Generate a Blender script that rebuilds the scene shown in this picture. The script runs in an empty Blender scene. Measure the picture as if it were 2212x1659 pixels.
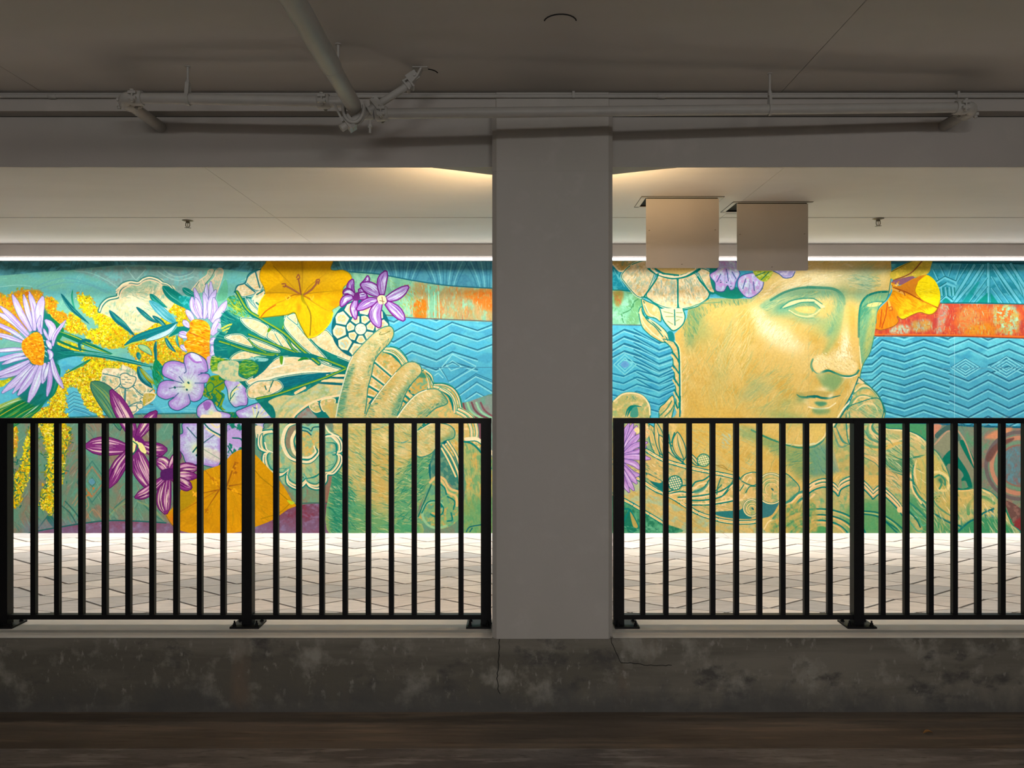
import bpy, bmesh, math, random
import numpy as np
from mathutils import Vector, Matrix
# ============================================================ camera, light, exposure
# lamp powers (W) and paint albedo
P_PLAZA_FILL = 27
P_GAR_FILL = 35
P_LOW_FILL = 55
P_COVE = 42
P_COVE2 = 120
P_COVEF = 10.5
P_UP = 185
P_GAR = 50
P_GARD = 2
ALB = 0.85
P_COVE3 = 52
SCN = bpy.context.scene
COL = SCN.collection
EYE = 1.614                                            # eye height over the garage floor (m)
cam_d = bpy.data.cameras.new('camera'); cam = bpy.data.objects.new('camera', cam_d); COL.objects.link(cam)
cam.location = (0, 0, EYE); cam.rotation_euler = (math.pi / 2, 0, 0)
cam_d.sensor_width = 36.0; cam_d.lens = 27.03; cam_d.clip_start = .05; cam_d.clip_end = 100
SCN.camera = cam
SCN.view_settings.view_transform = 'Standard'; SCN.view_settings.look = 'None'
SCN.view_settings.exposure = 0.0; SCN.view_settings.gamma = 1.0; SCN.view_settings.use_curve_mapping = False
SCN.cycles.use_denoising = True
SCN.cycles.max_bounces = 8; SCN.cycles.diffuse_bounces = 5
w = bpy.data.worlds.new('world'); SCN.world = w; w.use_nodes = True
w.node_tree.nodes['Background'].inputs[0].default_value = (.9, .92, 1, 1); w.node_tree.nodes['Background'].inputs[1].default_value = .02

def area(name, loc, aim, sx, sy, power, col=(1, 1, 1), spread=180):
    l = bpy.data.lights.new(name, 'AREA'); l.shape = 'RECTANGLE'; l.size = sx; l.size_y = sy; l.energy = power; l.color = col; l.spread = math.radians(spread)
    o = bpy.data.objects.new(name, l); COL.objects.link(o); o.location = loc
    d = Vector(aim) - Vector(loc); o.rotation_euler = d.to_track_quat('-Z', 'Y').to_euler(); return o
LED_Y, WALL_Y, CEIL = 7.83, 8.02, 1.43 + EYE
# plaza: added unseen fill behind the beam, brightens kerb top and near pavers
area('plaza_fill', (0, 4.62, CEIL - .05), (0, 4.70, 0), 15.0, .10, P_PLAZA_FILL, (1.0, .95, .90), 46)
# plaza: added unseen fill low behind the kerb, brightens the painted wall
area('low_wall_fill', (0, 4.30, EYE - 1.5555 + .07), (0, WALL_Y, EYE - .55), 15.0, .08, P_LOW_FILL, (.94, 1.0, .97), 56)
# the linear lamp in the cove over the painting shines down the wall, and outward over the ceiling
area('cove_lamp', (0, LED_Y + .03, 1.256 + EYE), (0, LED_Y + .075, 0), 15.0, .04, P_COVE, (.95, 1.0, .97), 140)
area('cove_lamp_far', (0, LED_Y + .01, 1.256 + EYE), (0, LED_Y + .12, 0), 15.0, .03, P_COVE2, (1.0, .98, .95), 58)
area('cove_lamp_floor', (0, LED_Y - .01, 1.256 + EYE), (0, 6.4, 0), 15.0, .03, P_COVE3, (1.0, .95, .91), 80)
area('cove_lamp_front', (0, LED_Y - .03, 1.272 + EYE), (0, LED_Y - 2.0, 1.272 + EYE - .25), 15.0, .02, P_COVEF, (1.0, .97, .87), 175)
# warm wall light behind the column, shining up to the ceiling
for sx in (-1, 1):
    l = bpy.data.lights.new('column_uplight', 'SPOT'); l.energy = P_UP; l.color = (1.0, .66, .33); l.spot_size = math.radians(105); l.spot_blend = 1.0; l.shadow_soft_size = .05
    o = bpy.data.objects.new('column_uplight', l); COL.objects.link(o); o.location = (.2 + sx * .12, 4.60, 1.04 + EYE); o.rotation_euler = Vector((sx * .26, .30, .5)).to_track_quat('-Z', 'Y').to_euler()
# garage: ceiling lamps behind the viewer, hung at the height of the pipes
for x, y, p in ((-1.2, -4.6, 1.0), (2.6, -4.9, .9)):
    area('garage_lamp', (x, y, 2.88), (x, 2.0, 2.80), 2.2, .22, P_GAR * p, (1.0, .97, .955))
area('garage_fill', (.4, -5.7, 2.1), (.4, 2.0, 1.9), 9.0, 1.5, P_GAR_FILL, (1.0, .97, .96))  # added soft fill, no real fixture; lightens the pipe shadows on the beam
area('garage_lamp_down', (.5, -1.0, 2.98), (.5, 3.3, .25), 2.4, .12, P_GARD, (1.0, .97, .955), 62)

# ============================================================ paint engine and the painting's strokes
# ---- paint engine: a wall painting is laid down stroke by stroke on a canvas of X0..X1 x Y0..Y1 design units
X0, X1, Y0, Y1, SC = -150, 2362, 556, 1160, 2.0
CVW, CVH = int((X1 - X0) * SC), int((Y1 - Y0) * SC)
IMG = np.zeros((CVH, CVW, 3), np.float32)
RNG = np.random.RandomState(7)
CLIP = [None]
CROPS = {'A': (0, 540, 3.95), 'B': (540, 540, 3.95), 'C': (0, 880, 3.95), 'D': (540, 880, 3.95), 'E': (1300, 540, 4.809),
         'F': (1752, 540, 4.809), 'G': (1300, 860, 4.809), 'H': (1752, 860, 4.809), 'P': (0, 0, 1.0),
         'I': (0, 560, 7.9), 'J': (260, 560, 7.9), 'K': (0, 740, 7.9), 'L': (260, 740, 7.9), 'M': (500, 560, 7.9), 'N': (500, 740, 7.9), 'O': (780, 740, 7.789)}

def c(s):
    """'A x,y x,y ...' -> design coordinates; the letter names the drafting sheet."""
    t = s.split(); k = t[0]; ox, oy, sc = CROPS[k]
    return np.array([[ox + float(a) / sc, oy + float(b) / sc] for a, b in (q.split(',') for q in t[1:])], np.float64)

def P(p):
    return c(p) if isinstance(p, str) else np.asarray(p, np.float64)

def spline(p, closed=False, n=6):
    p = np.asarray(p, np.float64)
    if len(p) < 3: 
        return p
    if closed: q = np.vstack([p[-1:], p, p[:2]])
    else: q = np.vstack([2 * p[:1] - p[1:2], p, 2 * p[-1:] - p[-2:-1]])
    out = []
    t = np.linspace(0, 1, n, endpoint=False)[:, None]
    for i in range(1, len(q) - 2):
        a, b, d, e = q[i - 1], q[i], q[i + 1], q[i + 2]
        out.append(0.5 * ((2 * b) + (-a + d) * t + (2 * a - 5 * b + 4 * d - e) * t ** 2 + (-a + 3 * b - 3 * d + e) * t ** 3))
    if not closed: out.append(q[-2:-1])
    return np.vstack(out)

def noise(h, w, cell, seed=None, octaves=3):
    """smooth mottling: value noise read through a turned and rippled grid"""
    big = h * w > 900000; st = 3 if big else 1
    cx0, cy0 = (cell if isinstance(cell, tuple) else (cell, cell))
    Y, X = np.mgrid[0:h:st, 0:w:st].astype(np.float32); out = np.zeros(Y.shape, np.float32); amp = 1.0; tot = 0
    ph = RNG.rand(4) * 6.28
    for o in range(octaves):
        cx, cy = max(2.2, cx0 / 2 ** o), max(2.2, cy0 / 2 ** o); g = .35 + o * 1.1; ca, sa = math.cos(g), math.sin(g)
        u = X / cx + .35 * np.sin(Y / cy * .9 + ph[0]); v = Y / cy + .35 * np.sin(X / cx * .8 + ph[1])
        if cx0 == cy0: u, v = u * ca - v * sa, u * sa + v * ca
        u = u - u.min(); v = v - v.min(); ui = u.astype(np.int32); vi = v.astype(np.int32); fu = u - ui; fv = v - vi
        fu = fu * fu * (3 - 2 * fu); fv = fv * fv * (3 - 2 * fv); G = RNG.rand(int(v.max()) + 2, int(u.max()) + 2).astype(np.float32)
        out += amp * ((G[vi, ui] * (1 - fu) + G[vi, ui + 1] * fu) * (1 - fv) + (G[vi + 1, ui] * (1 - fu) + G[vi + 1, ui + 1] * fu) * fv); tot += amp; amp *= .6
    out /= tot
    return np.repeat(np.repeat(out, st, 0), st, 1)[:h, :w] if big else out

def blur(m, r):
    r = int(round(r))
    if r < 1: return m
    for _ in range(2):
        for ax in (0, 1):
            k = min(r, (m.shape[ax] - 1) // 2)
            if k < 1: continue
            pad = [(0, 0), (0, 0)]; pad[ax] = (k + 1, k)
            s = np.cumsum(np.pad(m, pad), axis=ax, dtype=np.float64)
            n = m.shape[ax]
            m = ((np.take(s, range(2 * k + 1, 2 * k + 1 + n), ax) - np.take(s, range(0, n), ax)) / (2 * k + 1)).astype(np.float32)
    return m

def mask_poly(p, pad=0):
    q = np.empty_like(p); q[:, 0] = (p[:, 0] - X0) * SC; q[:, 1] = (p[:, 1] - Y0) * SC
    c0 = max(0, int(q[:, 0].min()) - 2 - pad); c1 = min(CVW, int(q[:, 0].max()) + 3 + pad)
    r0 = max(0, int(q[:, 1].min()) - 2 - pad); r1 = min(CVH, int(q[:, 1].max()) + 3 + pad)
    if c1 <= c0 or r1 <= r0: return None
    h, w = r1 - r0, c1 - c0
    SS = 3
    ys = r0 + (np.arange(h * SS) + .5) / SS
    a, b = q, np.roll(q, -1, 0)
    ya, yb, xa, xb = a[:, 1], b[:, 1], a[:, 0], b[:, 0]
    s = (ya[None] <= ys[:, None]) != (yb[None] <= ys[:, None])
    d = np.where(yb == ya, 1, yb - ya)
    xs = np.where(s, xa + (ys[:, None] - ya) * ((xb - xa) / d), np.inf)
    xs.sort(axis=1)
    n = int(s.sum(1).max())
    m = np.zeros((h * SS, w), np.float32)
    cols = c0 + 1 + np.arange(w)
    for k in range(0, n - 1, 2):
        rows = np.isfinite(xs[:, k + 1])
        if not rows.any(): break
        l, r_ = xs[rows, k][:, None], xs[rows, k + 1][:, None]
        m[rows] += np.clip(cols - l, 0, 1) - np.clip(cols - r_, 0, 1)
    return m.reshape(h, SS, w).mean(1), r0, c0

def rgb(v): return np.array(v, np.float32) / 255.

def put(m, r0, c0, col, a=1.0):
    h, w = m.shape
    if CLIP[0] is not None: m = m * CLIP[0][r0:r0 + h, c0:c0 + w]
    if not isinstance(col, np.ndarray): col = rgb(col)
    m = (m * a)[..., None]
    v = IMG[r0:r0 + h, c0:c0 + w]
    v += m * (col - v)

def fill(p, col, a=1.0, soft=0, smooth=True, mot=None, cell=14, thr=.5, sharp=6):
    """a filled shape; mot = second colour dabbed over it by noise"""
    p = P(p)
    if smooth: p = spline(p, True)
    s = mask_poly(p, int(soft * SC * 2))
    if s is None: return
    m, r0, c0 = s
    if soft: m = blur(m, soft * SC)
    col = rgb(col)
    if mot is not None:
        mots = mot if isinstance(mot, list) else [mot]
        cc = np.broadcast_to(col, m.shape + (3,)).copy()
        for k in mots:
            cl = (cell[0] * SC, cell[1] * SC) if isinstance(cell, tuple) else cell * SC
            t = np.clip((noise(m.shape[0], m.shape[1], cl) - thr) * sharp, 0, 1)[..., None]
            cc += t * (rgb(k) - cc)
        col = cc
    put(m, r0, c0, col, a)

class clip:
    def __init__(s, p, smooth=True):
        s.p = spline(P(p), True) if smooth else P(p)
    def __enter__(s):
        s.old = CLIP[0]; m = np.zeros((CVH, CVW), np.float32)
        r = mask_poly(s.p)
        if r: m[r[1]:r[1] + r[0].shape[0], r[2]:r[2] + r[0].shape[1]] = r[0]
        CLIP[0] = m if s.old is None else m * s.old
    def __exit__(s, *a): CLIP[0] = s.old

def _segs(q, ws, col, a):
    """variable width polyline, q in canvas pixels"""
    wm = ws.max() + 2
    c0 = max(0, int(q[:, 0].min() - wm)); c1 = min(CVW, int(q[:, 0].max() + wm) + 1)
    r0 = max(0, int(q[:, 1].min() - wm)); r1 = min(CVH, int(q[:, 1].max() + wm) + 1)
    if c1 <= c0 or r1 <= r0: return
    m = np.zeros((r1 - r0, c1 - c0), np.float32)
    for i in range(len(q) - 1):
        (ax, ay), (bx, by) = q[i], q[i + 1]; wa, wb = ws[i], ws[i + 1]; w2 = max(wa, wb) + 1.5
        x0 = max(c0, int(min(ax, bx) - w2)); x1 = min(c1, int(max(ax, bx) + w2) + 2)
        y0 = max(r0, int(min(ay, by) - w2)); y1 = min(r1, int(max(ay, by) + w2) + 2)
        if x1 <= x0 or y1 <= y0: continue
        X = np.arange(x0, x1, dtype=np.float32)[None] + .5; Y = np.arange(y0, y1, dtype=np.float32)[:, None] + .5
        dx, dy = bx - ax, by - ay; L = dx * dx + dy * dy + 1e-6
        t = np.clip(((X - ax) * dx + (Y - ay) * dy) / L, 0, 1)
        d = np.sqrt((X - ax - t * dx) ** 2 + (Y - ay - t * dy) ** 2)
        cv = np.clip(.5 + wa + (wb - wa) * t - d, 0, 1)
        v = m[y0 - r0:y1 - r0, x0 - c0:x1 - c0]
        np.maximum(v, cv, out=v)
    put(m, r0, c0, col, a)

def line(p, w, col, a=1.0, taper='', smooth=True, closed=False, wob=0):
    p = P(p)
    if smooth and len(p) > 2: p = spline(p, closed, 5)
    elif closed: p = np.vstack([p, p[:1]])
    if wob: p = p + RNG.randn(*p.shape) * wob
    q = np.empty_like(p); q[:, 0] = (p[:, 0] - X0) * SC; q[:, 1] = (p[:, 1] - Y0) * SC
    t = np.linspace(0, 1, len(q)); ws = np.full(len(q), w * SC / 2)
    if 's' in taper: ws *= .25 + .75 * np.minimum(1, t * 2.2)
    if 'e' in taper: ws *= .2 + .8 * np.minimum(1, (1 - t) * 2.2)
    _segs(q, ws, col, a)

def lines(s, w, col, a=1.0, **k):
    """several lines: 'A p p p | p p' """
    for part in s.split('|'): line(part, w, col, a, **k)

def leafpoly(p, w, prof=None, n=8):
    """outline round a spine p with full width w (design units)"""
    p = spline(P(p), False, n); t = np.linspace(0, 1, len(p))
    if prof is None: pr = np.sin(np.pi * t ** .8) ** .75
    else: pr = np.interp(t, np.linspace(0, 1, len(prof)), prof)
    d = np.gradient(p, axis=0); d /= np.linalg.norm(d, axis=1)[:, None] + 1e-9
    nrm = np.stack([-d[:, 1], d[:, 0]], 1) * (pr * w / 2)[:, None]
    return np.vstack([p + nrm, (p - nrm)[::-1]]), p, nrm

def leaf(p, w, col, edge=None, ew=1.2, streak=(), ns=5, sw=1.2, prof=None, mid=None, sa=.8):
    out, sp, nrm = leafpoly(p, w, prof)
    fill(out, col, smooth=False)
    for i in range(ns if streak else 0):
        k = RNG.uniform(-.72, .72); a0 = RNG.uniform(.02, .45); a1 = RNG.uniform(.6, .98)
        i0, i1 = int(a0 * len(sp)), max(int(a0 * len(sp)) + 3, int(a1 * len(sp)))
        line((sp + nrm * k)[i0:i1], sw * RNG.uniform(.6, 1.5), streak[RNG.randint(len(streak))], sa, 'se', smooth=False)
    if mid is not None: line(sp[:int(len(sp) * .92)], ew, mid, 1, 'e', smooth=False)
    if edge is not None: line(np.vstack([out, out[:1]]), ew, edge, 1, smooth=False)

def hatch(region, n, ln, w, ang, cols, a=.7, bend=.15, smooth=True):
    """n short brush marks inside a region, along ang (degrees, or a function of x,y)"""
    p = P(region); 
    if smooth: p = spline(p, True)
    s = mask_poly(p)
    if s is None: return
    m, r0, c0 = s
    if CLIP[0] is not None: m = m * CLIP[0][r0:r0 + m.shape[0], c0:c0 + m.shape[1]]
    ys, xs = np.nonzero(m > .5)
    if not len(xs): return
    full = CLIP[0]
    big = np.zeros((CVH, CVW), np.float32); big[r0:r0 + m.shape[0], c0:c0 + m.shape[1]] = m
    CLIP[0] = big
    pick = RNG.randint(0, len(xs), n)
    for i in pick:
        x, y = c0 + xs[i], r0 + ys[i]
        g = ang(x / SC + X0, y / SC + Y0) if callable(ang) else ang
        g = math.radians(g + RNG.randn() * 9); L = ln * SC * RNG.uniform(.5, 1.3) / 2
        dx, dy = math.cos(g) * L, math.sin(g) * L; b = RNG.randn() * bend * L
        q = np.array([[x - dx, y - dy], [x - dy / L * b, y + dx / L * b], [x + dx, y + dy]])
        ww = w * SC / 2 * RNG.uniform(.6, 1.4)
        _segs(q, np.array([ww * .4, ww, ww * .3]), cols[RNG.randint(len(cols))], a * RNG.uniform(.6, 1))
    CLIP[0] = full

def dabs(region, n, size, cols, a=.95, smooth=True, jag=0):
    """loose blossom dabs spread over a region"""
    p = P(region)
    if smooth: p = spline(p, True)
    s = mask_poly(p)
    if s is None: return
    m, r0, c0 = s
    ys, xs = np.nonzero(m > .5)
    if not len(xs): return
    for i in RNG.randint(0, len(xs), n):
        x = c0 + xs[i] + RNG.randn() * jag; y = r0 + ys[i] + RNG.randn() * jag; r = size * SC * RNG.uniform(.45, 1.15) / 2
        g = RNG.uniform(0, 6.28); q = np.array([[x, y], [x + math.cos(g) * r, y + math.sin(g) * r]])
        _segs(q, np.array([r * .8, r * .55]), cols[RNG.randint(len(cols))], a)

def glow(x, y, rx, ry, col, a, rot=0):
    """soft round transition of tone"""
    R = max(rx, ry) * 2.2
    c0 = max(0, int((x - R - X0) * SC)); c1 = min(CVW, int((x + R - X0) * SC)); r0 = max(0, int((y - R - Y0) * SC)); r1 = min(CVH, int((y + R - Y0) * SC))
    if c1 <= c0 or r1 <= r0: return
    X = (np.arange(c0, c1, dtype=np.float32)[None] / SC + X0 - x); Y = (np.arange(r0, r1, dtype=np.float32)[:, None] / SC + Y0 - y)
    g = math.radians(rot); U = (X * math.cos(g) + Y * math.sin(g)) / rx; V = (-X * math.sin(g) + Y * math.cos(g)) / ry
    put(np.exp(-(U * U + V * V) * 1.2).astype(np.float32), r0, c0, col, a)

def impasto(n, ln, w, a, region=None):
    """short strokes that drag the paint already there, a little lighter or darker"""
    xs = RNG.randint(0, CVW, n); ys = RNG.randint(0, CVH, n); f = noise(CVH, CVW, (260, 200), octaves=2)
    for x, y in zip(xs, ys):
        col = IMG[y, x].copy(); k = RNG.uniform(.84, 1.16); col = np.clip(col * k + RNG.randn(3) * .012, 0, 1).astype(np.float32)
        g = f[y, x] * 9 + RNG.randn() * .35; L = ln * SC * RNG.uniform(.4, 1.2) / 2; dx, dy = math.cos(g) * L, math.sin(g) * L; ww = w * SC / 2 * RNG.uniform(.6, 1.3)
        _segs(np.array([[x - dx, y - dy], [x, y], [x + dx, y + dy]], np.float64), np.array([ww * .4, ww, ww * .3]), col, a)

# ---------------------------------------------------------------- colours of the paint
CREAM=(246,226,184); SAND=(240,208,150); TAN=(214,174,92); OCHRE=(205,160,60); SAGE=(158,178,128); MOSS=(120,160,110); JADE=(112,182,150)
TEAL=(8,122,112); DTEAL=(8,98,108); SEA=(120,196,170); SKY=(92,186,206); BLUE=(74,164,196); PALE=(140,216,222); NAVY=(40,110,140)
GREEN=(24,128,64); OLIVE=(150,150,20); LIME=(178,196,40); YEL=(244,222,24); GOLD=(240,184,8); ORG=(230,146,10); RUST=(196,96,30)
LILAC=(190,170,226); VIOL=(168,124,206); ICE=(206,226,236); PLUM=(112,28,112); MAUVE=(150,80,160); WINE=(140,68,88); GREY=(140,142,130); BRK=(204,84,50)

def chevrons(xs, ys, w=2.6, hi=PALE, lo=NAVY, a=.85):
    p = np.stack([xs, ys], 1)
    line(p + [0, -1.8], w * .8, tuple(int(v * .82) for v in lo), min(1, a * 1.1), smooth=False, wob=.25); line(p + [0, .6], w * .5, lo, a * .5, smooth=False); line(p + [0, 2.0], w * .9, hi, a, smooth=False, wob=.3)

def left_back():
    fill('P -160,550 1110,550 1110,1165 -160,1165', (112,178,160), smooth=False, mot=[(124,196,168),(104,180,180)], cell=(60,30), sharp=4)
    # upper dark band
    band = 'P -160,548 -160,600 0,595 80,588 155,583 210,577 290,572 400,577 470,580 540,588 600,592 700,586 752,587 820,592 895,606 970,617 1064,622 1110,624 1110,548'
    fill(band, (72,132,138), mot=[(58,116,122),(86,160,176)], cell=(30,14))
    with clip(band):
        fill('P 735,550 1110,550 1110,640 735,620', (84,160,184), .8, mot=(70,140,170), smooth=False)
        hatch('P -150,556 600,556 600,600 -150,600', 160, 22, 2.4, lambda x, y: 100 + 30 * np.sin(x / 60), [(44,100,108),(100,164,160),(40,92,98)], .6)
        for x0 in (772, 868, 962, 1056):
            for k in range(5):
                d = 6 + k * 12
                line([(x0 - d * 1.0, 556 + 0), (x0 - d * .55, 596 + k * 2), (x0 - d * .35, 640)], 2.2, PALE if k % 2 else (40,112,140), .6)
                line([(x0 + d * 1.0, 556 + 0), (x0 + d * .55, 596 + k * 2), (x0 + d * .35, 640)], 2.2, PALE if k % 2 else (40,112,140), .6)
    # sea-green field with big faint arcs
    fld = 'P -160,600 0,595 80,588 155,583 210,577 290,572 400,577 470,580 540,588 560,800 -160,800'
    fill('A 640,170 830,150 1100,130 1500,150 1750,170 1650,330 1500,420 1300,420 1000,330 850,250', (124,158,154), .9, 2, mot=[(138,172,168),(120,180,180)], cell=10)
    with clip(fld):
        hatch('P -150,585 540,580 540,760 -150,760', 900, 16, 1.5, lambda x, y: -20 + 40 * np.sin((x + y) / 70), [(160,214,190),(104,176,150),(98,190,190),(138,206,176),(96,170,176)], .55)
        lines('I 640,470 800,390 1100,320 1400,370 1800,530 1950,600|I 640,520 900,440 1180,390 1500,430 1850,580', 2.2, (100,164,172), .8)
        lines('I 1280,200 1500,220 1700,290 1900,400 2000,470|I 0,470 300,440 550,460', 1.8, (150,206,196), .8)
        lines('J 100,130 200,270 260,340 300,330 440,170|J 720,140 850,260 1000,300 1200,250 1280,160|J 640,200 800,300 1000,360 1250,300', 2, (168,206,196), .7)
        lines('J 780,180 900,240 1020,270 1150,240 1250,180', 3.5, (110,150,160), .6)
        fill('J 1660,640 1750,430 1800,340 1840,450 1830,640 1700,720', (96,178,140), .9)
    # rust ribbon at right
    rib = 'B 700,330 880,190 1100,205 1400,262 1700,305 2080,328 2230,330 2230,615 2070,608 1700,592 1400,580 1150,552 900,560 700,560'
    fill(rib, (128,192,156), mot=[(148,206,170),(112,176,150)], cell=(10,20))
    with clip(rib):
        fill('B 1400,270 2230,330 2230,620 1400,590', (206,126,60), .55, 3, smooth=False, mot=[(222,110,30),(150,190,150)], cell=(12,22), sharp=5)
        fill('B 1410,440 1500,430 1505,575 1405,570', (214,112,16), .95, 1, mot=(170,130,50), cell=5)
        fill('B 1820,360 2080,345 2080,520 1900,440', (226,108,22), .8, 4, mot=(200,130,50), cell=5)
        fill('B 1520,310 1600,300 1600,580 1530,575', (126,184,148), 1, smooth=False)
        for s in ('B 1530,310 1530,580', 'B 1610,310 1620,580', 'B 1580,360 1580,575'): line(s, 2.2, (150,226,186), .9)
        hatch('B 1300,300 2200,330 2200,600 1300,580', 420, 11, 1.5, 88, [(226,90,50),(170,206,170),(200,140,60),(224,120,30),(150,196,160),(236,150,90)], .7)
        hatch('B 880,210 1400,270 1400,580 880,560', 160, 12, 1.6, 30, [(160,214,178),(110,180,150),(150,180,90)], .6)
        hatch('B 1250,330 1420,330 1420,520 1250,480', 50, 10, 2, 60, [(200,150,60),(120,190,120),(170,160,70)], .7)
    line('B 850,185 1100,205 1400,260 1700,303 2080,326 2230,328', 2.6, (30,104,120))
    line('B 1150,552 1400,580 1700,592 2080,609 2230,614', 2.4, (96,96,96))
    # blue relief of chevrons
    blu = 'P 700,690 840,684 895,688 970,692 1064,696 1110,697 1110,870 1000,869 940,880 800,884 -160,905 -160,790 100,760 300,800 540,760'
    fill(blu, SKY, mot=[BLUE,(80,180,210)], cell=(40,18))
    with clip(blu):
        fill('B 1100,900 2230,980 2230,1300 1500,1300', BLUE, .6, 8, smooth=False)
        bx = np.array([x / 3.95 + 540 for x in (1100,1230,1385,1595,1730,1945,2080,2230)])
        for k in range(-1, 5):
            by = np.array([y / 3.95 + 540 for y in (660,705,618,692,622,690,640,720)]) + k * 21.3
            if k >= 3: chevrons(bx[:4], by[:4]); chevrons(bx[3:6], by[3:6])
            else: chevrons(bx, by)
        lines('B 1680,985 1730,945 1810,995 1720,1030 1680,985|B 1620,1010 1710,1130 1930,1000|B 1640,1000 1730,890 1930,990|B 1580,1070 1610,1050 1650,1090', 2.6, PALE, .9, smooth=False)
        lines('B 1690,975 1735,955 1790,990|B 1640,1020 1700,1120 1860,1020|B 1740,1190 1930,1070 2080,1130|B 1750,1180 1930,1055 2080,1115', 2, NAVY, .8, smooth=False)
        lines('B 1745,1200 1930,1080 2080,1142|B 1790,1245 1940,1140 2080,1225|B 1840,1285 1940,1222 2060,1290', 2.8, PALE, .9, smooth=False)
        lines('B 1795,1232 1940,1125 2080,1210|B 1845,1272 1935,1210 2060,1278', 2, NAVY, .8, smooth=False)
        line('B 1480,1003 2230,1000', 1.2, (60,120,150))
        for k in range(6): lines('K 1170,%d 1270,%d 1450,%d 1600,%d' % (1010 + k * 60 - 100, 940 + k * 60 - 100, 990 + k * 60 - 100, 1060 + k * 60 - 100), 1.8, (50,120,150), .8, smooth=False)
        for k in range(6): lines('K 1170,%d 1270,%d 1450,%d 1600,%d' % (1025 + k * 60 - 100, 955 + k * 60 - 100, 1005 + k * 60 - 100, 1075 + k * 60 - 100), 1.4, (130,214,222), .8, smooth=False)
        lines('L 700,1120 900,1090 1300,1130|L 1000,1150 1300,1170|L 0,1130 200,1150 600,1110', 1.6, (130,206,214), .7)
    # lower grey-green field
    low = 'P -160,905 130,901 280,894 380,892 520,890 640,884 760,880 940,876 1000,870 1110,870 1110,1160 -160,1160'
    fill(low, (100,144,120), mot=[(116,136,112),(92,152,130),(136,124,104)], cell=(26,40), sharp=4)
    line('P -160,906 130,902 280,895 380,893 520,891 640,885', 3, (40,116,120))
    with clip(low):
        hatch('C 0,100 2212,100 2212,1000 0,1000', 700, 26, 2, lambda x, y: 62 if (int(x / 60) % 2) else -58, [(150,116,92),(96,160,136),(66,118,104),(160,176,150),(170,104,76),(70,110,100),(120,176,150)], .62)
        lines('C 560,700 620,480 780,430 900,560|C 600,760 680,520 790,540 840,620|C 530,900 640,640 780,560 880,700', 4, (96,140,118), .8)
        for k, col in enumerate([(60,120,110),(176,120,84),(96,160,140),(58,116,108)]):
            d = 130 - 34 * k
            line('C 790,%d %d,640 790,%d %d,640' % (640 - d * 1.4, 790 + d, 640 + d * 1.3, 790 - d), 2.4, col, .9, smooth=False, closed=True)
        fill('C 760,630 790,605 815,640 785,660', (96,150,170)); dabs('C 740,680 800,690 790,760 745,750', 20, 5, [(190,120,60),(170,130,80)])
        lines('C 920,950 1000,840 1140,760 1300,900 1400,970|C 950,900 1040,830 1100,830', 3, (60,120,104), .8)
        lines('C 930,930 1010,850 1120,790|C 1180,800 1300,860 1400,960', 4, (150,160,110), .7)
        lines('C 330,1030 400,940 430,915 470,1000|C 520,830 600,900 660,1000|C 560,800 650,900 700,990', 2.6, (40,104,96), .9)
        fill('C 400,950 430,910 470,960 470,1030', (36,110,100))
        lines('C 620,820 700,720 760,830 720,880|C 640,840 700,760 740,830|C 730,960 800,870 870,950', 2.4, (176,140,104), .8)
        hatch('C 0,900 1100,850 1100,980 0,1060', 120, 22, 2, 55, [(180,120,84),(120,180,150),(70,120,110)], .6)
        fill('D 250,600 420,680 640,640 715,580 710,810 420,820', (122,146,112), .9, 1, mot=[(150,116,96),(106,160,130)], cell=(10,16))
        fill('D 640,600 715,560 712,815 640,800', (150,104,88), .8, 2)
        fill('D 1800,0 2230,0 2230,1100 1900,1100 1960,500', (132,150,140), .9, 1, mot=[(150,130,130),(110,160,140)], cell=(16,30))
        for k, col in enumerate([(132,62,70),(150,214,160),(120,60,72),(150,216,170),(132,70,84)]):
            line('O %d,1010 %d,1130 %d,1220 %d,1270' % (1720 + 75 * k, 1760 + 80 * k, 1850 + 85 * k, 1960 + 90 * k), 4.2, col, .85)
        fill('O 1940,1300 2060,1330 2060,1636 1990,1600', (120,70,84), .9, 1)
    # purple strip along the foot
    pur = 'C 60,1100 200,1085 330,1053 520,1020 740,985 930,966 1130,968 1420,985 1700,1040 2090,1060 2160,1040 2212,1010 2290,970 2400,905 2500,850 2590,830 2700,820 2845,826 2850,1092 60,1104'
    fill(pur, (122,76,100), mot=[(138,112,146),(130,58,78)], cell=(12,9), thr=.5, sharp=4); fill('P 50,1128 720,1128 720,1162 50,1162', (134,120,158), .5, 9, smooth=False)
    line('C 60,1100 200,1085 330,1053 520,1020 740,985 930,966 1130,968 1420,985', 3, (40,100,96)); line('D 330,845 420,822 560,815 715,824', 3, (70,110,100))

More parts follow.
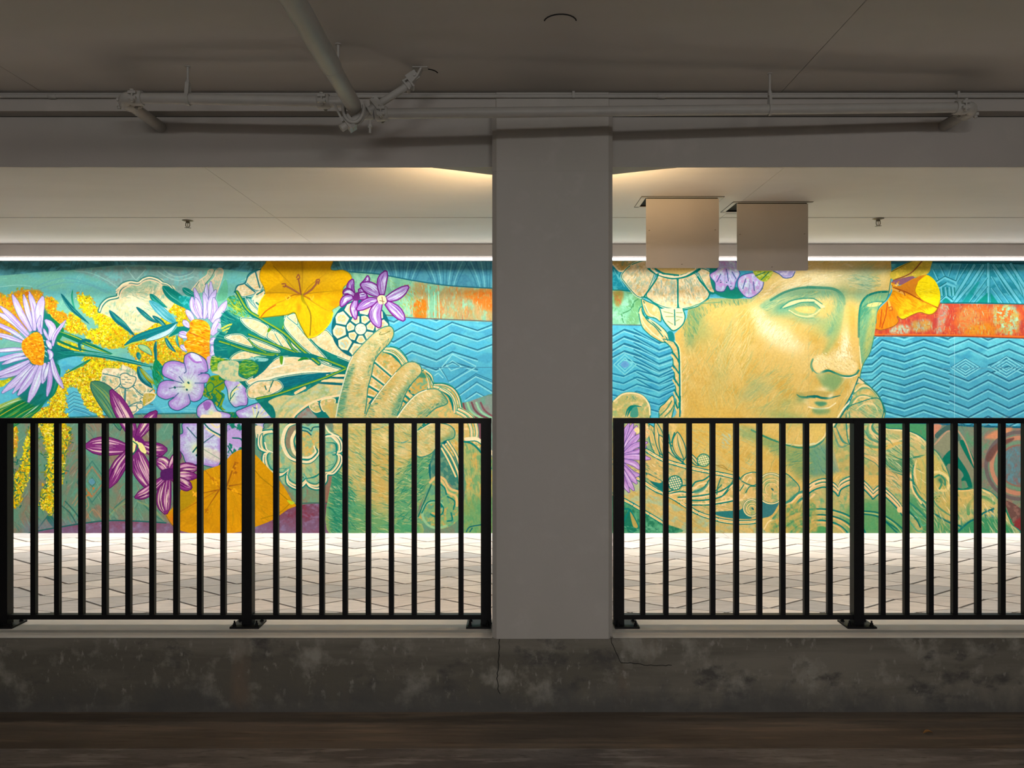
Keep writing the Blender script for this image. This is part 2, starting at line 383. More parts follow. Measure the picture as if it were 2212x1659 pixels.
def left_blooms():
    YL = [(246,228,10),(238,206,8),(228,180,10),(206,200,16),(250,236,40),(220,160,10),(240,216,20)]
    OR = [(232,150,14),(226,130,20),(240,176,20),(206,120,20),(236,190,40),(200,150,20)]
    OL = [(200,184,12),(214,160,10),(232,206,16),(170,166,20),(206,130,14),(226,190,12)]
    for reg, n, pal in [('I -900,600 -300,560 0,560 120,640 260,560 400,520 560,520 690,530 740,620 830,690 980,720 960,860 1100,920 1150,1010 1020,1080 900,1000 780,1100 300,1250 -900,1500', 900, OR),
        ('I 800,650 980,720 940,800 960,900 1110,920 1140,1010 1000,1080 860,950', 120, OR),
        ('I 1330,620 1560,660 1590,780 1680,850 1760,950 1900,920 2000,1080 2180,1250 2200,1400 2050,1480 1850,1500 1600,1400 1470,1330 1560,1200 1700,1180 1600,1020 1430,880', 620, YL),
        ('I 1190,900 1300,960 1480,1160 1480,1230 1300,1270 1160,1210 1150,1080', 150, YL + OR),
        ('J 0,1180 130,1250 150,1400 60,1500 -200,1480 -200,1250', 90, OL),
        ('J 200,870 260,840 400,760 480,780 700,960 880,1120 860,1160 760,1200 480,1280 260,1340 210,1290 330,1200 330,1080 210,1060', 420, YL + OL),
        ('J 820,700 1060,740 1110,860 1160,1000 1000,1020 960,940 830,900', 160, OL),
        ('J 980,1010 1180,1030 1160,1160 1010,1160', 40, OL),
        ('A 1130,720 1250,760 1500,730 1560,760 1560,860 1620,900 1560,1000 1400,980 1280,960 1170,930 1100,850', 420, OL + OR),
        ('A 480,780 640,800 740,860 560,880', 50, YL), ('A 740,900 960,950 1180,980 1180,1060 1060,1010 880,1020 740,1000', 230, OL + YL),
        ('K 1500,330 1700,310 1750,430 1740,600 1560,680 1500,640', 120, YL),
        ('K 1080,600 1200,480 1480,400 1620,480 1760,600 1650,680 1560,700 1700,960 1760,1290 1660,1220 1480,1100 1400,900 1330,760 1200,740 1120,880 1130,1050 1100,1180 1160,1290 600,1290 700,1150 860,1080 860,900 950,720', 900, YL + [(252,226,120),(196,120,20)]),
        ('C 335,120 470,130 480,300 470,500 480,700 470,900 380,870 350,830 400,640 410,450 380,260', 420, YL + [(252,226,120)]), ('C 520,120 600,200 580,330 560,450 540,620 515,640 520,300', 130, OL + [(200,110,30)]),
        ('C 120,180 150,180 150,350 125,420', 40, [(196,124,40),(220,150,50)]), ('C 270,180 280,330 250,560 200,720 130,860 120,640 190,480 220,300', 260, YL),
        ('A 1130,1080 1260,1120 1320,1200 1300,1260 1200,1180', 60, YL + OL)]:
        fill(reg, (206,184,22) if pal is not OR else (214,134,20), .85, 1.5)
        dabs(reg, int(n * .5), 6.5, [(176,166,20),(150,160,40),(206,130,14),(220,170,14)], .85, jag=6)
        dabs(reg, int(n * .9), 4.6, pal, .95, jag=5)
        dabs(reg, int(n * .35), 3.4, [(252,236,70),(250,226,120),(246,214,30)] if pal is not OR else [(246,176,30),(250,196,60),(222,110,10)], .95, jag=4)
        dabs(reg, int(n * .18), 2.2, [(110,90,20),(90,120,70),(160,90,20)], .9, jag=4)
    for sp in ('C 270,180 250,400 200,600 140,840', 'C 170,420 130,600 120,760', 'C 330,140 390,400 400,640 350,840', 'C 470,140 475,400 475,640 470,880', 'C 600,200 560,380 540,620'):
        p = spline(c(sp), False, 10)
        for q in p:
            for _ in range(2):
                d = RNG.randn(2) * [5, 3]; line([q + d, q + d + RNG.randn(2) * 4], 2.4, [(40,110,90),(30,100,84),(120,130,40),(90,140,80)][RNG.randint(4)], .85)

def left_leaves():
    G2 = [(70,170,140),(10,96,96),(130,200,190)]
    def tl(p, w, col=DTEAL, st=G2, ns=5, edge=None): leaf(p, w, col, edge, 1, st, ns, 1.1)
    fill('I 770,1000 800,930 1000,1080 1100,1210 1000,1400 860,1300', (20,128,70))
    # shell
    sh = 'J -380,820 -330,620 -230,520 -60,540 0,440 160,380 290,400 350,330 500,300 640,330 710,390 850,440 920,540 900,760 560,1000 280,1200 0,1050 -200,960'
    fill('I 1700,880 1760,760 1900,660 2040,640 2020,580 2080,460 2212,390 2400,350 2450,370 2580,300 2760,330 2830,400 3000,500 2950,800 2400,1250 2000,1050', (214,204,160), mot=[(150,186,158),(240,222,180),(226,200,150)], cell=(9,7), sharp=5)
    hatch('I 1900,880 2100,560 2400,430 2700,500 2800,700 2500,1000 2200,1050', 260, 12, 1.8, lambda x, y: -30 + 60 * np.sin((x - y) / 20), [(136,178,150),(246,230,196),(226,196,140),(110,166,140)], .7)
    glow(297, 655, 26, 18, (246,232,200), .6); glow(285, 625, 30, 9, (120,176,150), .55, -15); glow(320, 611, 26, 8, (110,168,146), .6, 5)
    for s, w, col in [('I 1700,880 1760,760 1880,650 2030,650 2020,590 2050,500 2150,420 2300,380 2360,395|J 290,400 370,340 500,315 620,340 700,395', 5, CREAM)]:
        pass
    edge = 'I 1705,880 1750,770 1850,680 2010,640 2025,580 2070,480 2200,400'
    line(edge, 9, (44,120,112)); line('J 0,480 60,420 180,385 310,400 400,340 510,310 640,345 720,400', 9, (60,130,124)); line('J 700,395 820,430 900,510 930,560', 6, (70,140,130))
    for off, w, col in ((0, 3.2, CREAM), (5.2, 3.0, (236,206,166))):
        line(c(edge) + [off * .7, off], w, col); line(c('J -60,530 0,470 60,420 180,385 310,400 400,340 510,310 640,345 720,400') + [0, off], w, col)
        line(c('J 700,395 820,430 900,510 940,580') + [-off * .5, off], w * .7, col)
    # shrimp-like sprig at the top
    fill('J 1200,560 1350,360 1480,260 1500,190 1590,170 1620,240 1480,400 1400,560', (196,190,160), mot=(150,180,150), cell=5); fill('J 1640,180 1700,140 1760,180 1740,330 1660,560 1540,640 1500,430 1600,300', (168,186,160), mot=(214,190,156), cell=5)
    lines('J 1210,540 1350,370 1480,270 1510,190 1580,170|J 1330,400 1400,560|J 1400,340 1440,440|J 1640,190 1620,300 1500,430|J 1700,150 1760,190 1740,320 1660,560', 2, (228,200,168)); lines('J 1620,180 1560,300 1450,430|J 1350,380 1300,460', 1.6, (60,120,110))
    # cream rosette seen from the side (left) and two round ones
    fill('K 1740,560 1790,440 2050,440 2100,380 2300,470 2460,650 2640,840 2600,1000 2500,1060 2340,1180 2240,1230 2050,1080 1900,900 1740,730', (224,200,160), mot=[(150,180,150),(246,226,190)], cell=(7,9))
    for s in ('K 1760,560 2000,590 2030,610 2030,720 1880,840 1750,730', 'K 1920,870 2060,760 2130,800 2110,1020', 'K 2160,1010 2180,790 2280,780 2540,1020 2420,1040 2280,1060', 'L 0,760 130,740 90,1010', 'L 110,800 210,780 330,990 160,1070 110,1010', 'L 250,750 380,900 460,780 330,680'):
        fill(s, (210,190,140), mot=[(120,166,146),(236,214,170)], cell=6); line(s, 2.4, CREAM, closed=True)
    lines('K 1770,530 2050,600 2050,720 1900,850|K 2140,780 2130,1020|L -10,750 100,780 250,730|L 100,770 90,1050|L 210,740 400,900 560,800|L 150,1080 350,1010 560,1060', 2.4, (70,130,130))
    fill('K 2060,560 2150,520 2230,560 2330,600 2280,730 2180,780 2080,730', (230,210,170)); line('K 2060,560 2150,520 2230,560 2330,600 2280,730 2180,780 2080,730', 2, (60,124,124), closed=True)
    for x, y in ((2110,600),(2160,560),(2210,600),(2160,650),(2120,680),(2230,660)): line('K %d,%d %d,%d' % (x, y, x + 12, y + 14), 5, CREAM); line('K %d,%d %d,%d' % (x - 25, y + 25, x + 25, y + 30), 1.4, (50,116,120))
    for s in ('L 150,1100 280,1080 270,1170 170,1180', 'L 290,1050 380,1040 390,1110 320,1130', 'L 340,960 440,930 460,990 390,1020'): fill(s, (236,216,176)); line(s, 1.6, (70,130,130), closed=True)
    fill('L 400,900 470,860 590,880 590,960 470,1060 400,1060', (200,180,110), mot=(180,160,40), cell=4); line('L 430,850 590,870 580,960 430,1060', 2, CREAM)
    # stems and leaves
    for s, w in (('A 420,560 500,690 640,760 800,830 950,890', 8), ('A 480,700 620,740 740,790 960,885', 9), ('A 470,760 560,800 700,850 940,890', 5)): line(s, w, (10,116,84), taper='e')
    for s in ('A 500,690 640,740 800,810', 'A 700,790 820,840 940,885', 'A 540,760 620,790 700,820'): line(s, 2.2, (186,190,40), taper='se')
    line('A 690,850 680,800 720,770 770,775', 6, (6,104,110))
    fill('A 440,800 500,810 640,860 870,890 1100,930 1290,985 1290,1000 1100,965 870,920 650,905 500,940 460,960 440,900', (6,110,108))
    hatch('A 440,800 640,860 870,890 870,915 650,905 500,940', 60, 26, 1.6, 8, [(8,84,92),(40,150,140),(20,130,110)], .7); line('A 640,870 900,905 1290,990', 1.6, (120,206,190), .8)
    tl('A 780,930 700,980 560,1055', 6, (14,120,70)); tl('A 450,960 470,1030 440,1200 400,1280', 26, (14,124,90))
    tl('I 1045,580 1180,780 1320,920 1540,1110', 10, DTEAL); tl('I 1250,515 1235,640 1265,790 1310,880', 4, (26,140,110), ns=2)
    tl('I 1870,870 1990,1010 2130,1130 2320,1320', 14, DTEAL); tl('J 275,810 400,920 520,1020 660,1090', 10); tl('J 510,590 620,700 810,830', 13, TEAL)
    tl('J 495,700 680,860 850,1010 970,1090', 20, (70,160,176), [(8,110,120),(190,226,230),(20,130,140)], 14); tl('J 725,450 880,600 1080,740 1210,850', 24, TEAL)
    tl('J 1065,490 1180,570 1330,640', 14, TEAL); fill('J 1000,640 1180,640 1300,700 1230,880 1110,840', (16,144,140), mot=(60,180,180), cell=5); tl('J 550,960 700,1070 830,1200', 10)
    leaf('J 80,1480 300,1340 640,1230 870,1150 985,1070', 17, (8,112,120), None, 1, [(20,140,140)], 4, prof=[.35,.8,1,1,.7,.15]); leaf('J 420,1390 640,1320 850,1220 980,1080', 11, (168,214,220), (10,106,116), 1, [(220,240,240),(120,190,200)], 6)
    line('J 80,1490 250,1420 450,1400', 3, (180,196,60)); fill('J 990,1150 1190,1150 1190,1210 1000,1260 830,1330 960,1180', (8,124,112))
    tl('J 620,1390 600,1550 620,1700', 7); tl('J 770,1330 850,1480 960,1590', 9, (8,104,120)); tl('J 970,1290 975,1400 1020,1520', 6, (20,130,130)); leaf('J 310,1470 450,1540 550,1640', 13, (150,196,150), (10,116,100), 1, [(226,226,90),(60,160,120)], 5)
    tl('L 300,160 320,230 330,300', 10, (10,120,124)); tl('L 310,400 400,600 560,780', 18, DTEAL); tl('L 340,430 500,620 650,740', 10, (150,150,20)); tl('L 600,0 610,200 620,400', 7); fill('L 560,430 620,280 760,480 700,640 620,700 560,560', (12,128,84), mot=(20,150,120), cell=5)
    hatch('L 520,400 760,440 760,620 620,900 560,600', 70, 14, 2, 60, [(10,110,80),(150,160,30),(40,160,120)], .8)
    # dark leaf behind the plum flower
    leaf('K 1560,670 1800,900 1980,1200 2060,1500', 44, (66,126,96), (20,84,90), 1.6, [(40,100,110),(150,170,80),(110,160,120),(24,84,96)], 18, 1.6)
    # bottom left long blades
    for s, w, col in (('K -400,1330 0,1200 250,1080 620,840', 24, (20,128,70)), ('K -300,1480 100,1270 420,1080 760,870', 30, (10,112,60)), ('K -100,1600 300,1300 600,1120 800,960', 24, (16,120,70)), ('K -300,1180 0,1090 200,1010 460,890', 9, (150,180,100))):
        leaf(s, w, col, None, 1, [(170,170,40),(8,92,60),(90,170,90),(190,190,80)], 9, 1.6)
    lines('K 0,1110 200,1020 430,960|K 380,1280 600,1120 780,960', 2.6, (186,220,190), .9, taper='se'); lines('C 0,180 90,140 200,110|C 0,230 120,150', 3, (20,116,90)); fill('K -400,640 60,640 200,560 270,570 120,700 0,760 -400,760', (226,214,40), mot=(170,180,30), cell=6)

def aster(cx, cy, petals, ws=1.0):
    for bx, by, mx, my, tx, ty, w in petals:
        leaf([(bx, by), (mx, my), (tx, ty)], w * ws * 1.12, (196,180,230), (96,100,160), .9, [ICE, ICE, (228,236,246), VIOL, (180,156,220), (236,242,250)], 8, 1.9, prof=[.45,.75,1,1,.85,.25])

def left_flowers():
    fill('I 640,900 800,880 960,1300 1000,1700 900,2300 640,2500 300,2300 400,1900', (14,112,108), .9, 2); fill('K 0,250 400,200 640,420 500,760 100,560 0,420', (30,130,130), .7, 3)
    def K_(s): return [tuple(np.concatenate([c('I ' + ' '.join(q.split(' ')[:3])).ravel(), [float(q.split(' ')[3])]])) for q in s.split('|')]
    aster(0, 0, K_('420,1420 150,1330 -160,1250 9|430,1380 200,1220 -140,1060 9|480,1330 250,1080 -60,900 11|500,1290 250,1030 10,800 11|540,1230 360,920 220,600 13|590,1220 480,880 410,600 10|600,1220 590,850 500,550 12|690,1240 680,900 740,630 17|720,1280 670,1130 700,960 8|850,1380 900,1180 780,1030 15|850,1390 790,1280 750,1180 6|905,1480 950,1290 1130,1040 8|880,1530 850,1460 800,1380 9'))
    def K2(s): return [tuple(np.concatenate([c('K ' + ' '.join(q.split(' ')[:3])).ravel(), [float(q.split(' ')[3])]])) for q in s.split('|')]
    aster(0, 0, K2('420,110 200,120 -150,150 8|470,180 200,240 -150,330 10|480,250 260,290 40,370 8|510,310 250,440 -150,590 12|530,360 330,500 0,600 9|560,380 400,560 40,860 15|600,390 420,620 220,870 10|650,380 520,620 310,900 14|720,360 640,660 490,1020 16|770,340 770,520 730,700 12|840,330 860,640 810,920 10|880,240 950,520 1090,780 11|860,290 880,200 820,120 9|840,360 800,480 760,640 8'))
    disc = 'I 560,1260 640,1240 720,1300 750,1400 780,1550 770,1700 740,1800 640,1800 560,1780 500,1700 440,1640 380,1520 390,1400 470,1330'
    fill(disc, (232,150,14)); hatch(disc, 330, 5, 2.6, lambda x, y: 10, [(248,190,30),(240,160,10),(222,120,10),(250,206,60),(206,110,20)], .95)
    line('I 760,1350 790,1550 770,1750', 5, (20,110,110), .8); lines('I 770,1480 800,1500|I 775,1560 805,1580|I 770,1630 800,1660|I 750,1380 775,1390', 2, (150,220,210))
    fill('I 430,570 480,545 500,590 460,610', (206,110,20))
    # second aster
    def J_(s): return [tuple(np.concatenate([c('J ' + ' '.join(q.split(' ')[:3])).ravel(), [float(q.split(' ')[3])]])) for q in s.split('|')]
    aster(0, 0, J_('1480,1000 1470,700 1480,420 9|1520,1000 1560,700 1550,380 10|1400,1010 1350,760 1270,490 11|1440,1020 1470,780 1430,560 11|1530,1030 1550,740 1640,520 12|1350,1010 1250,820 1230,640 12|1400,1010 1340,820 1290,650 11|1560,1060 1620,840 1600,650 12|1570,1080 1690,920 1830,710 14|1270,1080 1200,960 1130,860 11|1190,1160 1130,1100 1080,1040 11|1560,1290 1660,1130 1710,1010 18|1150,1340 1070,1300 1000,1290 10|1180,1290 1100,1260 1010,1250 8|1540,1440 1590,1390 1600,1330 12|1540,1640 1600,1560 1560,1470 12|1150,1560 1080,1510 1040,1460 9'))
    cone = 'J 1250,1030 1400,1035 1500,1090 1545,1200 1530,1400 1530,1600 1530,1820 1450,1830 1340,1720 1290,1600 1150,1560 1090,1430 1150,1360 1130,1280 1190,1200 1190,1110'
    fill(cone, (240,164,14)); hatch(cone, 240, 10, 3, lambda x, y: 12, [(250,190,30),(236,150,10),(252,214,80),(222,124,10),(196,100,20)], .95)
    hatch('J 1400,1200 1530,1200 1530,1820 1400,1800', 60, 10, 2, 10, [(214,110,10),(196,90,10),(240,150,10)], .8)
    fill('L 1480,260 1560,240 1550,400 1510,450', (190,160,216)); 
    # calyx and thick stems to the right
    fill('J 1720,1000 1830,870 1960,930 2080,1120 2300,1250 2500,1330 2500,1420 2212,1480 1900,1500 1640,1620 1600,1500 1640,1330 1730,1200', (8,112,110)); fill('L 1600,0 1640,260 1800,260 2000,300 2300,250 2600,200 2600,60 2212,80 1700,-60', (10,116,116))
    fill('L 1560,250 1700,260 1860,290 2000,300 1850,400 1780,500 1700,480 1560,480', (130,170,40), mot=(20,120,60), cell=(5,3)); hatch('L 1560,250 1850,260 1800,480 1560,480', 60, 9, 2, 0, [(180,200,60),(20,120,70),(200,210,110)], .9)
    hatch('J 1740,900 2000,930 2300,1280 2400,1450 1700,1560 1620,1500', 160, 24, 1.8, lambda x, y: 30 if y < 735 else 5, [(6,92,100),(60,170,150),(120,190,150),(10,130,100)], .7)
    fill('J 1830,680 1920,620 2060,640 2212,840 2212,990 2100,990 1990,960 1870,870', (150,170,40), mot=[(30,136,90),(60,170,150)], cell=(6,6)); hatch('J 1850,640 2180,660 2212,980 1900,900', 90, 14, 2, 40, [(20,120,90),(190,200,60),(120,190,160)], .8)
    fill('J 2050,640 2130,630 2300,900 2560,1100 2500,1180 2200,930', (8,112,104))
    lines('J 1740,1180 1860,1120 1950,1110|J 1760,1220 1900,1160|J 1830,1240 2000,1220 2212,1300', 4, (190,200,80))
    # mallows
    def mallow(out, cen, n, rmax, flip=1):
        fill(out, (190,186,224), mot=[(204,214,232),(178,156,216)], cell=(6,6)); p = spline(c(out), True); cc = c(cen)[0]
        with clip(out):
            fill(out, (166,126,204), .0)
            q = cc + (p - cc) * 1.0
            line(np.vstack([q, q[:1]]), rmax * .42, (176,146,214), .5, smooth=False); line(np.vstack([q, q[:1]]), rmax * .26, (170,130,206), .7, smooth=False); line(np.vstack([q, q[:1]]) , rmax * .11, (158,112,198), .7, smooth=False)
            glow(cc[0], cc[1], rmax * .5, rmax * .5, (198,222,212), .85); glow(cc[0], cc[1], rmax * .2, rmax * .2, (226,226,150), .9)
            for i in range(n):
                a = RNG.uniform(0, 6.28); r0, r1 = rmax * RNG.uniform(.22, .4), rmax * RNG.uniform(.6, 1.05); b = a + RNG.randn() * .08
                line([cc + [math.cos(a) * r0, math.sin(a) * r0], cc + [math.cos(b) * r1, math.sin(b) * r1]], RNG.uniform(.7, 1.8), [(150,104,190),(220,232,236),(176,140,210),(116,110,170)][RNG.randint(4)], .75, 'se')
        line(np.vstack([p, p[:1]]), 1.6, (10,90,100), smooth=False)
    mallow('L 1090,330 1110,220 1220,165 1350,210 1460,290 1500,420 1490,500 1380,520 1500,530 1540,600 1490,680 1440,700 1440,820 1380,960 1270,1010 1200,980 1180,900 1200,1030 1100,1110 980,1160 860,1110 830,1010 930,930 780,970 640,900 640,780 690,680 800,640 920,650 760,580 715,490 760,360 880,310 1000,320 1085,350', 'L 1150,730', 60, 52)
    lines('L 1100,520 1130,480 1100,350|L 1340,550 1420,520 1500,490|L 930,650 1060,690|L 930,930 1000,860|L 1200,980 1170,880|L 1010,580 1090,680|L 1450,690 1280,690', 2, (80,100,150)); lines('L 1220,600 1280,500|L 1240,770 1340,800|L 1220,850 1310,910|L 1020,950 980,1070|L 840,480 980,560', 2.6, (140,90,170), taper='se')
    fill('L 1200,180 1330,210 1400,300 1360,340 1270,290', (216,220,240)); lines('L 1180,240 1280,330 1380,330', 4, (160,90,196), .8); lines('L 940,760 1110,755|L 960,760 840,780', 1.4, (70,100,110))
    for s in ('L 1165,680 1175,690', 'L 1140,800 1145,805', 'L 935,760 940,770'): line(s, 4, (20,90,90))
    fill('L 1560,570 1780,580 1780,780 1720,830 1790,900 1740,1080 1800,1150 1700,1120 1560,960 1440,920 1420,850 1480,700', (120,150,20), mot=(10,120,90), cell=(7,9), sharp=8); fill('L 1430,860 1560,850 1680,980 1760,1160 1990,1200 2010,1290 1900,1290 1560,1000', (10,116,90), mot=(140,150,30), cell=6)
    fill('L 1480,730 1540,680 1600,720 1590,800 1520,850 1480,800', (110,160,40)); line('L 1480,730 1540,680 1600,720 1590,800 1520,850 1480,800', 1.8, (10,110,90), closed=True); lines('L 1620,760 1760,680|L 1640,800 1740,890|L 1560,880 1700,1050|L 1760,900 1690,1060', 2.4, (8,108,96))
    fill('L 1560,500 1800,470 1900,340 2060,320 2212,330 2212,600 1900,640 1780,600 1720,560', (214,204,160), mot=(170,190,150), cell=8)
    mallow('L 1780,660 1900,600 2050,590 2160,620 2190,700 2150,820 2180,900 2170,1060 2060,1080 1960,1100 1880,1020 1850,940 1830,800', 'L 1880,930', 26, 44)
    lines('L 1900,900 1960,780 2080,690|L 1890,880 1980,800 2020,790', 3, (226,226,150)); lines('L 1880,990 1900,850 2000,740|L 1890,960 1960,860', 1.8, (8,100,100))
    mallow('L 1330,1090 1420,1010 1500,970 1580,1000 1660,1150 1760,1180 1880,1220 1870,1290 1700,1330 1500,1330 1340,1270 1310,1180', 'L 1560,1200', 24, 30); fill('L 1420,1040 1500,1000 1560,1040 1520,1130 1460,1150', (140,80,170), .8)
    fill('L 1400,1230 1560,1230 1620,1180 1720,1200 1700,1300 1400,1310', (240,220,180))
    mallow('N 90,1170 180,1130 350,1060 480,1020 590,1000 690,1060 740,1130 740,1250 700,1330 560,1390 560,1460 480,1480 430,1400 200,1330 100,1240', 'N 440,1290', 40, 44)
    lines('N 370,1110 400,1280|N 440,1070 440,1280|N 540,1070 470,1230|N 720,1200 500,1280|N 600,1130 490,1260', 3, (232,226,150), taper='e'); lines('N 430,1280 470,1180|N 390,1110 430,1120|N 580,1090 610,1110', 2, (40,90,120))
    # lower bluish mallow behind the bars
    mallow('C 1560,140 1640,120 1780,130 1890,200 1900,330 1890,440 1850,510 1720,490 1600,480 1560,400 1500,320 1480,240 1560,220', 'C 1680,350', 46, 48)
    lines('C 1680,260 1600,170|C 1700,330 1880,200|C 1730,350 1880,440|C 1690,400 1700,480', 2, (40,96,110)); fill('C 1720,340 1880,380 1890,470 1740,420', (232,222,180), .6, 2); lines('C 1650,380 1690,330|C 1680,410 1700,380', 3, (6,90,90))
    fill('C 1740,140 1800,110 1890,140 1890,240 1800,200', (216,206,226)); lines('C 1800,130 1850,170 1890,150|C 1760,180 1890,260', 3, (236,220,160)); line('C 1740,130 1800,190 1890,240', 3, (8,100,96))
    fill('C 1930,130 2090,130 2090,380 1980,500 1930,420', (24,120,100), mot=[(170,140,206),(196,176,220)], cell=(8,10), sharp=9)
    fill('C 1940,220 2010,180 2090,280 2060,340 1960,300', (186,156,214)); lines('C 1990,260 2060,270 2080,330|C 1950,330 2000,420 1980,480', 3, (8,104,96))

def plum(p, w, ns=12): leaf(p, w, (126,44,118), (84,14,84), 1.4, [(236,206,206),(226,170,196),(84,12,88),(240,222,190),(150,60,140),(232,190,200)], int(ns * 1.5), 2.7, prof=[.5,.8,1,1,.8,.2])

def left_flowers2():
    # orange trumpet behind bars
    tr = 'C 1420,920 1480,850 1540,720 1640,600 1740,540 1900,480 1980,400 2060,360 2140,370 2220,440 2400,640 2500,800 2530,840 2460,870 2330,960 2180,1020 2060,1060 1850,1085 1700,1080 1540,1050 1470,1000'
    fill(tr, (214,150,8), mot=[(226,160,10),(196,138,12)], cell=(20,26), sharp=3)
    with clip(tr):
        hatch(tr, 200, 30, 2, lambda x, y: math.degrees(math.atan2(y - 1052, x - 492)), [(196,130,6),(230,170,20),(180,140,20),(222,150,10)], .6)
        fill('C 1540,720 1700,560 1690,760 1540,900', (160,140,20), .6, 3); glow(510, 1010, 16, 40, (206,120,10), .6); glow(372, 1122, 8, 14, (214,116,30), .8)
        lines('C 1940,670 2000,500 2020,490|C 1960,670 2080,650|C 1950,690 2090,760|C 1930,720 1940,980|C 1870,710 1760,880|C 1880,700 1640,750', 3.4, (156,92,20), .9, taper='e'); lines('C 1880,690 1740,520|C 1890,690 1540,890', 2, (180,110,20), .8)
        dabs('C 1800,590 1880,590 1870,660 1810,640', 20, 5, [(236,170,20),(196,120,20)]); dabs('C 1990,480 2030,470 2020,560 1990,580', 16, 5, [(226,160,20),(170,100,20)]); dabs('C 1750,870 1790,870 1770,920', 9, 5, [(180,110,10)]); dabs('C 1640,730 1690,730 1680,770', 10, 5, [(250,180,40)]); dabs('C 1980,690 2040,700 2020,740', 10, 5, [(240,170,20)])
    line('C 1420,920 1470,1000 1540,1050', 2, (140,110,40)); lines('D 50,540 100,600 200,680 350,810|D 350,815 250,900 100,950', 1.8, (160,120,10)); fill('D 320,790 385,810 355,830', (190,210,40))
    # plum star flower
    plum('C 1150,250 1060,60 950,-150', 34, 16); plum('C 1180,250 1260,130 1340,30', 26); plum('C 1080,350 900,330 730,330', 40, 16); plum('C 1110,370 1010,520 930,685', 30, 12); plum('C 1170,380 1210,520 1320,720', 40, 16); plum('C 1210,320 1330,360 1430,360', 30)
    fill('C 1110,280 1180,240 1240,300 1200,370 1110,390 1080,330', (110,30,110)); lines('C 1135,270 1150,310 1140,370|C 1170,300 1240,380', 7, (240,230,150)); fill('C 1180,300 1220,310 1250,370 1220,385 1190,350', (240,230,150)); lines('C 1140,290 1180,330 1140,400', 2.4, (10,110,80))
    plum('C 1450,560 1400,480 1330,450', 28); plum('C 1450,520 1500,440 1540,380', 20); plum('C 1460,560 1580,520 1700,520', 24); plum('C 1470,580 1580,580 1690,590', 22); plum('C 1480,600 1580,660 1640,690', 24); plum('C 1430,600 1400,780 1420,910', 32, 14); plum('C 1410,600 1260,720 1155,770', 22); fill('C 1380,540 1470,520 1520,580 1440,620 1380,610', (84,30,96))
    # small purple star flowers by the yellow trumpet
def small_star():
    def st(p, w): leaf(p, w, (168,130,200), (112,24,124), 2.4, [(220,232,244),(226,236,248),(226,236,248),(110,50,150),(206,216,240),(140,60,160)], 12, 2.2, prof=[.5,.8,1,1,.8,.25])
    st('B 890,400 860,320 880,250', 15); st('B 900,390 840,350 800,370', 12); st('B 880,400 820,420 780,480', 16); st('B 910,420 890,500 905,590', 15); st('B 950,300 1000,260 1010,220', 10); st('B 940,330 980,400 1000,430', 14); st('B 900,400 970,390 1000,380', 16)
    st('B 1110,380 1040,330 950,290', 26); st('B 1130,380 1130,270 1165,180', 20); st('B 1170,420 1260,380 1355,310', 21); st('B 1090,430 1010,450 915,510', 20); st('B 1110,450 1070,550 1110,660', 25); st('B 1170,450 1250,520 1320,600', 22)
    fill('B 890,380 930,360 940,420 890,430', (110,40,120)); fill('B 1090,410 1120,385 1160,400 1165,450 1110,460', (246,238,176)); lines('B 1110,430 1150,440|B 1130,400 1140,460', 1.4, (120,60,60))

def yellow_trumpet():
    o = 'M 480,960 470,860 490,740 580,600 560,480 500,360 490,260 520,150 600,40 560,-60 1200,-80 1720,-60 1700,150 1760,190 1900,180 2010,230 2060,310 2040,380 1920,480 1900,640 1850,780 1730,860 1740,920 1700,1060 1600,1200 1460,1310 1310,1340 1220,1190 1130,1010 1080,910 950,945 720,970 500,1000'
    fill(o, (240,180,6), mot=[(246,192,10),(228,166,8)], cell=(16,16), sharp=3)
    with clip(o):
        hatch(o, 420, 22, 1.5, lambda x, y: math.degrees(math.atan2(y - 635, x - 652)), [(226,162,4),(248,200,20),(214,156,20),(240,176,8)], .55)
        fill('M 720,110 900,300 860,380 720,480 600,570 800,570 1180,590 1220,300 1210,-50 700,-50', (206,154,20), .55, 1); glow(655, 600, 26, 30, (190,150,40), .5); glow(700, 590, 24, 30, (200,150,40), .45); glow(725, 655, 16, 12, (222,128,10), .6); glow(646, 665, 6, 12, (226,130,10), .8)
        lines('M 600,575 900,570 1170,600|M 510,980 600,880 800,740 1180,610|M 720,110 880,280 1170,590|M 1210,40 1220,300 1210,590|M 1240,590 1350,450 1620,240|M 1240,600 1420,570 1850,530|M 1240,620 1420,740 1620,860 1740,870|M 1340,1300 1370,1000 1320,820 1210,640', 2, (176,128,20), .8, taper='e')
        line('M 1215,610 1230,700 1300,800', 7, (150,140,10), .8, taper='e'); line('M 1300,800 1360,960 1350,1290', 2.6, (140,120,20))
        lines('M 510,980 600,880 760,780', 2.2, (190,90,10))
    line(o, 1.8, (150,120,20), .6, closed=True); lines('M 460,940 470,860 500,720 580,600|M 1310,1340 1460,1300 1600,1190 1700,1060 1740,920', 2, (252,222,30)); lines('M 480,1000 720,975 960,945 1080,905 1140,1020 1220,1190 1310,1340', 2, (120,120,20))
    lines('M 1195,600 1170,440 1150,330', 3, (140,80,50)); lines('M 1170,590 1060,520 930,450|M 1250,600 1380,510 1480,380', 4, (160,96,60)); lines('M 1180,600 1060,610 960,670|M 1230,620 1380,690', 3, (180,116,20))
    lines('M 1120,310 1150,260 1170,320 1130,340|M 870,420 930,420 920,470 890,460|M 1450,400 1460,350 1510,350 1490,420', 2.4, (150,80,60)); lines('M 930,640 960,690 1010,650 980,620|M 1350,640 1380,690 1410,620', 2.6, (240,190,50))

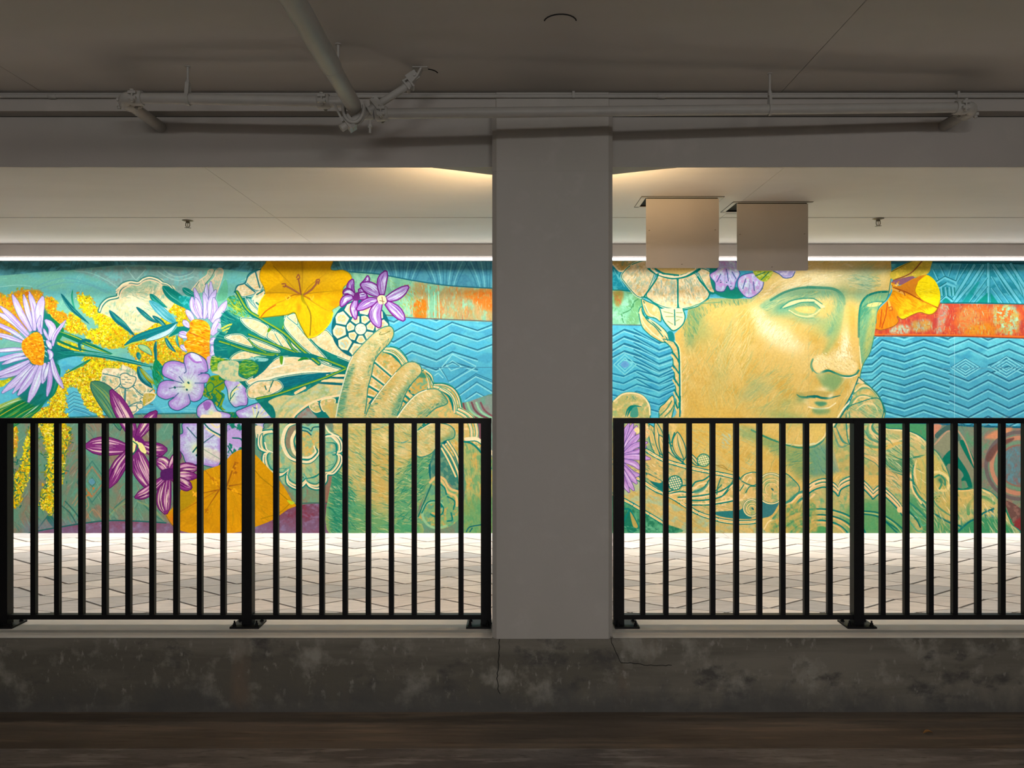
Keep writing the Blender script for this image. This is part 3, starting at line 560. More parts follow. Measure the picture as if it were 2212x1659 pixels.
def acanthus():
    CR = (238,212,164); M1 = [(222,190,130),(246,230,196),(190,196,156)]
    def slab(s, mot=M1, e=TEAL, ew=2.2, cell=(7,7)):
        fill(s, CR, mot=mot, cell=cell, sharp=3); hatch(s, 26, 8, 1.5, RNG.uniform(-60, 20), [(222,184,120),(250,238,210),(196,190,140),(232,206,160)], .7); line(s, 3.6, (250,238,208), .95, closed=True); 
        if e: line(s, ew, e, closed=True)
    fill('M 60,1040 250,990 460,1000 930,940 1120,1130 1320,1340 1620,1210 1900,1500 2150,1750 2100,2300 1900,2650 1500,2720 700,2720 300,2250 0,1950 -100,1300', (10,112,106), smooth=False, mot=(20,130,116), cell=14)
    for s in ('M 170,1020 240,1000 420,1030 630,1150 600,1330 400,1230 250,1130', 'M 0,1290 200,1300 370,1490 100,1420 -100,1340', 'M 290,1350 480,1400 780,1530 800,1580 500,1500', 'M 640,1240 720,1220 850,1480 720,1400 620,1330', 'M 730,1230 850,1280 1000,1480 1040,1560 900,1510', 'M 920,1000 960,980 1140,1140 1280,1310 1700,1800 1300,1560 930,1180', 'M 1010,1390 1080,1420 1220,1540 1180,1570 1060,1500', 'M 960,970 1100,930 1140,1110 1050,1060', 'M 1350,1350 1500,1290 1620,1210 1800,1400 1950,1500 2080,1620 2212,1800 1830,1660 1560,1540'):
        slab(s, ew=1.6)
    # round rosettes
    def rosette(cx, cy, r1, r2, r3, n, a0, a1, sh='M'):
        cc = c('%s %f,%f' % (sh, cx, cy))[0]; fill([cc + [math.cos(t) * r3, math.sin(t) * r3] for t in np.linspace(0, 6.28, 20)[:-1]], DTEAL)
        for (ra, rb, m) in ((r2, r3, n), (r1, r2, n - 3)):
            da = 2 * math.pi / m
            for i in range(m):
                t0, t1 = a0 + da * i, a0 + da * (i + 1); tm = (t0 + t1) / 2; g0 = 2.2 / ra; g1 = 2.2 / rb
                q = [cc + [math.cos(t) * r, math.sin(t) * r] for r, t in ((ra + 1.6, t0 + g0), (rb * .86, t0 + g1), (rb * .955, t0 * .62 + t1 * .38), (rb * .955, t0 * .38 + t1 * .62), (rb * .86, t1 - g1), (ra + 1.6, t1 - g0))]
                fill(q, (244,226,186), smooth=False); fill([cc + (np.array(v) - cc) * 1.0 * .0 + (np.array(v) - np.mean(q, 0)) * .62 + (np.mean(q, 0) - cc) for v in q], (226,190,126), mot=[(206,196,140),(170,204,196)], cell=3)
        fill([cc + [math.cos(t) * r1 * .9, math.sin(t) * r1 * .9] for t in np.linspace(0, 6.28, 12)[:-1]], (226,222,196)); hatch([cc + [math.cos(t) * r1 * .8, math.sin(t) * r1 * .8] for t in np.linspace(0, 6.28, 12)[:-1]], 16, 4, 1.4, 40, [(20,120,110),(250,240,220),(120,180,160)])
    rosette(2212, 1190, 13, 32, 63, 10, .2, 6.48)
    # left rosette behind trumpet
    for s in ('M 70,560 120,450 240,420 400,540 380,600 160,640', 'M 260,380 330,260 440,200 540,170 540,480 420,530', 'M 250,650 350,760 480,900 470,1000 330,860', 'M 430,600 560,520 560,760 480,860 380,720'): slab(s, e=(70,140,140))
    lines('M 60,560 110,450 240,400 300,260 420,190 520,170|M 250,430 400,550|M 420,220 490,480', 3, (30,110,116)); lines('M 370,680 460,560 560,560|M 400,720 500,660 500,760', 4, CREAM); lines('M 440,600 540,540|M 430,740 480,780|M 260,650 340,660', 3, (8,110,104))
    # long leaf to lower left
    slab('N 0,290 80,190 250,140 480,180 720,210 480,230 300,280', e=(60,150,120))
    slab('N 280,640 500,520 700,330 830,250 930,240 1130,240 1400,300 1650,390 1880,470 1700,510 1300,520 820,590 500,690 310,720', ew=1.6, cell=(14,6)); hatch('N 600,480 900,300 1700,420 1700,490 900,540', 150, 14, 1.4, -6, [(226,190,120),(250,234,200),(200,196,150)], .6)
    lines('N 320,690 700,590 1200,500 1650,500', 3.4, (250,234,200)); lines('N 900,250 890,370 830,400 700,440', 3, (230,240,230), .8)
    fill('N 820,620 1000,580 1300,540 1700,510 1500,610 1250,680 900,770 860,680', (10,106,122)); hatch('N 820,620 1300,550 1600,530 1250,670 900,760', 40, 20, 2, -14, [(20,130,140),(8,90,104)], .6)
    slab('N 290,780 430,670 600,650 760,640 850,690 870,780 700,880 480,950 300,930', mot=[(170,180,130),(220,180,110),(246,226,190)], e=(70,140,130)); lines('N 720,650 690,720 650,830|N 580,740 600,800', 2.4, (20,110,100)); fill('N 680,760 790,740 860,780 680,850', (244,214,170)); lines('N 600,960 900,860', 1.4, TEAL)
    fill('N -200,330 120,330 130,560 290,640 0,660 -200,560', (206,200,150), mot=(150,186,150), cell=7)
    # scroll band with eye
    sc = 'N 640,1000 880,900 1070,900 1280,820 1450,720 1600,640 1930,580 1940,900 1700,930 1450,1010 1200,1130 1040,1290 930,1500 900,1800 760,1900 700,1500 760,1260 720,1100'
    fill(sc, (206,196,136), mot=[(226,196,130),(150,176,120),(180,196,160)], cell=(12,9), sharp=4)
    lines('N 1600,600 1940,600|N 1480,690 1600,690 1900,710', 5, DTEAL, taper='s'); lines('N 1640,560 1940,560|N 1560,650 1900,650', 5, (244,214,160)); lines('N 1050,890 1180,820 1270,820 1350,730', 4, (30,130,130)); lines('N 1100,860 1260,770', 6, (238,206,150))
    fill('N 1100,1280 1280,1100 1500,970 1840,920 1840,1300 1400,1300', (12,110,106)); fill('N 1120,1280 1290,1110 1400,1200 1460,1300', (140,150,140), mot=(150,120,110), cell=8)
    lines('N 1850,900 1550,960 1330,1050 1140,1190 1030,1330', 5, (246,214,166)); line('N 1850,930 1560,985 1340,1075 1150,1215 1070,1310', 2.6, TEAL); lines('N 900,1290 960,1190 1150,1050|N 780,1250 900,1050 1100,900', 4, (160,186,140), .8)
    for s in ('N 1340,1070 1440,1010 1510,1050 1540,1150 1450,1190 1370,1140', 'N 1530,1010 1620,960 1770,960 1760,1060 1640,1170 1560,1150'): fill(s, (206,180,110), mot=[(150,176,120),(230,200,150)], cell=6); line(s, 2, (236,226,176), closed=True)
    line('N 1500,1040 1540,1150 1560,1170', 2.6, DTEAL)

def scallop():
    out = 'D 60,210 70,290 120,370 105,440 150,540 250,590 300,660 430,695 480,660 570,690 650,640 680,575 770,510 795,400 775,330 790,280 740,225 690,205 650,150 560,120 500,160 440,120 250,110 150,180'
    fill(out, (146,186,140), mot=[(186,188,130),(120,174,144),(206,182,120)], cell=(10,10), sharp=4)
    hatch(out, 160, 14, 2, 50, [(200,176,110),(90,156,124),(160,190,130),(214,180,110)], .6)
    rim = c('D 190,200 100,215 75,270 90,350 165,385 125,400 120,470 160,550 260,580 330,530 320,590 330,650 410,690 480,640 470,600 510,670 590,690 650,630 660,570 720,560 780,480 780,410 720,390 785,370 780,290 730,240 660,245')
    ins = np.array([430., 360.]) / 3.95 + [540, 880]
    line(rim, 9, TEAL)
    for k, col in ((1.0, CREAM), (.94, (240,216,164)), (.885, (20,124,112)), (.85, (110,176,150))): line(ins + (rim - ins) * k, 3.4 if k > .9 else 2.4, col)
    lines('D 120,250 130,330 190,390|D 250,520 310,520|D 470,610 560,590 620,540|D 650,300 730,310 740,390 710,410|D 640,510 720,480|D 310,560 340,600', 3.4, TEAL, taper='se'); lines('D 130,300 150,360 200,385', 3, CREAM)
    ring = 'D 420,120 330,160 290,260 300,350 350,430 440,460 520,460 580,400 590,340'
    fill('D 460,140 380,150 300,230 300,350 380,440 440,380 370,300 380,200 440,160', (140,124,100), mot=(120,150,120), cell=6)
    line(ring, 9, TEAL); line(ring, 5.5, (244,222,176)); line(c(ring) + [-4, 0], 2.2, CREAM); line('D 390,210 360,280 380,380 450,430 540,420 580,350', 7, (240,220,172)); line('D 400,220 380,290 410,380', 2.4, TEAL)
    fill('D 440,220 530,190 600,230 600,330 540,400 460,410 400,330', (200,180,110), mot=[(150,180,130),(220,176,90)], cell=5); line('D 440,440 520,440 580,380 560,340', 3, TEAL); line('D 440,430 500,425 560,380 550,330', 3, CREAM)
    lines('D 440,150 500,175 530,150 600,150|D 445,175 490,190 525,225 540,195 600,180', 4, (130,190,160)); lines('D 440,165 500,180 525,200 545,170 600,165|D 445,195 490,205 525,235', 2.6, DTEAL); lines('D 640,150 680,210 760,250|D 640,250 700,250 760,310', 3.5, CREAM)
    fill('D 50,160 110,170 90,240 60,260', (230,210,170)); lines('D 70,230 65,330|D 110,220 120,330', 2, (60,130,120))

def hand():
    HT = [(206,170,92),(150,176,126),(226,204,140)]
    def finger(s, e=TEAL):
        fill(s, (208,190,128), mot=HT, cell=(9,9), sharp=3); 
    # fan of shell behind fingers
    fan = 'O 250,260 400,130 500,70 640,120 760,250 800,340 1010,420 1100,470 1200,580 1220,690 1350,690 1540,760 1660,900 1690,1080 1850,1180 1960,1330 1990,1600 2060,1700 1700,1900 300,1900 -100,1300'
    fill(fan, (212,180,108), mot=[(150,176,120),(236,206,150),(206,166,80)], cell=(8,8))
    for s in ('O 400,140 560,200 680,320 740,400', 'O 420,100 560,110 680,200 790,340', 'O 1040,500 1110,600 1150,760', 'O 1080,470 1180,560 1210,690', 'O 1240,740 1400,790 1540,900 1590,1040 1600,1160', 'O 1250,700 1460,720 1600,830 1670,980 1690,1080', 'O 1600,1160 1720,1220 1800,1300 1860,1450 1870,1600', 'O 1650,1120 1800,1200 1920,1330 1960,1500 1950,1600', 'O 1340,780 1480,880 1560,1040 1580,1170'):
        line(s, 8, (60,150,120), .9); line(c(s) + [0, 0], 4.6, (248,226,180)); line(c(s) + [.6, 1.2], 1.4, (226,180,110))
    line('O 500,60 640,100 760,230 800,330', 2, TEAL); line('O 380,160 520,200 640,310 700,410', 5, TEAL, taper='se'); line('O 1220,690 1400,690 1560,760 1660,900 1700,1080', 2.4, TEAL); line('O 1360,820 1480,900 1540,1030 1560,1180', 6, TEAL, taper='se'); line('O 1040,470 1160,560 1220,690', 2.4, TEAL)
    for s in ('O 240,340 520,580', 'O 180,560 420,740', 'O 150,740 300,830', 'O 100,900 200,930'): line(s, 5.5, TEAL); line(c(s) + [1, -4], 3.4, (246,220,176)); line(c(s) + [0, 4], 3, (236,200,140))
    for s in ('O 820,810 900,890', 'O 760,900 830,960', 'O 710,970 780,1020', 'O 660,1050 720,1110', 'O 1150,1180 1220,1260'): line(s, 4.5, TEAL)
    fill('O 960,560 1080,480 1120,640 1110,760 900,860 840,800', (204,166,84), mot=(120,170,130), cell=5); fill('O 940,560 1050,500 1100,600', TEAL, .7, 1); fill('O 130,1030 220,930 90,1240 40,1260', DTEAL)
    fill('O 1240,1060 1460,1020 1560,1160 1560,1260 1200,1300 1150,1180', (222,184,110), mot=(170,180,120), cell=6)
    # wrist and palm
    palm = 'D 640,-20 1000,-30 1250,-20 1500,60 1570,120 1600,300 1560,420 1540,600 1490,750 1430,900 1440,1100 700,1100 705,580 720,400 715,150'
    fill(palm, (194,178,108), mot=[(160,180,122),(208,172,90),(190,186,126)], cell=(16,22), sharp=3)
    with clip(palm):
        fill('D 700,560 850,700 1050,850 1250,960 1440,1000 1440,1100 700,1100', (80,158,108), .8, 8); fill('D 700,420 780,560 860,800 760,1100 700,1100', (30,130,104), .75, 6); fill('D 1300,560 1420,420 1560,360 1540,620 1440,900 1430,1050 1250,1040 1230,760', (70,154,110), .8, 8); glow(822, 1010, 20, 90, (206,164,80), .6); glow(810, 935, 30, 20, (216,176,90), .5)
        hatch('D 700,300 1600,150 1560,500 1430,1060 700,1080', 900, 20, 1.9, lambda x, y: 40 - (x - 720) * .16 if y < 1060 else 14, [(214,180,104),(100,168,122),(60,146,116),(180,182,124),(232,208,150),(40,132,110),(240,222,170)], .62)
        hatch('D 700,600 900,640 900,1080 700,1080', 160, 18, 2.2, 38, [(20,120,100),(90,170,130),(40,140,110)], .8); hatch('D 1240,560 1560,360 1450,900 1240,1000', 160, 18, 2.2, -40, [(30,128,106),(96,168,120),(170,180,110)], .8)
        glow(830, 945, 12, 14, (240,214,150), .8); glow(872, 975, 14, 12, (240,208,150), .7); lines('D 1040,190 1110,180 1180,140|D 1230,290 1310,300 1370,270', 3, (90,156,140), taper='se'); lines('D 1060,500 1110,490|D 1130,530 1150,535', 1.6, (110,130,60))
        hatch('D 720,140 1000,140 1000,600 720,500', 240, 14, 1.5, 40, [(226,190,110),(120,170,120),(196,166,80)], .6)
    # fingers
    idx = 'B 1190,648 1226,676 1228,730 1190,800 1120,870 1065,950 1042,1060 1010,1180 1000,1290 980,1430 985,1500 730,1500 738,1430 770,1250 800,1130 838,1000 880,900 960,810 1050,720 1120,668'
    mid = 'B 1330,968 1400,955 1455,985 1468,1040 1430,1090 1385,1140 1340,1210 1310,1280 1290,1340 1240,1440 1200,1500 975,1500 985,1430 1040,1300 1130,1180 1250,1040'
    rng = 'B 1510,1190 1600,1188 1650,1230 1690,1290 1670,1320 1590,1350 1530,1400 1470,1460 1400,1540 1200,1540 1250,1430 1330,1320 1420,1230'
    lit = 'D 1430,200 1530,140 1600,130 1700,150 1750,200 1740,260 1660,290 1600,340 1540,400 1440,420 1400,320'
    for s, dark in ((rng, 'B 1690,1290 1600,1190 1640,1260 1600,1340 1500,1420 1400,1540 1480,1480'), (mid, 'B 1455,1060 1340,1210 1240,1440 1200,1430 1300,1200'), (idx, 'B 800,1130 740,1430 790,1430 850,1130 900,960'), (lit, 'D 1600,330 1740,250 1740,180 1700,240 1600,290')):
        finger(s)
        with clip(s):
            fill(dark, (70,146,116), .85, 5)
            hatch(s, 420 if s is not lit else 160, 11, 1.3, lambda x, y: -8 if s is idx else 25, [(226,204,150),(150,170,110),(214,176,100),(196,150,64),(236,220,170),(120,160,110)], .6)
            for k in range(26 if s is idx else 12):
                y = RNG.uniform(830, 900); x = 742 + (900 - y) * .35
                if s is idx: line([(x, y), (x + 14, y + 1)], 1.6, (90,146,124), .7, 'se')
        p_ = spline(c(s), True); keep = p_[:, 1] < (c('B 0,1420')[0][1] if s is not lit else 2000); i0 = int(np.argmax(~keep)) if (~keep).any() else 0; p_ = np.roll(p_, -i0, 0); keep = np.roll(keep, -i0); line(p_[keep], 2.2, (40,130,116), smooth=False)
    glow(780, 770, 9, 40, (240,222,172), .5, 15); glow(815, 725, 14, 8, (240,224,176), .6, -35); glow(845, 830, 10, 46, (210,160,70), .45, 32); glow(880, 800, 9, 30, (236,212,150), .5, 40); glow(925, 850, 26, 8, (238,214,150), .6, -15)
    for s_, n_, an in (('B 838,1000 800,1130 770,1250 738,1430 800,1430 830,1260 870,1100 900,980', 130, -6), ('B 1000,1420 1040,1310 1130,1190 1170,1200 1080,1340 1060,1440', 60, 10), ('B 1310,1270 1240,1430 1200,1430 1280,1260 1400,1120', 60, -50), ('B 1600,1340 1500,1420 1400,1430 1520,1330 1640,1290', 60, -40), ('B 1230,720 1190,800 1110,870 1065,960 1040,1060 1000,1060 1040,930 1100,840', 60, -60)): hatch(s_, n_, 9, 1.4, an, [(60,136,112),(90,156,124),(40,124,108),(150,170,120)], .75)
    for s_, n_ in (('B 930,900 1010,880 980,1080 900,1180 880,1060', 80), ('B 1180,690 1080,760 990,850 1040,860 1180,760', 50), ('B 1180,1250 1330,1060 1390,1040 1300,1190 1200,1330', 80), ('B 1360,1310 1480,1230 1560,1230 1440,1330 1380,1390', 60)): hatch(s_, n_, 8, 1.5, 30, [(250,236,200),(240,220,170),(226,200,140)], .8)
    line('B 880,905 838,1005 770,1250 735,1435', 2.4, (236,230,200), .9); line('B 1250,1045 1130,1185 1040,1310', 2, (250,236,200)); line('B 1260,1430 1335,1325 1425,1235 1510,1195', 2.4, (250,236,200)); lines('B 1120,700 1110,720 1150,715 1200,690', 1.4, (110,120,60)); line('D 1430,205 1530,145 1590,130', 2, (248,230,190))
    fill('D 1660,290 1680,300 1560,420 1545,620 1530,500 1590,380', DTEAL); lines('D 1450,180 1490,140|D 1440,190 1540,130|D 1500,150 1480,130', 3, TEAL)
    for s, an in (('B 740,1400 990,1400 990,1640 740,1640', 10), ('B 990,1380 1240,1400 1200,1640 990,1640', 25), ('B 1240,1400 1480,1440 1400,1640 1200,1640', 35)): hatch(s, 90, 14, 2.4, an, [(206,184,116),(196,172,96),(160,176,116),(222,196,130)], .85)
    # small scroll at the wrist and edge shell
    fill('D 1560,400 1640,340 1780,560 1790,720 1720,660 1560,560', (60,124,112), mot=(110,150,120), cell=8)
    for s in ('D 1650,320 1720,420 1780,560 1790,640', 'D 1690,290 1760,400 1800,520', 'D 1640,350 1700,460 1760,590'): line(s, 7, TEAL); line(s, 4, (244,212,150))
    sc = 'D 1430,960 1480,800 1540,620 1590,590 1650,610 1700,680 1790,720 1820,800 1790,860 1800,930 1720,1010 1600,1040 1500,1000'
    fill(sc, (126,174,118), mot=[(196,170,96),(96,160,130)], cell=7)
    lines('D 1540,640 1590,600 1650,640 1690,720 1760,760 1770,840|D 1560,620 1600,590 1660,610 1710,690 1790,720', 5, (228,190,124)); lines('D 1600,640 1660,680 1680,740|D 1690,760 1750,800 1740,870|D 1720,900 1730,960 1690,970', 3, TEAL); lines('D 1550,660 1440,930', 3, (30,110,100))
    lines('D 1650,880 1640,820 1580,800 1500,830 1475,920 1520,1000 1600,1030 1680,1010', 5, (150,196,150)); lines('D 1640,850 1600,800 1520,810 1470,900|D 1545,910 1580,930 1640,910 1655,860 1630,820', 2.8, TEAL); line('D 1560,900 1600,910 1630,870', 4, (226,180,100))
    edge = 'D 1820,320 1900,300 1990,380 2100,500 2120,1100 1810,1090 1840,700'
    fill(edge, (170,176,108), mot=[(206,170,90),(120,166,110)], cell=(9,14)); hatch(edge, 220, 14, 1.8, 80, [(206,170,90),(110,166,120),(226,190,110),(80,150,110)], .6); fill('D 1830,800 2100,800 2100,1100 1820,1090', (80,156,104), .6, 6); line('D 1820,290 1900,310 1980,390 2060,520', 4, TEAL)
    lines('D 1850,270 1940,270 2000,320 2080,400', 8, CREAM); lines('D 1850,290 1940,290 2010,350', 2, TEAL); lines('D 1850,1060 1880,1020 1980,1000|D 1900,1030 1880,1060', 2.4, DTEAL)

def stems_to_hand():
    for s, w in (('N -200,-20 200,100 500,180 800,200 1100,200 1500,260 1960,430', 7), ('M 100,560 280,860 500,1010 900,1260 1200,1540 1500,1780', 8.5), ('N 300,-140 700,20 1150,180 1400,220', 6), ('N 440,960 800,880 1200,740 1600,600 1960,450', 6.5), ('N 0,40 260,130 620,210 800,210', 6), ('N 300,-60 400,60 600,170', 4), ('N 960,-60 1040,80 1160,190', 5)):
        line(s, w, (6,112,96)); p = c(s); line(p + [0, -.9], w * .42, (110,158,30), .95); line(p + [0, .4], w * .2, (190,186,60), .7)
    fill('N 800,190 1100,170 1400,200 1500,250 1300,260 1000,230', (6,110,106)); fill('N 330,230 560,300 760,220 560,480 380,610 420,480 500,330', (10,104,104)); line('N 760,220 560,460 390,610', 5, (8,110,110), taper='e')
    fill('N 140,380 220,300 360,310 470,400 440,520 330,580 250,600 150,520', (90,150,40), mot=(20,120,80), cell=(5,3)); hatch('N 140,380 360,310 470,450 250,600', 60, 9, 2, 0, [(180,200,70),(14,110,80),(120,180,80),(30,130,90)], .9)
    fill('N 330,250 620,270 600,320 400,310', (130,196,190), mot=(20,120,120), cell=4)
    fill('N 830,240 890,240 870,370 840,340', (80,150,30)); leaf('N 1140,310 1240,270 1350,285', 6, (40,130,40), None, 1, [(10,110,70)], 3); fill('M 620,1240 640,1180 690,1180 650,1240', (90,150,20)); leaf('M 880,980 860,1090 890,1200', 10, (110,160,30), None, 1, [(20,120,70)], 4); fill('M 560,1010 880,980 870,1170 780,1150', (40,140,110), .9)
    line('M 1360,1370 1520,1520 1800,1660', 3, TEAL)

def right_back():
    fill('P 1090,550 2365,550 2365,1165 1090,1165', (96,180,200), smooth=False)
    # fan-relief frieze at the top right
    fz = 'P 1090,550 2365,550 2365,660 2212,656 2030,653 1900,650 1480,640 1325,627 1090,624'
    fill(fz, (64,160,186), mot=[(84,180,196),(40,140,160)], cell=(20,14), smooth=False)
    fill('F 780,90 2400,110 2400,150 1260,132 800,140', (52,110,126)); line('F 1240,130 2400,142', 2.4, (20,90,100))
    with clip(fz, False):
        fill('E 100,180 200,240 330,420 330,430 100,410', (30,140,160), mot=(70,176,190), cell=6); line('E 100,415 330,425', 2.4, TEAL); lines('E 130,200 180,300|E 170,260 240,380', 2, PALE, .6)
        for s in ('F 1790,160 1660,360 1500,548', 'F 1700,160 1600,330 1480,520', 'F 1840,560 1845,350 1845,150', 'F 1900,160 2040,360 2180,556', 'F 2000,160 2120,330 2250,520', 'F 2250,560 2212,430 2120,200', 'F 2080,150 2250,420'):
            line(s, 9, (24,130,140), smooth=False); line(s, 6, (104,192,212), smooth=False)
        for s in ('F 1640,550 1760,390 1830,290', 'F 1690,550 1790,430 1830,380', 'F 1570,550 1700,370 1800,210', 'F 2060,550 1950,400 1880,280', 'F 1990,550 1920,450 1880,400', 'F 2130,550 2010,380 1900,200', 'F 1560,150 1500,320', 'F 1470,150 1430,270', 'F 1340,160 1390,270', 'F 1270,200 1330,330', 'F 1630,150 1520,330'):
            line(s, 3, (96,186,206), smooth=False); line(c(s) + [2, 0], 1.2, (20,110,120), smooth=False)
        fill('F 1840,440 1720,550 1840,550', (16,140,130), smooth=False); fill('F 1870,440 1950,550 1870,550', (16,140,130), smooth=False); fill('F 1560,550 1730,330 1760,330 1640,550', (24,150,150), .8, smooth=False)
        lines('F 1310,340 1390,285 1500,330 1510,350|F 1340,390 1410,345 1500,380|F 1340,530 1400,480 1470,530', 5, (104,196,214), smooth=False); lines('F 1310,325 1395,272 1510,320|F 1340,380 1410,335|F 1350,520 1410,465 1480,520', 1.8, (16,100,112), smooth=False)
        for x in (1355, 1400, 1440, 1475): line('F %d,%d %d,%d' % (x, 390, x + 10, 470), 3.2, (110,200,216)); line('F %d,%d %d,%d' % (x + 18, 390, x + 24, 470), 1.6, (10,120,116))
        fill('F 1370,540 1410,500 1450,540', (16,140,130))
        for k in range(14): lines('F %d,150 %d,550' % (2250 + k * 60, 2290 + k * 60), 2.6, (104,192,212) if k % 2 else (20,110,120))
    line('F 1330,552 1700,550 2212,562 2800,570', 2.6, (12,96,100))
    # green strip left of the head
    fill('E -900,420 110,420 200,422 330,440 420,520 410,640 440,775 120,770 -900,770', (128,196,156), smooth=False, mot=[(106,170,120),(150,216,176)], cell=(12,12))
    fill('E 120,430 230,435 200,570 150,580 130,480', (160,130,50), .8, 2, mot=(190,90,40), cell=4); fill('E 330,470 420,520 400,640 380,770 260,760 340,560', (110,170,110), .8, 2)
    lines('E 330,560 300,620 220,660 215,690|E 380,510 340,540 330,590|E 215,710 230,750', 2.4, (70,140,90)); line('E 110,778 440,782', 2.4, (90,100,90)); hatch('E 120,560 380,560 380,760 120,760', 60, 8, 1.6, 50, [(160,226,190),(110,180,140)])
    # rust ribbon right
    rb = 'F 640,900 660,700 900,540 1330,555 2212,566 2900,572 2900,925 2212,914 1500,893 800,884 660,890'
    fill(rb, (186,70,50), smooth=False, mot=[(206,94,46),(166,58,56)], cell=(14,24), sharp=4)
    with clip(rb, False):
        fill('F 1540,600 1900,590 1900,870 1560,850', (210,130,40), .5, 5); fill('F 1900,590 2140,600 2150,850 1960,860', (176,186,100), .8, 4, mot=[(150,214,170),(222,120,40)], cell=(6,9), sharp=8); fill('F 1540,660 1720,600 1800,840 1600,860', (190,160,90), .5, 4, mot=(226,110,50), cell=5)
        fill('F 1340,580 1420,580 1410,700 1360,860 1310,850', (196,130,110), .7, 2, mot=(150,190,170), cell=5); fill('F 1060,740 1240,730 1230,830 1060,840', (176,160,70), .7, 3, mot=(150,190,150), cell=5); fill('F 870,790 1010,780 1010,865 830,865', (170,200,170), .85, 2, mot=(210,120,80), cell=5); fill('F 1700,780 1900,770 1900,900 1600,890', (206,140,20), .6, 4)
        hatch('F 660,560 2900,560 2900,920 660,900', 800, 9, 1.6, 86, [(214,84,46),(166,50,50),(206,150,60),(150,206,170),(226,110,46),(180,60,44),(160,190,150)], .65); hatch('F 660,560 2900,560 2900,920 660,900', 300, 9, 1.4, 0, [(214,84,44),(160,60,60),(220,150,60)], .5)
        dabs('F 1940,600 2120,600 2130,840 1950,840', 26, 7, [(226,110,40),(160,220,180),(170,200,120)], .8); line('F 660,880 1500,886 2900,915', 4, (224,104,34), .9)
    line('F 640,893 1500,896 2212,917 2900,928', 2.6, (120,60,40)); line('F 640,903 2900,935', 1.8, (150,220,226), .8)
    # chevrons right of the head
    bl = 'F 300,905 1500,902 2212,922 2900,935 2900,1960 2212,1930 1500,1900 700,1880 300,1880'
    fill(bl, (84,180,200), smooth=False, mot=[(66,160,190),(98,196,212)], cell=(40,20)); fill('F 1100,1250 2900,1200 2900,1960 1200,1900', (70,156,186), .6, 8)
    with clip(bl, False):
        xs = np.array([x / 4.809 + 1752 for x in (330,500,640,745,975,1175,1440)])
        for k in range(-2, 14):
            ys = np.array([y / 4.809 + 540 for y in (950,1040,1030,940,1005,935,1020)]) + k * 17.0
            chevrons(xs, ys, 3.4, (128,214,222), (36,120,146)); line(np.stack([xs, ys + 6], 1), 2.2, (60,150,184), .6, smooth=False)
        xr = np.array([x / 4.809 + 1752 for x in (1440,1640,1845,2060,2280,2490,2700,2900)])
        for k in range(-2, 4):
            ys = np.array([y / 4.809 + 540 for y in (1010,935,1030,950,1040,960,1050,970)]) + k * 18.2
            n0 = 0 if k < 2 else 2
            chevrons(xr[:], ys, 3.2, (130,212,222), (36,114,144)) if k < 2 else (chevrons(xr[2:5], ys[2:5], 3, (130,212,222), (36,114,144)), chevrons(xr[4:7], ys[4:7], 3, (130,212,222), (36,114,144)))
        for k in range(0, 8):
            ys = np.array([y / 4.809 + 540 for y in (1290,1370,1265,1370,1270,1380,1280,1380)]) + k * 19.5
            chevrons(xr, ys, 3.2, (126,206,218), (40,112,144))
        for cx, cy, r in ((1610,1225,150), (2035,1215,170), (2460,1220,170)):
            for f in (1, .68, .38): 
                q = 'F %d,%d %d,%d %d,%d %d,%d' % (cx - r * f, cy, cx, cy - r * f * .62, cx + r * f, cy, cx, cy + r * f * .62); line(q, 2.8, (130,212,222), smooth=False, closed=True); line(c(q) + [0, -2], 1.3, (40,112,144), smooth=False, closed=True)
        line('F 1380,1250 1500,1228 2900,1228', 1.2, (90,150,170)); hatch('F 300,905 2900,925 2900,1880 300,1880', 420, 22, 2, 22, [(110,200,214),(64,156,188),(90,150,180)], .4)
        line('F 1495,900 1495,1900', 1, (170,220,226), .7)
    # chevrons left of the head
    bl2 = 'E -900,782 120,780 430,785 540,900 720,1000 770,1200 760,1500 740,1659 740,1760 520,1850 100,1760 -900,1760'
    fill(bl2, (78,178,206), smooth=False, mot=[(64,160,196),(90,190,210)], cell=(30,14))
    with clip(bl2, False):
        for k in range(0, 5):
            q = c('E -120,%d 110,%d 240,%d 420,%d 600,%d 760,%d' % tuple(v + k * 74 for v in (835,905,830,890,970,915))); 
            if k < 4: chevrons(q[:4, 0], q[:4, 1], 2.6)
            line(q[2:], 3, (30,116,150), smooth=False); line(q[2:] + [0, 3.4], 2.2, PALE, .8, smooth=False)
        for k in range(0, 8): q = c('E 340,%d 600,%d 770,%d' % tuple(v + k * 72 for v in (820,965,905))); line(q, 2.8, (30,116,150), .9, smooth=False); line(q + [0, 3.2], 2, (120,206,216), .8, smooth=False)
        for k in range(0, 6): q = c('E -120,%d 230,%d 370,%d 600,%d 770,%d' % tuple(v + k * 74 for v in (1225,1310,1245,1310,1225))); line(q, 3, (30,116,150), .9, smooth=False); line(q + [0, 3.2], 2, (120,206,216), .8, smooth=False)
        for f in (1, .66, .36): line('E %d,1190 245,%d %d,1190 245,%d' % (245 - 115 * f, 1190 - 105 * f, 245 + 115 * f, 1190 + 105 * f), 2.4, (120,206,216), smooth=False, closed=True)
        fill('E 200,1190 245,1150 290,1190 245,1225', (100,150,206), .8)
    # bottom right
    fill('H -200,200 780,262 1700,290 2212,302 2900,310 2900,1500 -200,1500', (124,134,112), smooth=False, mot=[(94,150,110),(150,120,104),(110,140,120)], cell=(16,20), sharp=4)
    fill('H 760,262 1200,262 1230,330 1180,440 1000,340 800,320', (74,150,100)); line('H 700,258 1200,258 1700,290 2212,302 2900,312', 4, (20,96,120))
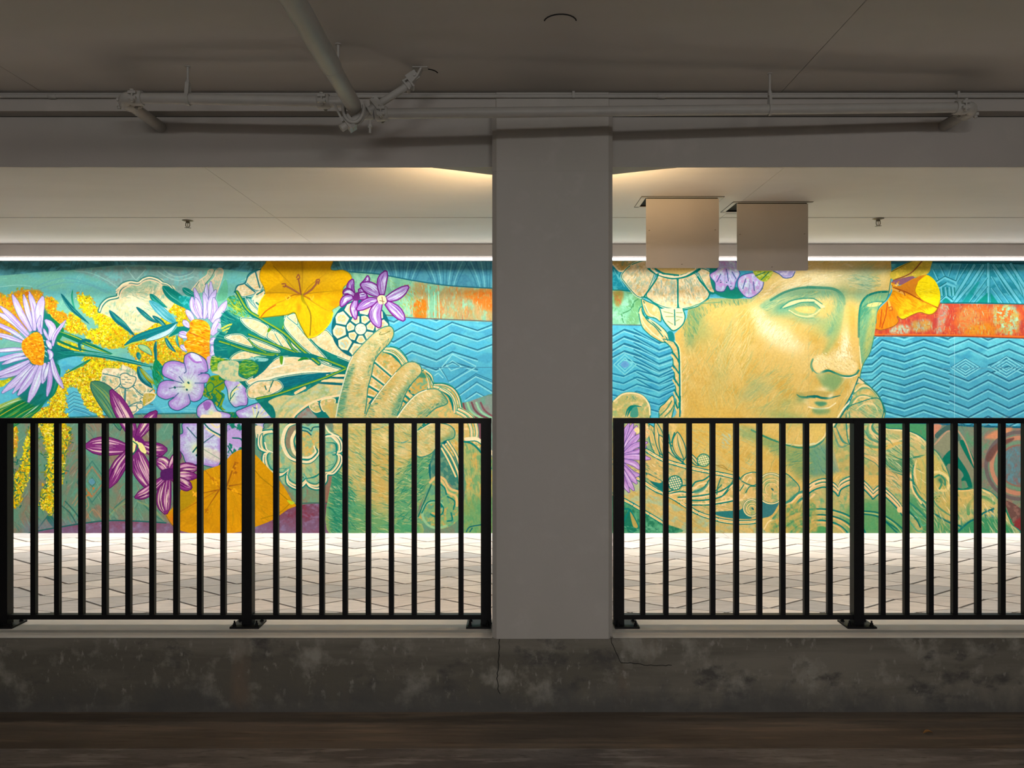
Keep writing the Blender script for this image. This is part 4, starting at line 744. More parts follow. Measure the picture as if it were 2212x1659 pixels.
    hatch('H 1180,280 2900,310 2900,1380 1180,1400', 420, 24, 2.4, lambda x, y: 60 if x < 2110 else -40, [(150,110,96),(96,150,112),(140,130,110),(206,130,96),(110,100,96)], .5)
    fill('H 1260,280 1360,280 1300,380 1260,420', (220,140,110), .9, 1); fill('H 1290,380 1400,290 1460,280 1500,310 1560,420 1520,440 1440,330 1340,420', (70,104,96)); fill('H 1280,480 1420,340 1520,440 1650,640 1700,760 1660,900 1580,780 1440,560 1400,590 1340,560', (140,140,112))
    fill('H 1550,460 1600,450 1700,640 1720,760 1640,640', (8,112,90)); fill('H 1370,630 1470,530 1540,620 1640,780 1680,920 1640,920 1610,860 1550,860 1590,800 1520,720 1400,700', (8,110,90)); lines('H 1500,300 1600,440 1700,700|H 1290,480 1400,360 1440,340', 3.4, (190,150,120)); fill('H 1420,690 1520,720 1560,800 1560,960 1430,900', (120,130,104)); line('H 1500,930 1580,950 1650,930', 4, (16,120,96))
    fill('H 1820,400 1960,320 2100,310 1980,420 1840,420', (222,142,100), .9, 2)
    cc = c('H 2170,700')[0]
    for r, col, w in ((72, (110,96,96), 8), (60, (206,136,106), 9), (50, (110,150,120), 5), (44, (150,100,90), 3)): line([cc + [math.cos(t) * r, math.sin(t) * r] for t in np.linspace(0, 6.28, 30)], w, col, .9)
    fill([cc + [math.cos(t) * 42, math.sin(t) * 42] for t in np.linspace(0, 6.28, 20)[:-1]], (104,124,126), mot=[(96,140,150),(130,110,110)], cell=(5,10)); fill('H 1820,620 1860,540 1950,460 2100,410 2100,440 1960,520 1880,640 1840,660', (110,72,66), .9, 1)
    fill('H 2020,1080 2100,1090 2212,1160 2500,1300 2500,1410 2140,1410 2100,1300', (110,78,72), mot=(140,100,90), cell=8); fill('H 2120,1280 2250,1240 2300,1410 2140,1400', (140,48,52), .9, 2); fill('H 1950,1050 2020,1130 2100,1300 2140,1400 1960,1410', (52,140,84)); hatch('H 1960,1250 2100,1260 2130,1400 1970,1400', 40, 14, 2.4, 4, [(20,110,90),(80,160,90)], .8)

def relief(s, col=(206,176,100), mot=((150,176,118),(226,190,116)), e=TEAL, ew=2.0, cell=(8,8)):
    fill(s, col, mot=list(mot), cell=cell, sharp=4)
    if e is not None: line(s, ew, e, closed=True)

HEAD = 'E 1000,600 1130,480 1560,500 1640,400 1700,330 1800,290 2000,250 2170,-40|F 0,0'
def head():
    # hair wreath on the left
    relief('E 100,100 460,90 380,130 210,220 130,160', (196,160,90), ((226,190,140),(120,150,120)))
    line('E 120,150 210,222 360,130 450,100', 3, CREAM)
    for s in ('E 320,150 470,110 500,190 550,240 470,450 440,490 360,470 240,330 210,280 230,230', 'E 590,270 640,250 780,290 790,590 720,605 600,570 470,480 530,360', 'E 800,290 960,240 1020,320 1120,450 1080,520 990,570 860,605 805,590', 'E 1000,210 1080,200 1150,260 1190,420 1150,440 1100,400'):
        relief(s, (232,204,156), ((206,170,110),(246,226,186),(180,190,160))); line(s, 4.2, (248,228,184), .9, closed=True); line(s, 1.8, TEAL, .9, closed=True)
    hatch('E 250,260 480,200 500,420 360,440', 50, 12, 2, -60, [(160,180,170),(206,160,90),(250,236,200)], .7); hatch('E 560,330 780,320 770,560 540,470', 70, 13, 2, 82, [(170,176,150),(206,160,90),(250,236,200),(140,180,180)], .7); hatch('E 820,330 980,300 1080,460 860,560', 60, 13, 2, 70, [(170,176,150),(206,160,90),(250,236,200),(120,160,150)], .7)
    for s in ('E 690,300 650,380', 'E 740,350 710,430', 'E 870,320 880,440', 'E 980,270 1000,330', 'E 430,200 450,260'): line(s, 3, (110,146,140), .8, taper='se')
    line('E 490,190 560,240 690,285 790,290 900,265 1020,200', 5, TEAL); line('E 520,195 590,245 700,275 790,278 880,255 980,195', 4, CREAM); fill('E 540,190 960,190 880,240 780,262 680,255 590,220', (214,180,110)); lines('E 560,195 640,240 700,250 800,262|E 440,490 560,320 590,250|E 795,300 795,590|E 1000,280 1130,440 1180,445', 3.4, TEAL)
    line('E 420,490 480,500 620,600 720,620 800,605 860,620 990,590 1090,530 1130,450', 3.4, TEAL)
    # curled locks
    for s in ('E 420,510 470,530 600,600 620,740 560,710 470,680 430,590', 'E 390,640 420,590 440,680 560,750 660,830 720,940 640,960 560,920 500,880 420,790', 'E 640,930 720,940 770,970 810,1040 815,1180 800,1240 760,1110 720,1010', 'E 740,1080 800,1160 815,1300 810,1500 800,1659 780,1659 770,1400'):
        relief(s, (222,184,116), ((240,214,160),(190,186,126)))
    lines('E 440,530 480,640 580,720|E 420,620 470,720 560,800 640,900|E 460,700 560,760 640,840 690,940|E 470,690 620,840', 2.2, TEAL); lines('E 450,560 500,660 590,710|E 400,640 430,740 530,860 640,940|E 500,720 600,790 680,900', 2.6, (246,222,170))
    fill('E 690,850 740,850 760,920 740,950 700,930', (20,130,130))
    for k in range(5): line('E %d,%d %d,%d' % (735 + k * 8, 1060 + k * 130, 805, 1150 + k * 130), 3, TEAL); line('E %d,%d %d,%d' % (728 + k * 8, 1090 + k * 130, 800, 1185 + k * 130), 3.4, (226,200,130))
    fill('E 610,620 740,605 850,615 870,700 840,780 760,840 700,800 640,720', (244,222,174)); line('E 610,620 640,720 700,800 755,838 840,780 870,700 850,615', 2.6, TEAL); line('E 760,620 765,780', 2.6, TEAL); lines('E 650,640 740,660|E 670,690 750,690|E 690,740 740,770|E 780,650 840,650|E 780,690 840,700|E 770,740 810,720', 2.4, (150,170,120)); fill('E 870,740 900,760 890,810 850,780', (10,116,104))
    # curl at the left, lower lock
    relief('E 60,1659 130,1560 220,1490 330,1478 430,1510 500,1600 510,1720 470,1830 380,1850 300,1830 -100,1840', (186,176,106), ((150,176,118),(226,196,130))); line('E 130,1570 220,1498 330,1486 430,1520 495,1610 505,1710', 3.6, (246,220,166)); lines('G 250,190 280,110 340,80 420,90|G 270,190 300,120 350,90', 5, TEAL, taper='se'); fill('G 300,190 320,110 370,90 380,190', (70,150,130)); hatch('E 260,1520 360,1520 370,1560 260,1560', 16, 6, 2, 80, [(90,150,120)])
    relief('E 600,1659 660,1590 740,1510 760,1600 740,1700 700,1850 620,1850', (220,186,116), ((240,214,150),(170,176,110))); lines('G 610,180 680,110 730,30|G 660,190 720,130 760,60', 2.4, (60,140,110))

    # face and neck
    fill('G 500,1420 560,330 690,230 760,190 830,190 900,1420', (206,176,104), mot=[(170,180,120),(226,190,116)], cell=10)
    fill('H 120,330 420,60 560,420 820,900 420,900 100,900', (190,170,100), mot=[(150,170,110),(206,180,110)], cell=12, smooth=False)
    face = [c('E 1000,590 1130,500 1560,505 1640,400 1700,320 1740,240 1760,60'), c('F 0,60 835,60 840,300 835,420 800,490 740,560 700,620 680,760 662,890 620,1060 555,1170 525,1260 512,1330 480,1400 430,1490 350,1640'), c('H 285,190 212,320 210,420 300,760 420,800 700,800 1000,1420 -20,1420'), c('G 500,1420 350,1400 830,180 825,-100'), c('E 825,1300 815,1030 770,950 760,870 850,780 890,700 900,620')]
    fp = np.vstack(face)
    global FACE; FACE = fp
    fill(fp, (216,180,98), smooth=False, mot=[(222,188,110),(206,166,76)], cell=(26,30), sharp=3)
    with clip(fp, False):
        HI = (250,232,186); GR = (112,168,132); GD = (60,140,116); PK = (238,200,140)
        fl = lambda x, y: -58 + (x - 1560) * .05 if x < 1650 else (-35 if y < 700 else -60)
        hatch(fp, 1700, 26, 1.8, fl, [(226,186,100),(206,164,70),(186,180,114),(236,208,140),(156,176,118),(210,170,84),(140,166,112)], .62, smooth=False)
        # hair-side shade
        glow(1500, 680, 22, 40, (100,146,100), .85); glow(1560, 800, 18, 60, (170,176,110), .5, 10); glow(1620, 850, 30, 14, (150,170,120), .6, -30); glow(1640, 830, 26, 20, (156,172,116), .55); glow(1575, 720, 10, 40, (160,172,110), .5, 25); glow(1540, 860, 14, 40, (186,176,110), .5); glow(1560, 640, 50, 16, (130,170,120), .75, 10); glow(1520, 720, 30, 30, (150,166,100), .5); glow(1492, 735, 12, 26, (110,150,100), .6); glow(1620, 640, 26, 10, (120,170,140), .6, -10)
        hatch('E 880,640 1250,520 1500,500 1540,560 1200,600 1020,720 1000,900 880,960 840,840', 240, 14, 1.6, 70, [(90,150,110),(140,166,90),(206,170,90),(60,130,104)], .6, smooth=False)
        for x, y in ((1545,660),(1560,668),(1535,655)): line([(x - 30, y - 20), (x, y - 12)], 2, GD, .7, 'se')
        # forehead
        glow(1760, 610, 90, 40, HI, .85, -8); glow(1700, 632, 60, 14, HI, .8, -32); glow(1840, 600, 30, 30, (196,190,150), .6); glow(1870, 610, 22, 40, (150,180,150), .75); glow(1850, 640, 30, 16, (120,170,140), .7); glow(1908, 600, 12, 40, (222,196,130), .8); glow(1880, 585, 60, 10, (150,176,150), .4)
        hatch('E 1640,440 1900,300 2150,250 2160,380 1900,400 1700,520', 130, 22, 1.6, -22, [(250,236,200),(232,200,140),(226,186,116)], .6)
        hatch('F 400,260 700,280 700,400 430,400', 70, 20, 1.4, 8, [(110,166,140),(90,150,130),(206,206,160)], .7); hatch('F -20,140 400,120 420,300 0,380', 90, 18, 1.4, -4, [(250,236,206),(232,206,150),(206,190,140)], .6)
        # cheek light
        glow(1668, 715, 36, 22, HI, .9, 40); glow(1700, 735, 50, 26, HI, .75, 35); glow(1640, 690, 14, 30, HI, .7, -20); glow(1600, 760, 40, 60, (226,200,120), .5); glow(1700, 790, 60, 30, (222,190,110), .5)
        hatch('E 1570,620 1680,640 1950,860 2100,980 1950,1000 1750,980 1600,760', 360, 10, 1.2, -50, [(252,240,206),(206,176,106),(236,212,150),(226,190,120)], .6)
        hatch('E 1240,900 1560,640 1600,900 1500,1300 1200,1200', 130, 44, 2, -62, [(206,160,60),(240,212,150),(196,170,84),(170,176,110)], .5)
        # eye sockets
        glow(1720, 652, 62, 14, GR, .95, -22); glow(1790, 632, 50, 12, GR, .85, 4); glow(1815, 665, 14, 44, GR, .9, 12); glow(1700, 668, 34, 14, GR, .75, -10); glow(1750, 690, 60, 14, GR, .6, 10); glow(1790, 706, 34, 16, (150,176,112), .7, -20); glow(1806, 700, 16, 40, (130,172,120), .8, 20); glow(1690, 660, 18, 9, GD, .5, -20)
        fill('E 1640,580 1760,500 1900,440 2050,400 2212,395 2212,470 2050,480 1920,500 1800,560 1720,620', (130,176,134), .9, 3); line('E 1760,520 1900,440 2060,395 2212,388', 5, GD, .9); line('F -30,385 120,392 220,400 290,430 340,490 350,560', 6, GD, .85); fill('F 280,430 340,500 350,620 320,720 250,840 160,900 240,760 290,640', (90,156,130), .75, 4)
        hatch('E 1700,560 2212,420 2212,520 1850,560 1740,640', 120, 18, 1.5, -22, [(90,150,120),(206,196,130),(160,180,120)], .6); hatch('F 0,420 280,440 340,600 240,820 160,700 100,520', 120, 14, 1.4, 70, [(90,156,124),(170,180,110),(206,190,120)], .6)
        # eye
        fill('E 1880,600 1960,540 2060,515 2170,510 2212,512 2212,530 2100,540 2000,565', (240,218,158), .85); fill('F -30,505 40,520 110,560 150,590 100,600 40,550 -30,530', (240,218,158), .85); line('E 1860,605 1950,535 2060,505 2170,500 2212,505', 2.4, (60,140,116)); line('F -30,500 40,508 120,560', 2.2, (60,140,116))
        fill('E 1960,620 2040,565 2120,550 2212,552 2212,690 2120,690 2020,660', (150,176,118)); fill('F -30,550 60,575 110,610 70,650 0,680 -30,688', (150,176,118)); line('E 1900,605 1990,575 2080,545 2212,540', 2.6, GD); line('F -30,540 50,560 100,605', 2.6, GD)
        fill('E 2010,610 2060,580 2150,575 2212,590 2212,650 2130,655 2050,640', (222,186,104)); fill('F -40,580 20,590 60,615 20,645 -40,655', (222,186,104)); glow(1742, 668, 12, 6, (232,200,120), .8)
        line('E 1950,625 2030,670 2120,690 2212,690', 2.6, (236,212,150), .8); line('F -30,690 50,660 100,615', 2.6, (236,212,150), .8); fill('E 1960,600 2060,560 2212,548 2212,575 2080,590', (96,150,116), .7, 1.5); fill('F -30,550 60,570 100,600 40,590 -30,575', (96,150,116), .7, 1.5); hatch('E 1960,620 2120,560 2212,600 2212,680 2060,680', 50, 5, 1.2, 20, [(206,180,104),(150,170,110),(226,196,130)], .7); line('E 1960,640 2040,690 2140,710 2212,708', 2, (110,160,120), .8); line('F -30,710 40,690 90,650', 2, (140,160,110), .8)
        # far eye and temple
        fill('F 800,430 700,435 600,470 540,530 510,610 500,800 505,1000 520,1180 560,1150 620,1040 660,880 700,700 820,560', (110,168,124), .95, 1); line('F 810,432 700,438 600,470 545,525 515,600 500,760 498,900', 4.5, (16,116,104)); fill('F 590,560 660,540 740,540 700,580 600,590', (230,206,130)); line('F 550,590 600,555 680,535 760,540', 2.6, GD); fill('F 520,600 600,600 640,640 560,680 515,740', (60,140,110), .8, 2); glow(1887, 672, 8, 8, (206,196,110), .8); fill('F 800,500 830,440 835,380 810,400', (200,190,120), .6, 2); fill('F 620,700 680,680 660,860 600,1040 560,1130 560,960', (176,178,100), .9, 3); line('F 505,1000 520,1140 530,1240', 2.6, (230,216,160)); hatch('F 540,480 800,450 680,640 640,900 540,1100 510,760', 120, 12, 1.5, -60, [(70,146,116),(170,180,110),(120,170,130)], .7)
        # nose
        glow(1828, 690, 18, 60, (236,196,110), .6, 6); fill('F 380,560 440,600 480,700 495,900 500,1100 480,1200 420,1230 380,1140 300,1060 330,900 360,700', (222,184,104), .9, 3); glow(1826, 745, 9, 42, HI, .95, 6); glow(1818, 770, 24, 12, HI, .9); glow(1775, 778, 14, 10, HI, .9); glow(1842, 690, 10, 40, (214,166,70), .7); fill('F 250,760 300,640 330,700 280,900 180,1060 130,1080 200,920', (150,174,110), .7, 4)
        fill('F 20,1160 60,1110 110,1090 220,1110 360,1120 450,1150 490,1200 470,1260 400,1290 280,1260 180,1230 90,1270 40,1240', (240,212,146), .9, 1.5); hatch('F 40,1100 330,1050 470,1150 400,1260 100,1230', 260, 5, 1.2, 40, [(206,170,100),(252,240,206),(250,230,180),(190,160,90)], .7)
        hatch('F 310,880 400,880 430,1130 260,1130', 160, 6, 1.2, 70, [(206,170,100),(252,240,206)], .7); line('F 30,1130 12,1190 30,1250 80,1285 130,1270 190,1255 260,1280 330,1305 410,1310 470,1290 500,1250', 4, (40,130,110), taper='s'); line('F 110,1270 180,1250 250,1275', 4, (10,112,100)); line('F 300,1315 400,1325 480,1300', 2, (246,226,180)); fill('F 60,1290 200,1280 330,1320 290,1420 220,1470 140,1430 90,1350', (120,160,104), .85, 3); glow(1800, 825, 20, 16, (130,164,104), .6); glow(1770, 800, 10, 18, (246,216,150), .7, -20); line('F 20,1130 0,1200 20,1260', 2, (90,150,110))
        # mouth
        glow(1762, 838, 20, 8, (214,180,90), .6); glow(1852, 836, 12, 20, HI, .7, 30); glow(1780, 840, 14, 6, HI, .6)
        fill('E 2020,1490 2100,1480 2212,1470 2212,1530 2120,1530', (196,160,80), .7, 1); fill('F -30,1470 90,1465 180,1480 260,1500 310,1510 200,1530 80,1525 -30,1530', (190,166,90), .9, 1); line('E 2030,1500 2070,1525 2140,1532 2212,1528', 5, (8,104,96), taper='s'); line('F -30,1525 60,1520 110,1535 180,1540 250,1525 310,1510', 5, (8,104,96), taper='e')
        fill('E 2080,1550 2212,1545 2212,1620 2140,1610', (236,206,140), .8, 2); fill('F -20,1540 80,1550 200,1550 270,1530 240,1600 120,1640 0,1625', (226,190,110), .9, 2); fill('F 40,1580 140,1575 170,1600 100,1625', (40,130,104), .8, 1.5); lines('F -20,1630 80,1655 180,1640 260,1590', 3, (246,226,170)); line('H -20,90 80,110 180,100', 3, (246,226,180)); fill('H 30,110 200,120 180,160 90,170 30,150', (96,150,104), .8, 2.5); glow(1730, 860, 12, 12, (120,156,104), .7); glow(1795, 855, 8, 5, HI, .8, -40); glow(1700, 870, 22, 12, (150,166,100), .6)
        # jaw and chin
        glow(1700, 900, 60, 16, (130,164,104), .6, 12); glow(1800, 905, 26, 20, (206,180,96), .7); glow(1770, 935, 24, 24, (232,196,104), .6); line('G 1560,330 1700,400 1850,460 2000,505 2100,515 2212,505', 4, (20,120,100)); line('H 0,510 60,490 120,450 160,400', 4, (40,130,110), taper='e'); line('G 1900,470 2060,490 2200,470 2212,468', 2.6, (232,220,170)); line('H -20,490 60,470 140,400 180,300', 2.4, (244,224,170))
        fill('G 1640,390 1850,470 2000,515 2212,530 2212,800 2060,840 1900,640 1740,500', (110,150,100), .75, 6); fill('H 0,520 80,500 150,440 200,600 260,760 160,800 0,800', (96,150,124), .85, 5); hatch('G 1640,380 2100,540 2212,800 1950,760', 120, 20, 1.6, -20, [(80,140,110),(170,166,90),(206,170,84)], .6); hatch('H 0,540 160,500 300,760 0,790', 90, 18, 1.5, 60, [(60,130,120),(120,160,110),(90,140,150)], .6)
        # neck
        glow(1540, 900, 60, 60, (222,180,84), .7); fill('G 1420,280 1600,320 1640,400 1500,430 1420,360', (130,168,120), .6, 4); glow(1660, 960, 70, 10, (130,164,104), .5, 22); hatch('G 900,200 1500,260 1600,800 1200,740 950,620', 260, 26, 1.8, 25, [(226,190,100),(196,156,64),(170,190,150),(206,176,96)], .5); hatch('G 1240,380 1340,380 1330,520 1260,520', 30, 14, 2.6, 50, [(170,196,180),(190,196,150)], .6)
        glow(1545, 1000, 10, 16, (170,190,160), .5); fill('G 820,20 860,60 850,190 830,190', (240,206,140), .8, 1.5); hatch('E 820,1050 920,1100 900,1650 830,1650', 120, 9, 1.4, -70, [(248,228,176),(226,190,110)], .6, smooth=False)
        hatch('E 880,1000 1200,900 1500,1200 1400,1659 880,1659', 220, 30, 1.8, 70, [(206,164,66),(230,200,124),(190,180,110)], .5, smooth=False); glow(1495, 870, 20, 40, (206,164,70), .5)
        hatch('E 1500,1300 2000,1200 2000,1659 1500,1659', 240, 24, 1.6, -35, [(196,180,106),(170,176,110),(226,196,120),(140,170,120)], .5, smooth=False)
        lines('G 1180,690 1300,740 1420,780|G 1200,700 1260,700 1320,750', 1.4, (150,130,60)); line('E 2155,240 2155,1659', .7, (170,150,110), .5)
        # shoulder region right
        fill('H 210,420 300,760 420,810 700,800 560,600 330,500 260,400', (206,176,104), .9, 2); glow(1822, 1000, 22, 16, (230,186,90), .7); fill('H 220,500 320,700 300,770 200,720', (120,156,150), .5, 3)
    line('E 770,950 815,1030 828,1300 830,1659', 2.4, (246,222,160)); line('E 760,960 800,1050 812,1300 815,1659', 3, TEAL); line('G 820,-20 815,190', 3, TEAL)
    line('F 662,890 620,1060 555,1170 525,1260 512,1330', 2, (60,140,110)); line('F 835,300 800,490 740,560 700,620 680,760', 1.8, (40,120,110)); line('F 500,1320 430,1490 340,1650', 2.6, (20,110,104)); line('H 430,20 340,110 230,290', 3.4, (244,228,180)); line('H 450,20 360,120 250,300', 3, (20,112,104)); line('E 900,610 1020,560 1250,540', 2.4, (90,150,110), .7)

def head_flowers():
    def mal(o, cx, cy, n):
        fill(o, (186,180,226), mot=[(206,220,236),(196,150,214)], cell=(6,8)); p = spline(c(o), True); cc = c('E %d,%d' % (cx, cy))[0]
        with clip(o):
            line(np.vstack([p, p[:1]]), 7, (190,150,214), .6, smooth=False)
            for i in range(n): a = RNG.uniform(.2, 2.9); r = RNG.uniform(24, 52); line([cc + [math.cos(a) * 6, math.sin(a) * 6], cc + [math.cos(a) * r, math.sin(a) * r]], RNG.uniform(1, 2.2), [(226,232,176),(90,120,170),(216,230,240),(150,130,200)][RNG.randint(4)], .85, 'se')
        line(np.vstack([p, p[:1]]), 1.8, (50,90,140), smooth=False)
    fill('E 1140,130 1400,130 1420,240 1380,420 1560,500 1460,480 1180,440', (24,128,116)); fill('E 1170,430 1390,380 1470,490 1300,500', (20,130,112))
    mal('E 1230,110 1390,110 1420,200 1440,250 1400,330 1380,400 1340,415 1310,370 1270,430 1190,420 1180,340 1140,290 1130,250 1200,200', 1290, 170, 26); mal('E 1430,290 1500,250 1600,240 1680,300 1670,400 1600,470 1520,495 1450,440 1415,370', 1550, 270, 22)
    lines('E 1240,250 1200,330|E 1300,200 1320,320|E 1360,230 1400,300|E 1500,300 1470,400|E 1580,330 1590,420', 2, (70,90,150)); dabs('E 1240,310 1400,340 1390,390 1220,390', 6, 3, [(30,80,100)])
    fill('E 1580,200 1770,190 1770,260 1700,330 1620,290', (150,166,40), mot=(190,200,90), cell=5); lines('E 1600,270 1700,230|E 1660,310 1740,230', 2, (30,110,90))
    fill('E 1770,200 2010,190 1980,280 1900,290 1840,250', (170,160,210), mot=(210,200,226), cell=5); line('E 1780,215 1850,250 1900,290 1980,280 2010,230', 1.8, (60,90,140))
    # yellow-orange trumpet by the brow
    fill('F 840,220 1060,110 1260,60 1250,170 1210,250 1040,290 860,310', (206,180,60), mot=(230,196,70), cell=6); line('F 840,225 1060,112', 1.6, (120,110,40)); line('F 860,315 1040,240 1170,100', 2.6, (140,80,50)); fill('F 860,320 1060,270 1060,330 940,360 850,350', (140,90,110))
    fill('F 680,820 684,760 700,630 800,520 850,420 840,340 920,370 1060,300 1170,260 1230,265 1300,330 1345,440 1340,560 1290,640 1230,668 1140,645 1060,670 960,716 900,680 910,740 860,790 740,825', (234,154,14), mot=[(226,140,10),(240,176,20)], cell=(10,10))
    with clip('F 680,820 684,760 700,630 800,520 850,420 840,340 920,370 1060,300 1170,260 1230,265 1300,330 1345,440 1340,560 1290,640 1230,668 1140,645 1060,670 960,716 900,680 910,740 860,790 740,825'):
        fill('F 920,370 1060,300 1170,260 1140,340 1080,400 1100,480 1000,450 860,380', (206,120,30), .9, 1); fill('F 680,820 700,630 810,520 900,640 910,740 820,810', (222,122,20), .9, 1); fill('F 930,690 1080,640 1250,600 1340,540 1290,640 1230,670 1140,645 960,720', (252,210,20), .9, 2)
        hatch('F 850,440 1300,560 960,700', 90, 22, 1.6, 35, [(206,116,10),(246,180,30),(220,140,10)], .7); hatch('F 690,640 880,620 860,790 690,810', 50, 22, 1.6, 80, [(196,96,10),(240,150,30)], .7)
        fill('F 1110,340 1190,270 1240,270 1310,340 1345,440 1340,520 1290,590 1160,520 1090,430', (246,214,10)); hatch('F 1110,340 1310,340 1340,520 1160,520', 60, 12, 1.4, 10, [(252,230,60),(206,170,10)], .7)
        line('F 860,390 1000,440 1150,520 1320,600', 2.4, (150,70,20)); lines('F 800,540 780,680 740,810|F 740,620 720,800', 2.2, (170,70,20)); line('F 1110,340 1085,430 1160,520 1290,590', 2, (200,120,20))
    lines('F 850,400 920,430 980,460|F 810,530 830,600', 4.5, (230,170,70)); lines('F 920,430 940,420 970,440 980,470|F 810,600 840,590 850,620 820,630', 2.4, (170,90,30)); dabs('F 840,350 910,330 910,370 850,380', 8, 5, [(240,190,90),(200,120,40)]); line('F 680,820 740,830 860,792 912,740 900,690 960,718 1060,672 1140,647 1230,670 1300,640 1345,550', 1.8, (140,90,30))

def draped():
    # right volute hair / drapery
    relief('F 440,1500 470,1400 540,1380 620,1420 700,1500 750,1600 775,1700 700,1900 560,2000 420,1900 380,1800 400,1620', (206,180,104), ((230,196,126),(150,176,118)), e=(60,140,120))
    fill('F 500,1330 540,1340 560,1380 500,1380', (240,206,150)); lines('F 450,1490 520,1440 620,1440 700,1520|F 400,1659 440,1560 540,1510 640,1540 700,1620|F 470,1640 540,1580 620,1590 660,1650', 4, (90,156,120), .8); lines('F 460,1470 540,1410 620,1430 690,1500 745,1610|F 430,1620 500,1530 600,1530 680,1590|F 560,1610 620,1610 640,1650', 3.4, (240,212,150)); line('F 510,1330 620,1420 700,1510 755,1610 775,1700', 2.4, (30,120,110))
    drape = 'H 380,120 520,40 700,0 760,120 740,240 800,310 950,320 1100,370 1190,430 1250,500 1330,580 1400,700 1440,800 1450,900 1520,950 1640,950 1760,930 1880,980 1960,1060 2020,1150 2080,1300 2110,1420 1000,1420 900,1200 760,900 700,700 540,600 420,500 380,380'
    relief(drape, (204,182,116), ((214,186,124),(126,172,126),(164,180,122)), cell=(12,10))
    with clip(drape):
        fill('H 1020,1000 1250,1180 1560,1360 2120,1420 1000,1420', (70,150,100), .85, 6); fill('H 1540,1380 1700,1250 1960,1250 2110,1420', (46,140,96), .9, 4); fill('H 760,580 900,640 1060,620 1060,760 900,770 780,700', (70,136,96), .9, 4)
        hatch(drape, 420, 26, 2.2, lambda x, y: 38 if x < 2010 else 60, [(230,202,136),(130,172,116),(80,146,110),(210,178,100),(240,216,160)], .6)
        for s, w, col in (('H 640,240 620,320 660,380 760,440 900,440 1000,400', 9, (236,204,140)), ('H 660,250 640,300 680,360 780,420', 6, (60,140,110)), ('H 780,320 900,330 1020,340 1130,400 1200,470', 6, (246,222,160)), ('H 540,500 640,520 760,520 900,470 1000,460', 10, (222,180,96)), ('H 540,570 640,600 700,600', 4, (40,130,110)), ('H 530,440 600,490 700,510 800,500', 6, (100,156,110)), ('H 820,580 960,640 1100,610 1190,590', 4, (40,130,100)), ('H 600,270 590,350 640,420', 5, (110,160,120))): line(s, w, col, .9, taper='se')
        fill('H 520,610 700,600 760,720 900,780 1060,790 1050,900 900,860 720,800 540,860', (222,184,116), .9, 3); hatch('H 540,620 700,620 960,800 1000,1000 800,900', 80, 26, 2, 30, [(236,206,150),(196,160,84),(214,160,100)], .7)
        fill('H 1080,660 1150,620 1260,560 1380,720 1440,800 1400,960 1260,960 1200,1060 1100,960 1070,800', (206,182,100), .95, 2); line('H 1070,700 1060,820 1100,980 1200,1090', 4, (50,140,110)); lines('H 1110,680 1150,800 1140,940|H 1160,640 1200,760 1190,900', 3, (170,180,110), .8)
        lines('H 1270,770 1340,770 1420,820 1440,900 1400,960 1340,950', 6, (240,214,140)); lines('H 1290,820 1340,800 1390,840 1400,900|H 1340,940 1360,890 1340,850', 4, (60,140,104)); glow(2032, 1036, 8, 8, (50,120,90), .8)
        lines('H 1060,800 1080,960 1160,1100 1280,1200|H 1020,1080 1120,1160 1220,1260', 4, (40,130,110), .9); lines('H 1480,960 1620,960 1740,940 1860,990|H 1040,800 1060,950 1150,1090', 4, (244,210,140)); lines('H 1640,1200 1640,1120 1700,1050 1800,1030 1900,1090', 7, (90,156,104)); fill('H 1660,1080 1760,1040 1880,1080 1920,1180 1820,1220 1700,1180', (214,190,116), .8, 3); lines('H 1540,1380 1640,1290 1740,1240 1800,1190 1900,1150|H 1300,1210 1440,1290 1560,1330', 4, (14,112,110)); hatch('H 1800,1150 1900,1130 1900,1240 1800,1240', 20, 9, 2, 50, [(90,156,170),(14,100,110)]); glow(2085, 1075, 30, 24, (214,180,96), .7); glow(2050, 1090, 24, 30, (214,174,80), .6); dabs('H 1280,1020 1360,1020 1380,1090 1300,1090', 14, 3, [(70,130,70),(110,130,50)], .6)
    hatch(drape, 130, 22, 2.2, lambda x, y: 40 if x < 2010 else 62, [(30,120,100),(60,140,110),(246,222,166),(250,230,180)], .7)
    for s, w, col in (('H 400,140 420,260 500,380 620,460', 5, (50,136,112)), ('H 470,120 560,60 660,70 700,140', 5, (244,214,150)), ('H 850,760 960,800 1060,860 1150,1000', 4, (40,130,110)), ('H 760,650 860,740 1000,780', 4, (50,136,112)), ('H 1100,640 1080,760 1110,900', 5, (244,216,156)), ('H 1480,1010 1600,1040 1680,1010', 5, (226,190,110)), ('H 1260,980 1300,1100 1420,1200 1540,1260', 4, (70,146,112)), ('H 960,380 1100,420 1190,500', 5, (240,206,140)), ('H 560,330 620,420 760,480', 5, (60,140,116))): line(s, w, col, .8, taper='se')
    line('H 760,270 800,312 950,322 1100,372 1190,432', 2, (30,120,104)); line('H 1250,500 1330,580 1400,700 1440,800', 1.8, (60,130,100)); line('H 230,320 300,500 400,480', 5, (60,140,130), .6, taper='se'); lines('H 260,290 330,440 400,480|H 370,200 380,330', 5, (40,130,120), .8, taper='se')
    # scalloped collar
    col = 'H -160,1420 -120,1100 -60,960 0,890 80,840 160,850 240,880 290,850 360,810 440,800 540,840 640,910 720,900 800,930 900,1000 960,1080 1000,1180 1100,1420'
    fill(col, (186,178,114), mot=[(210,180,114),(120,172,122)], cell=(10,10), sharp=4); hatch(col, 120, 14, 1.8, 20, [(214,180,100),(120,160,96),(90,150,100)], .5); fill('H 400,1100 760,1060 950,1200 1050,1420 420,1420', (80,156,100), .8, 6)
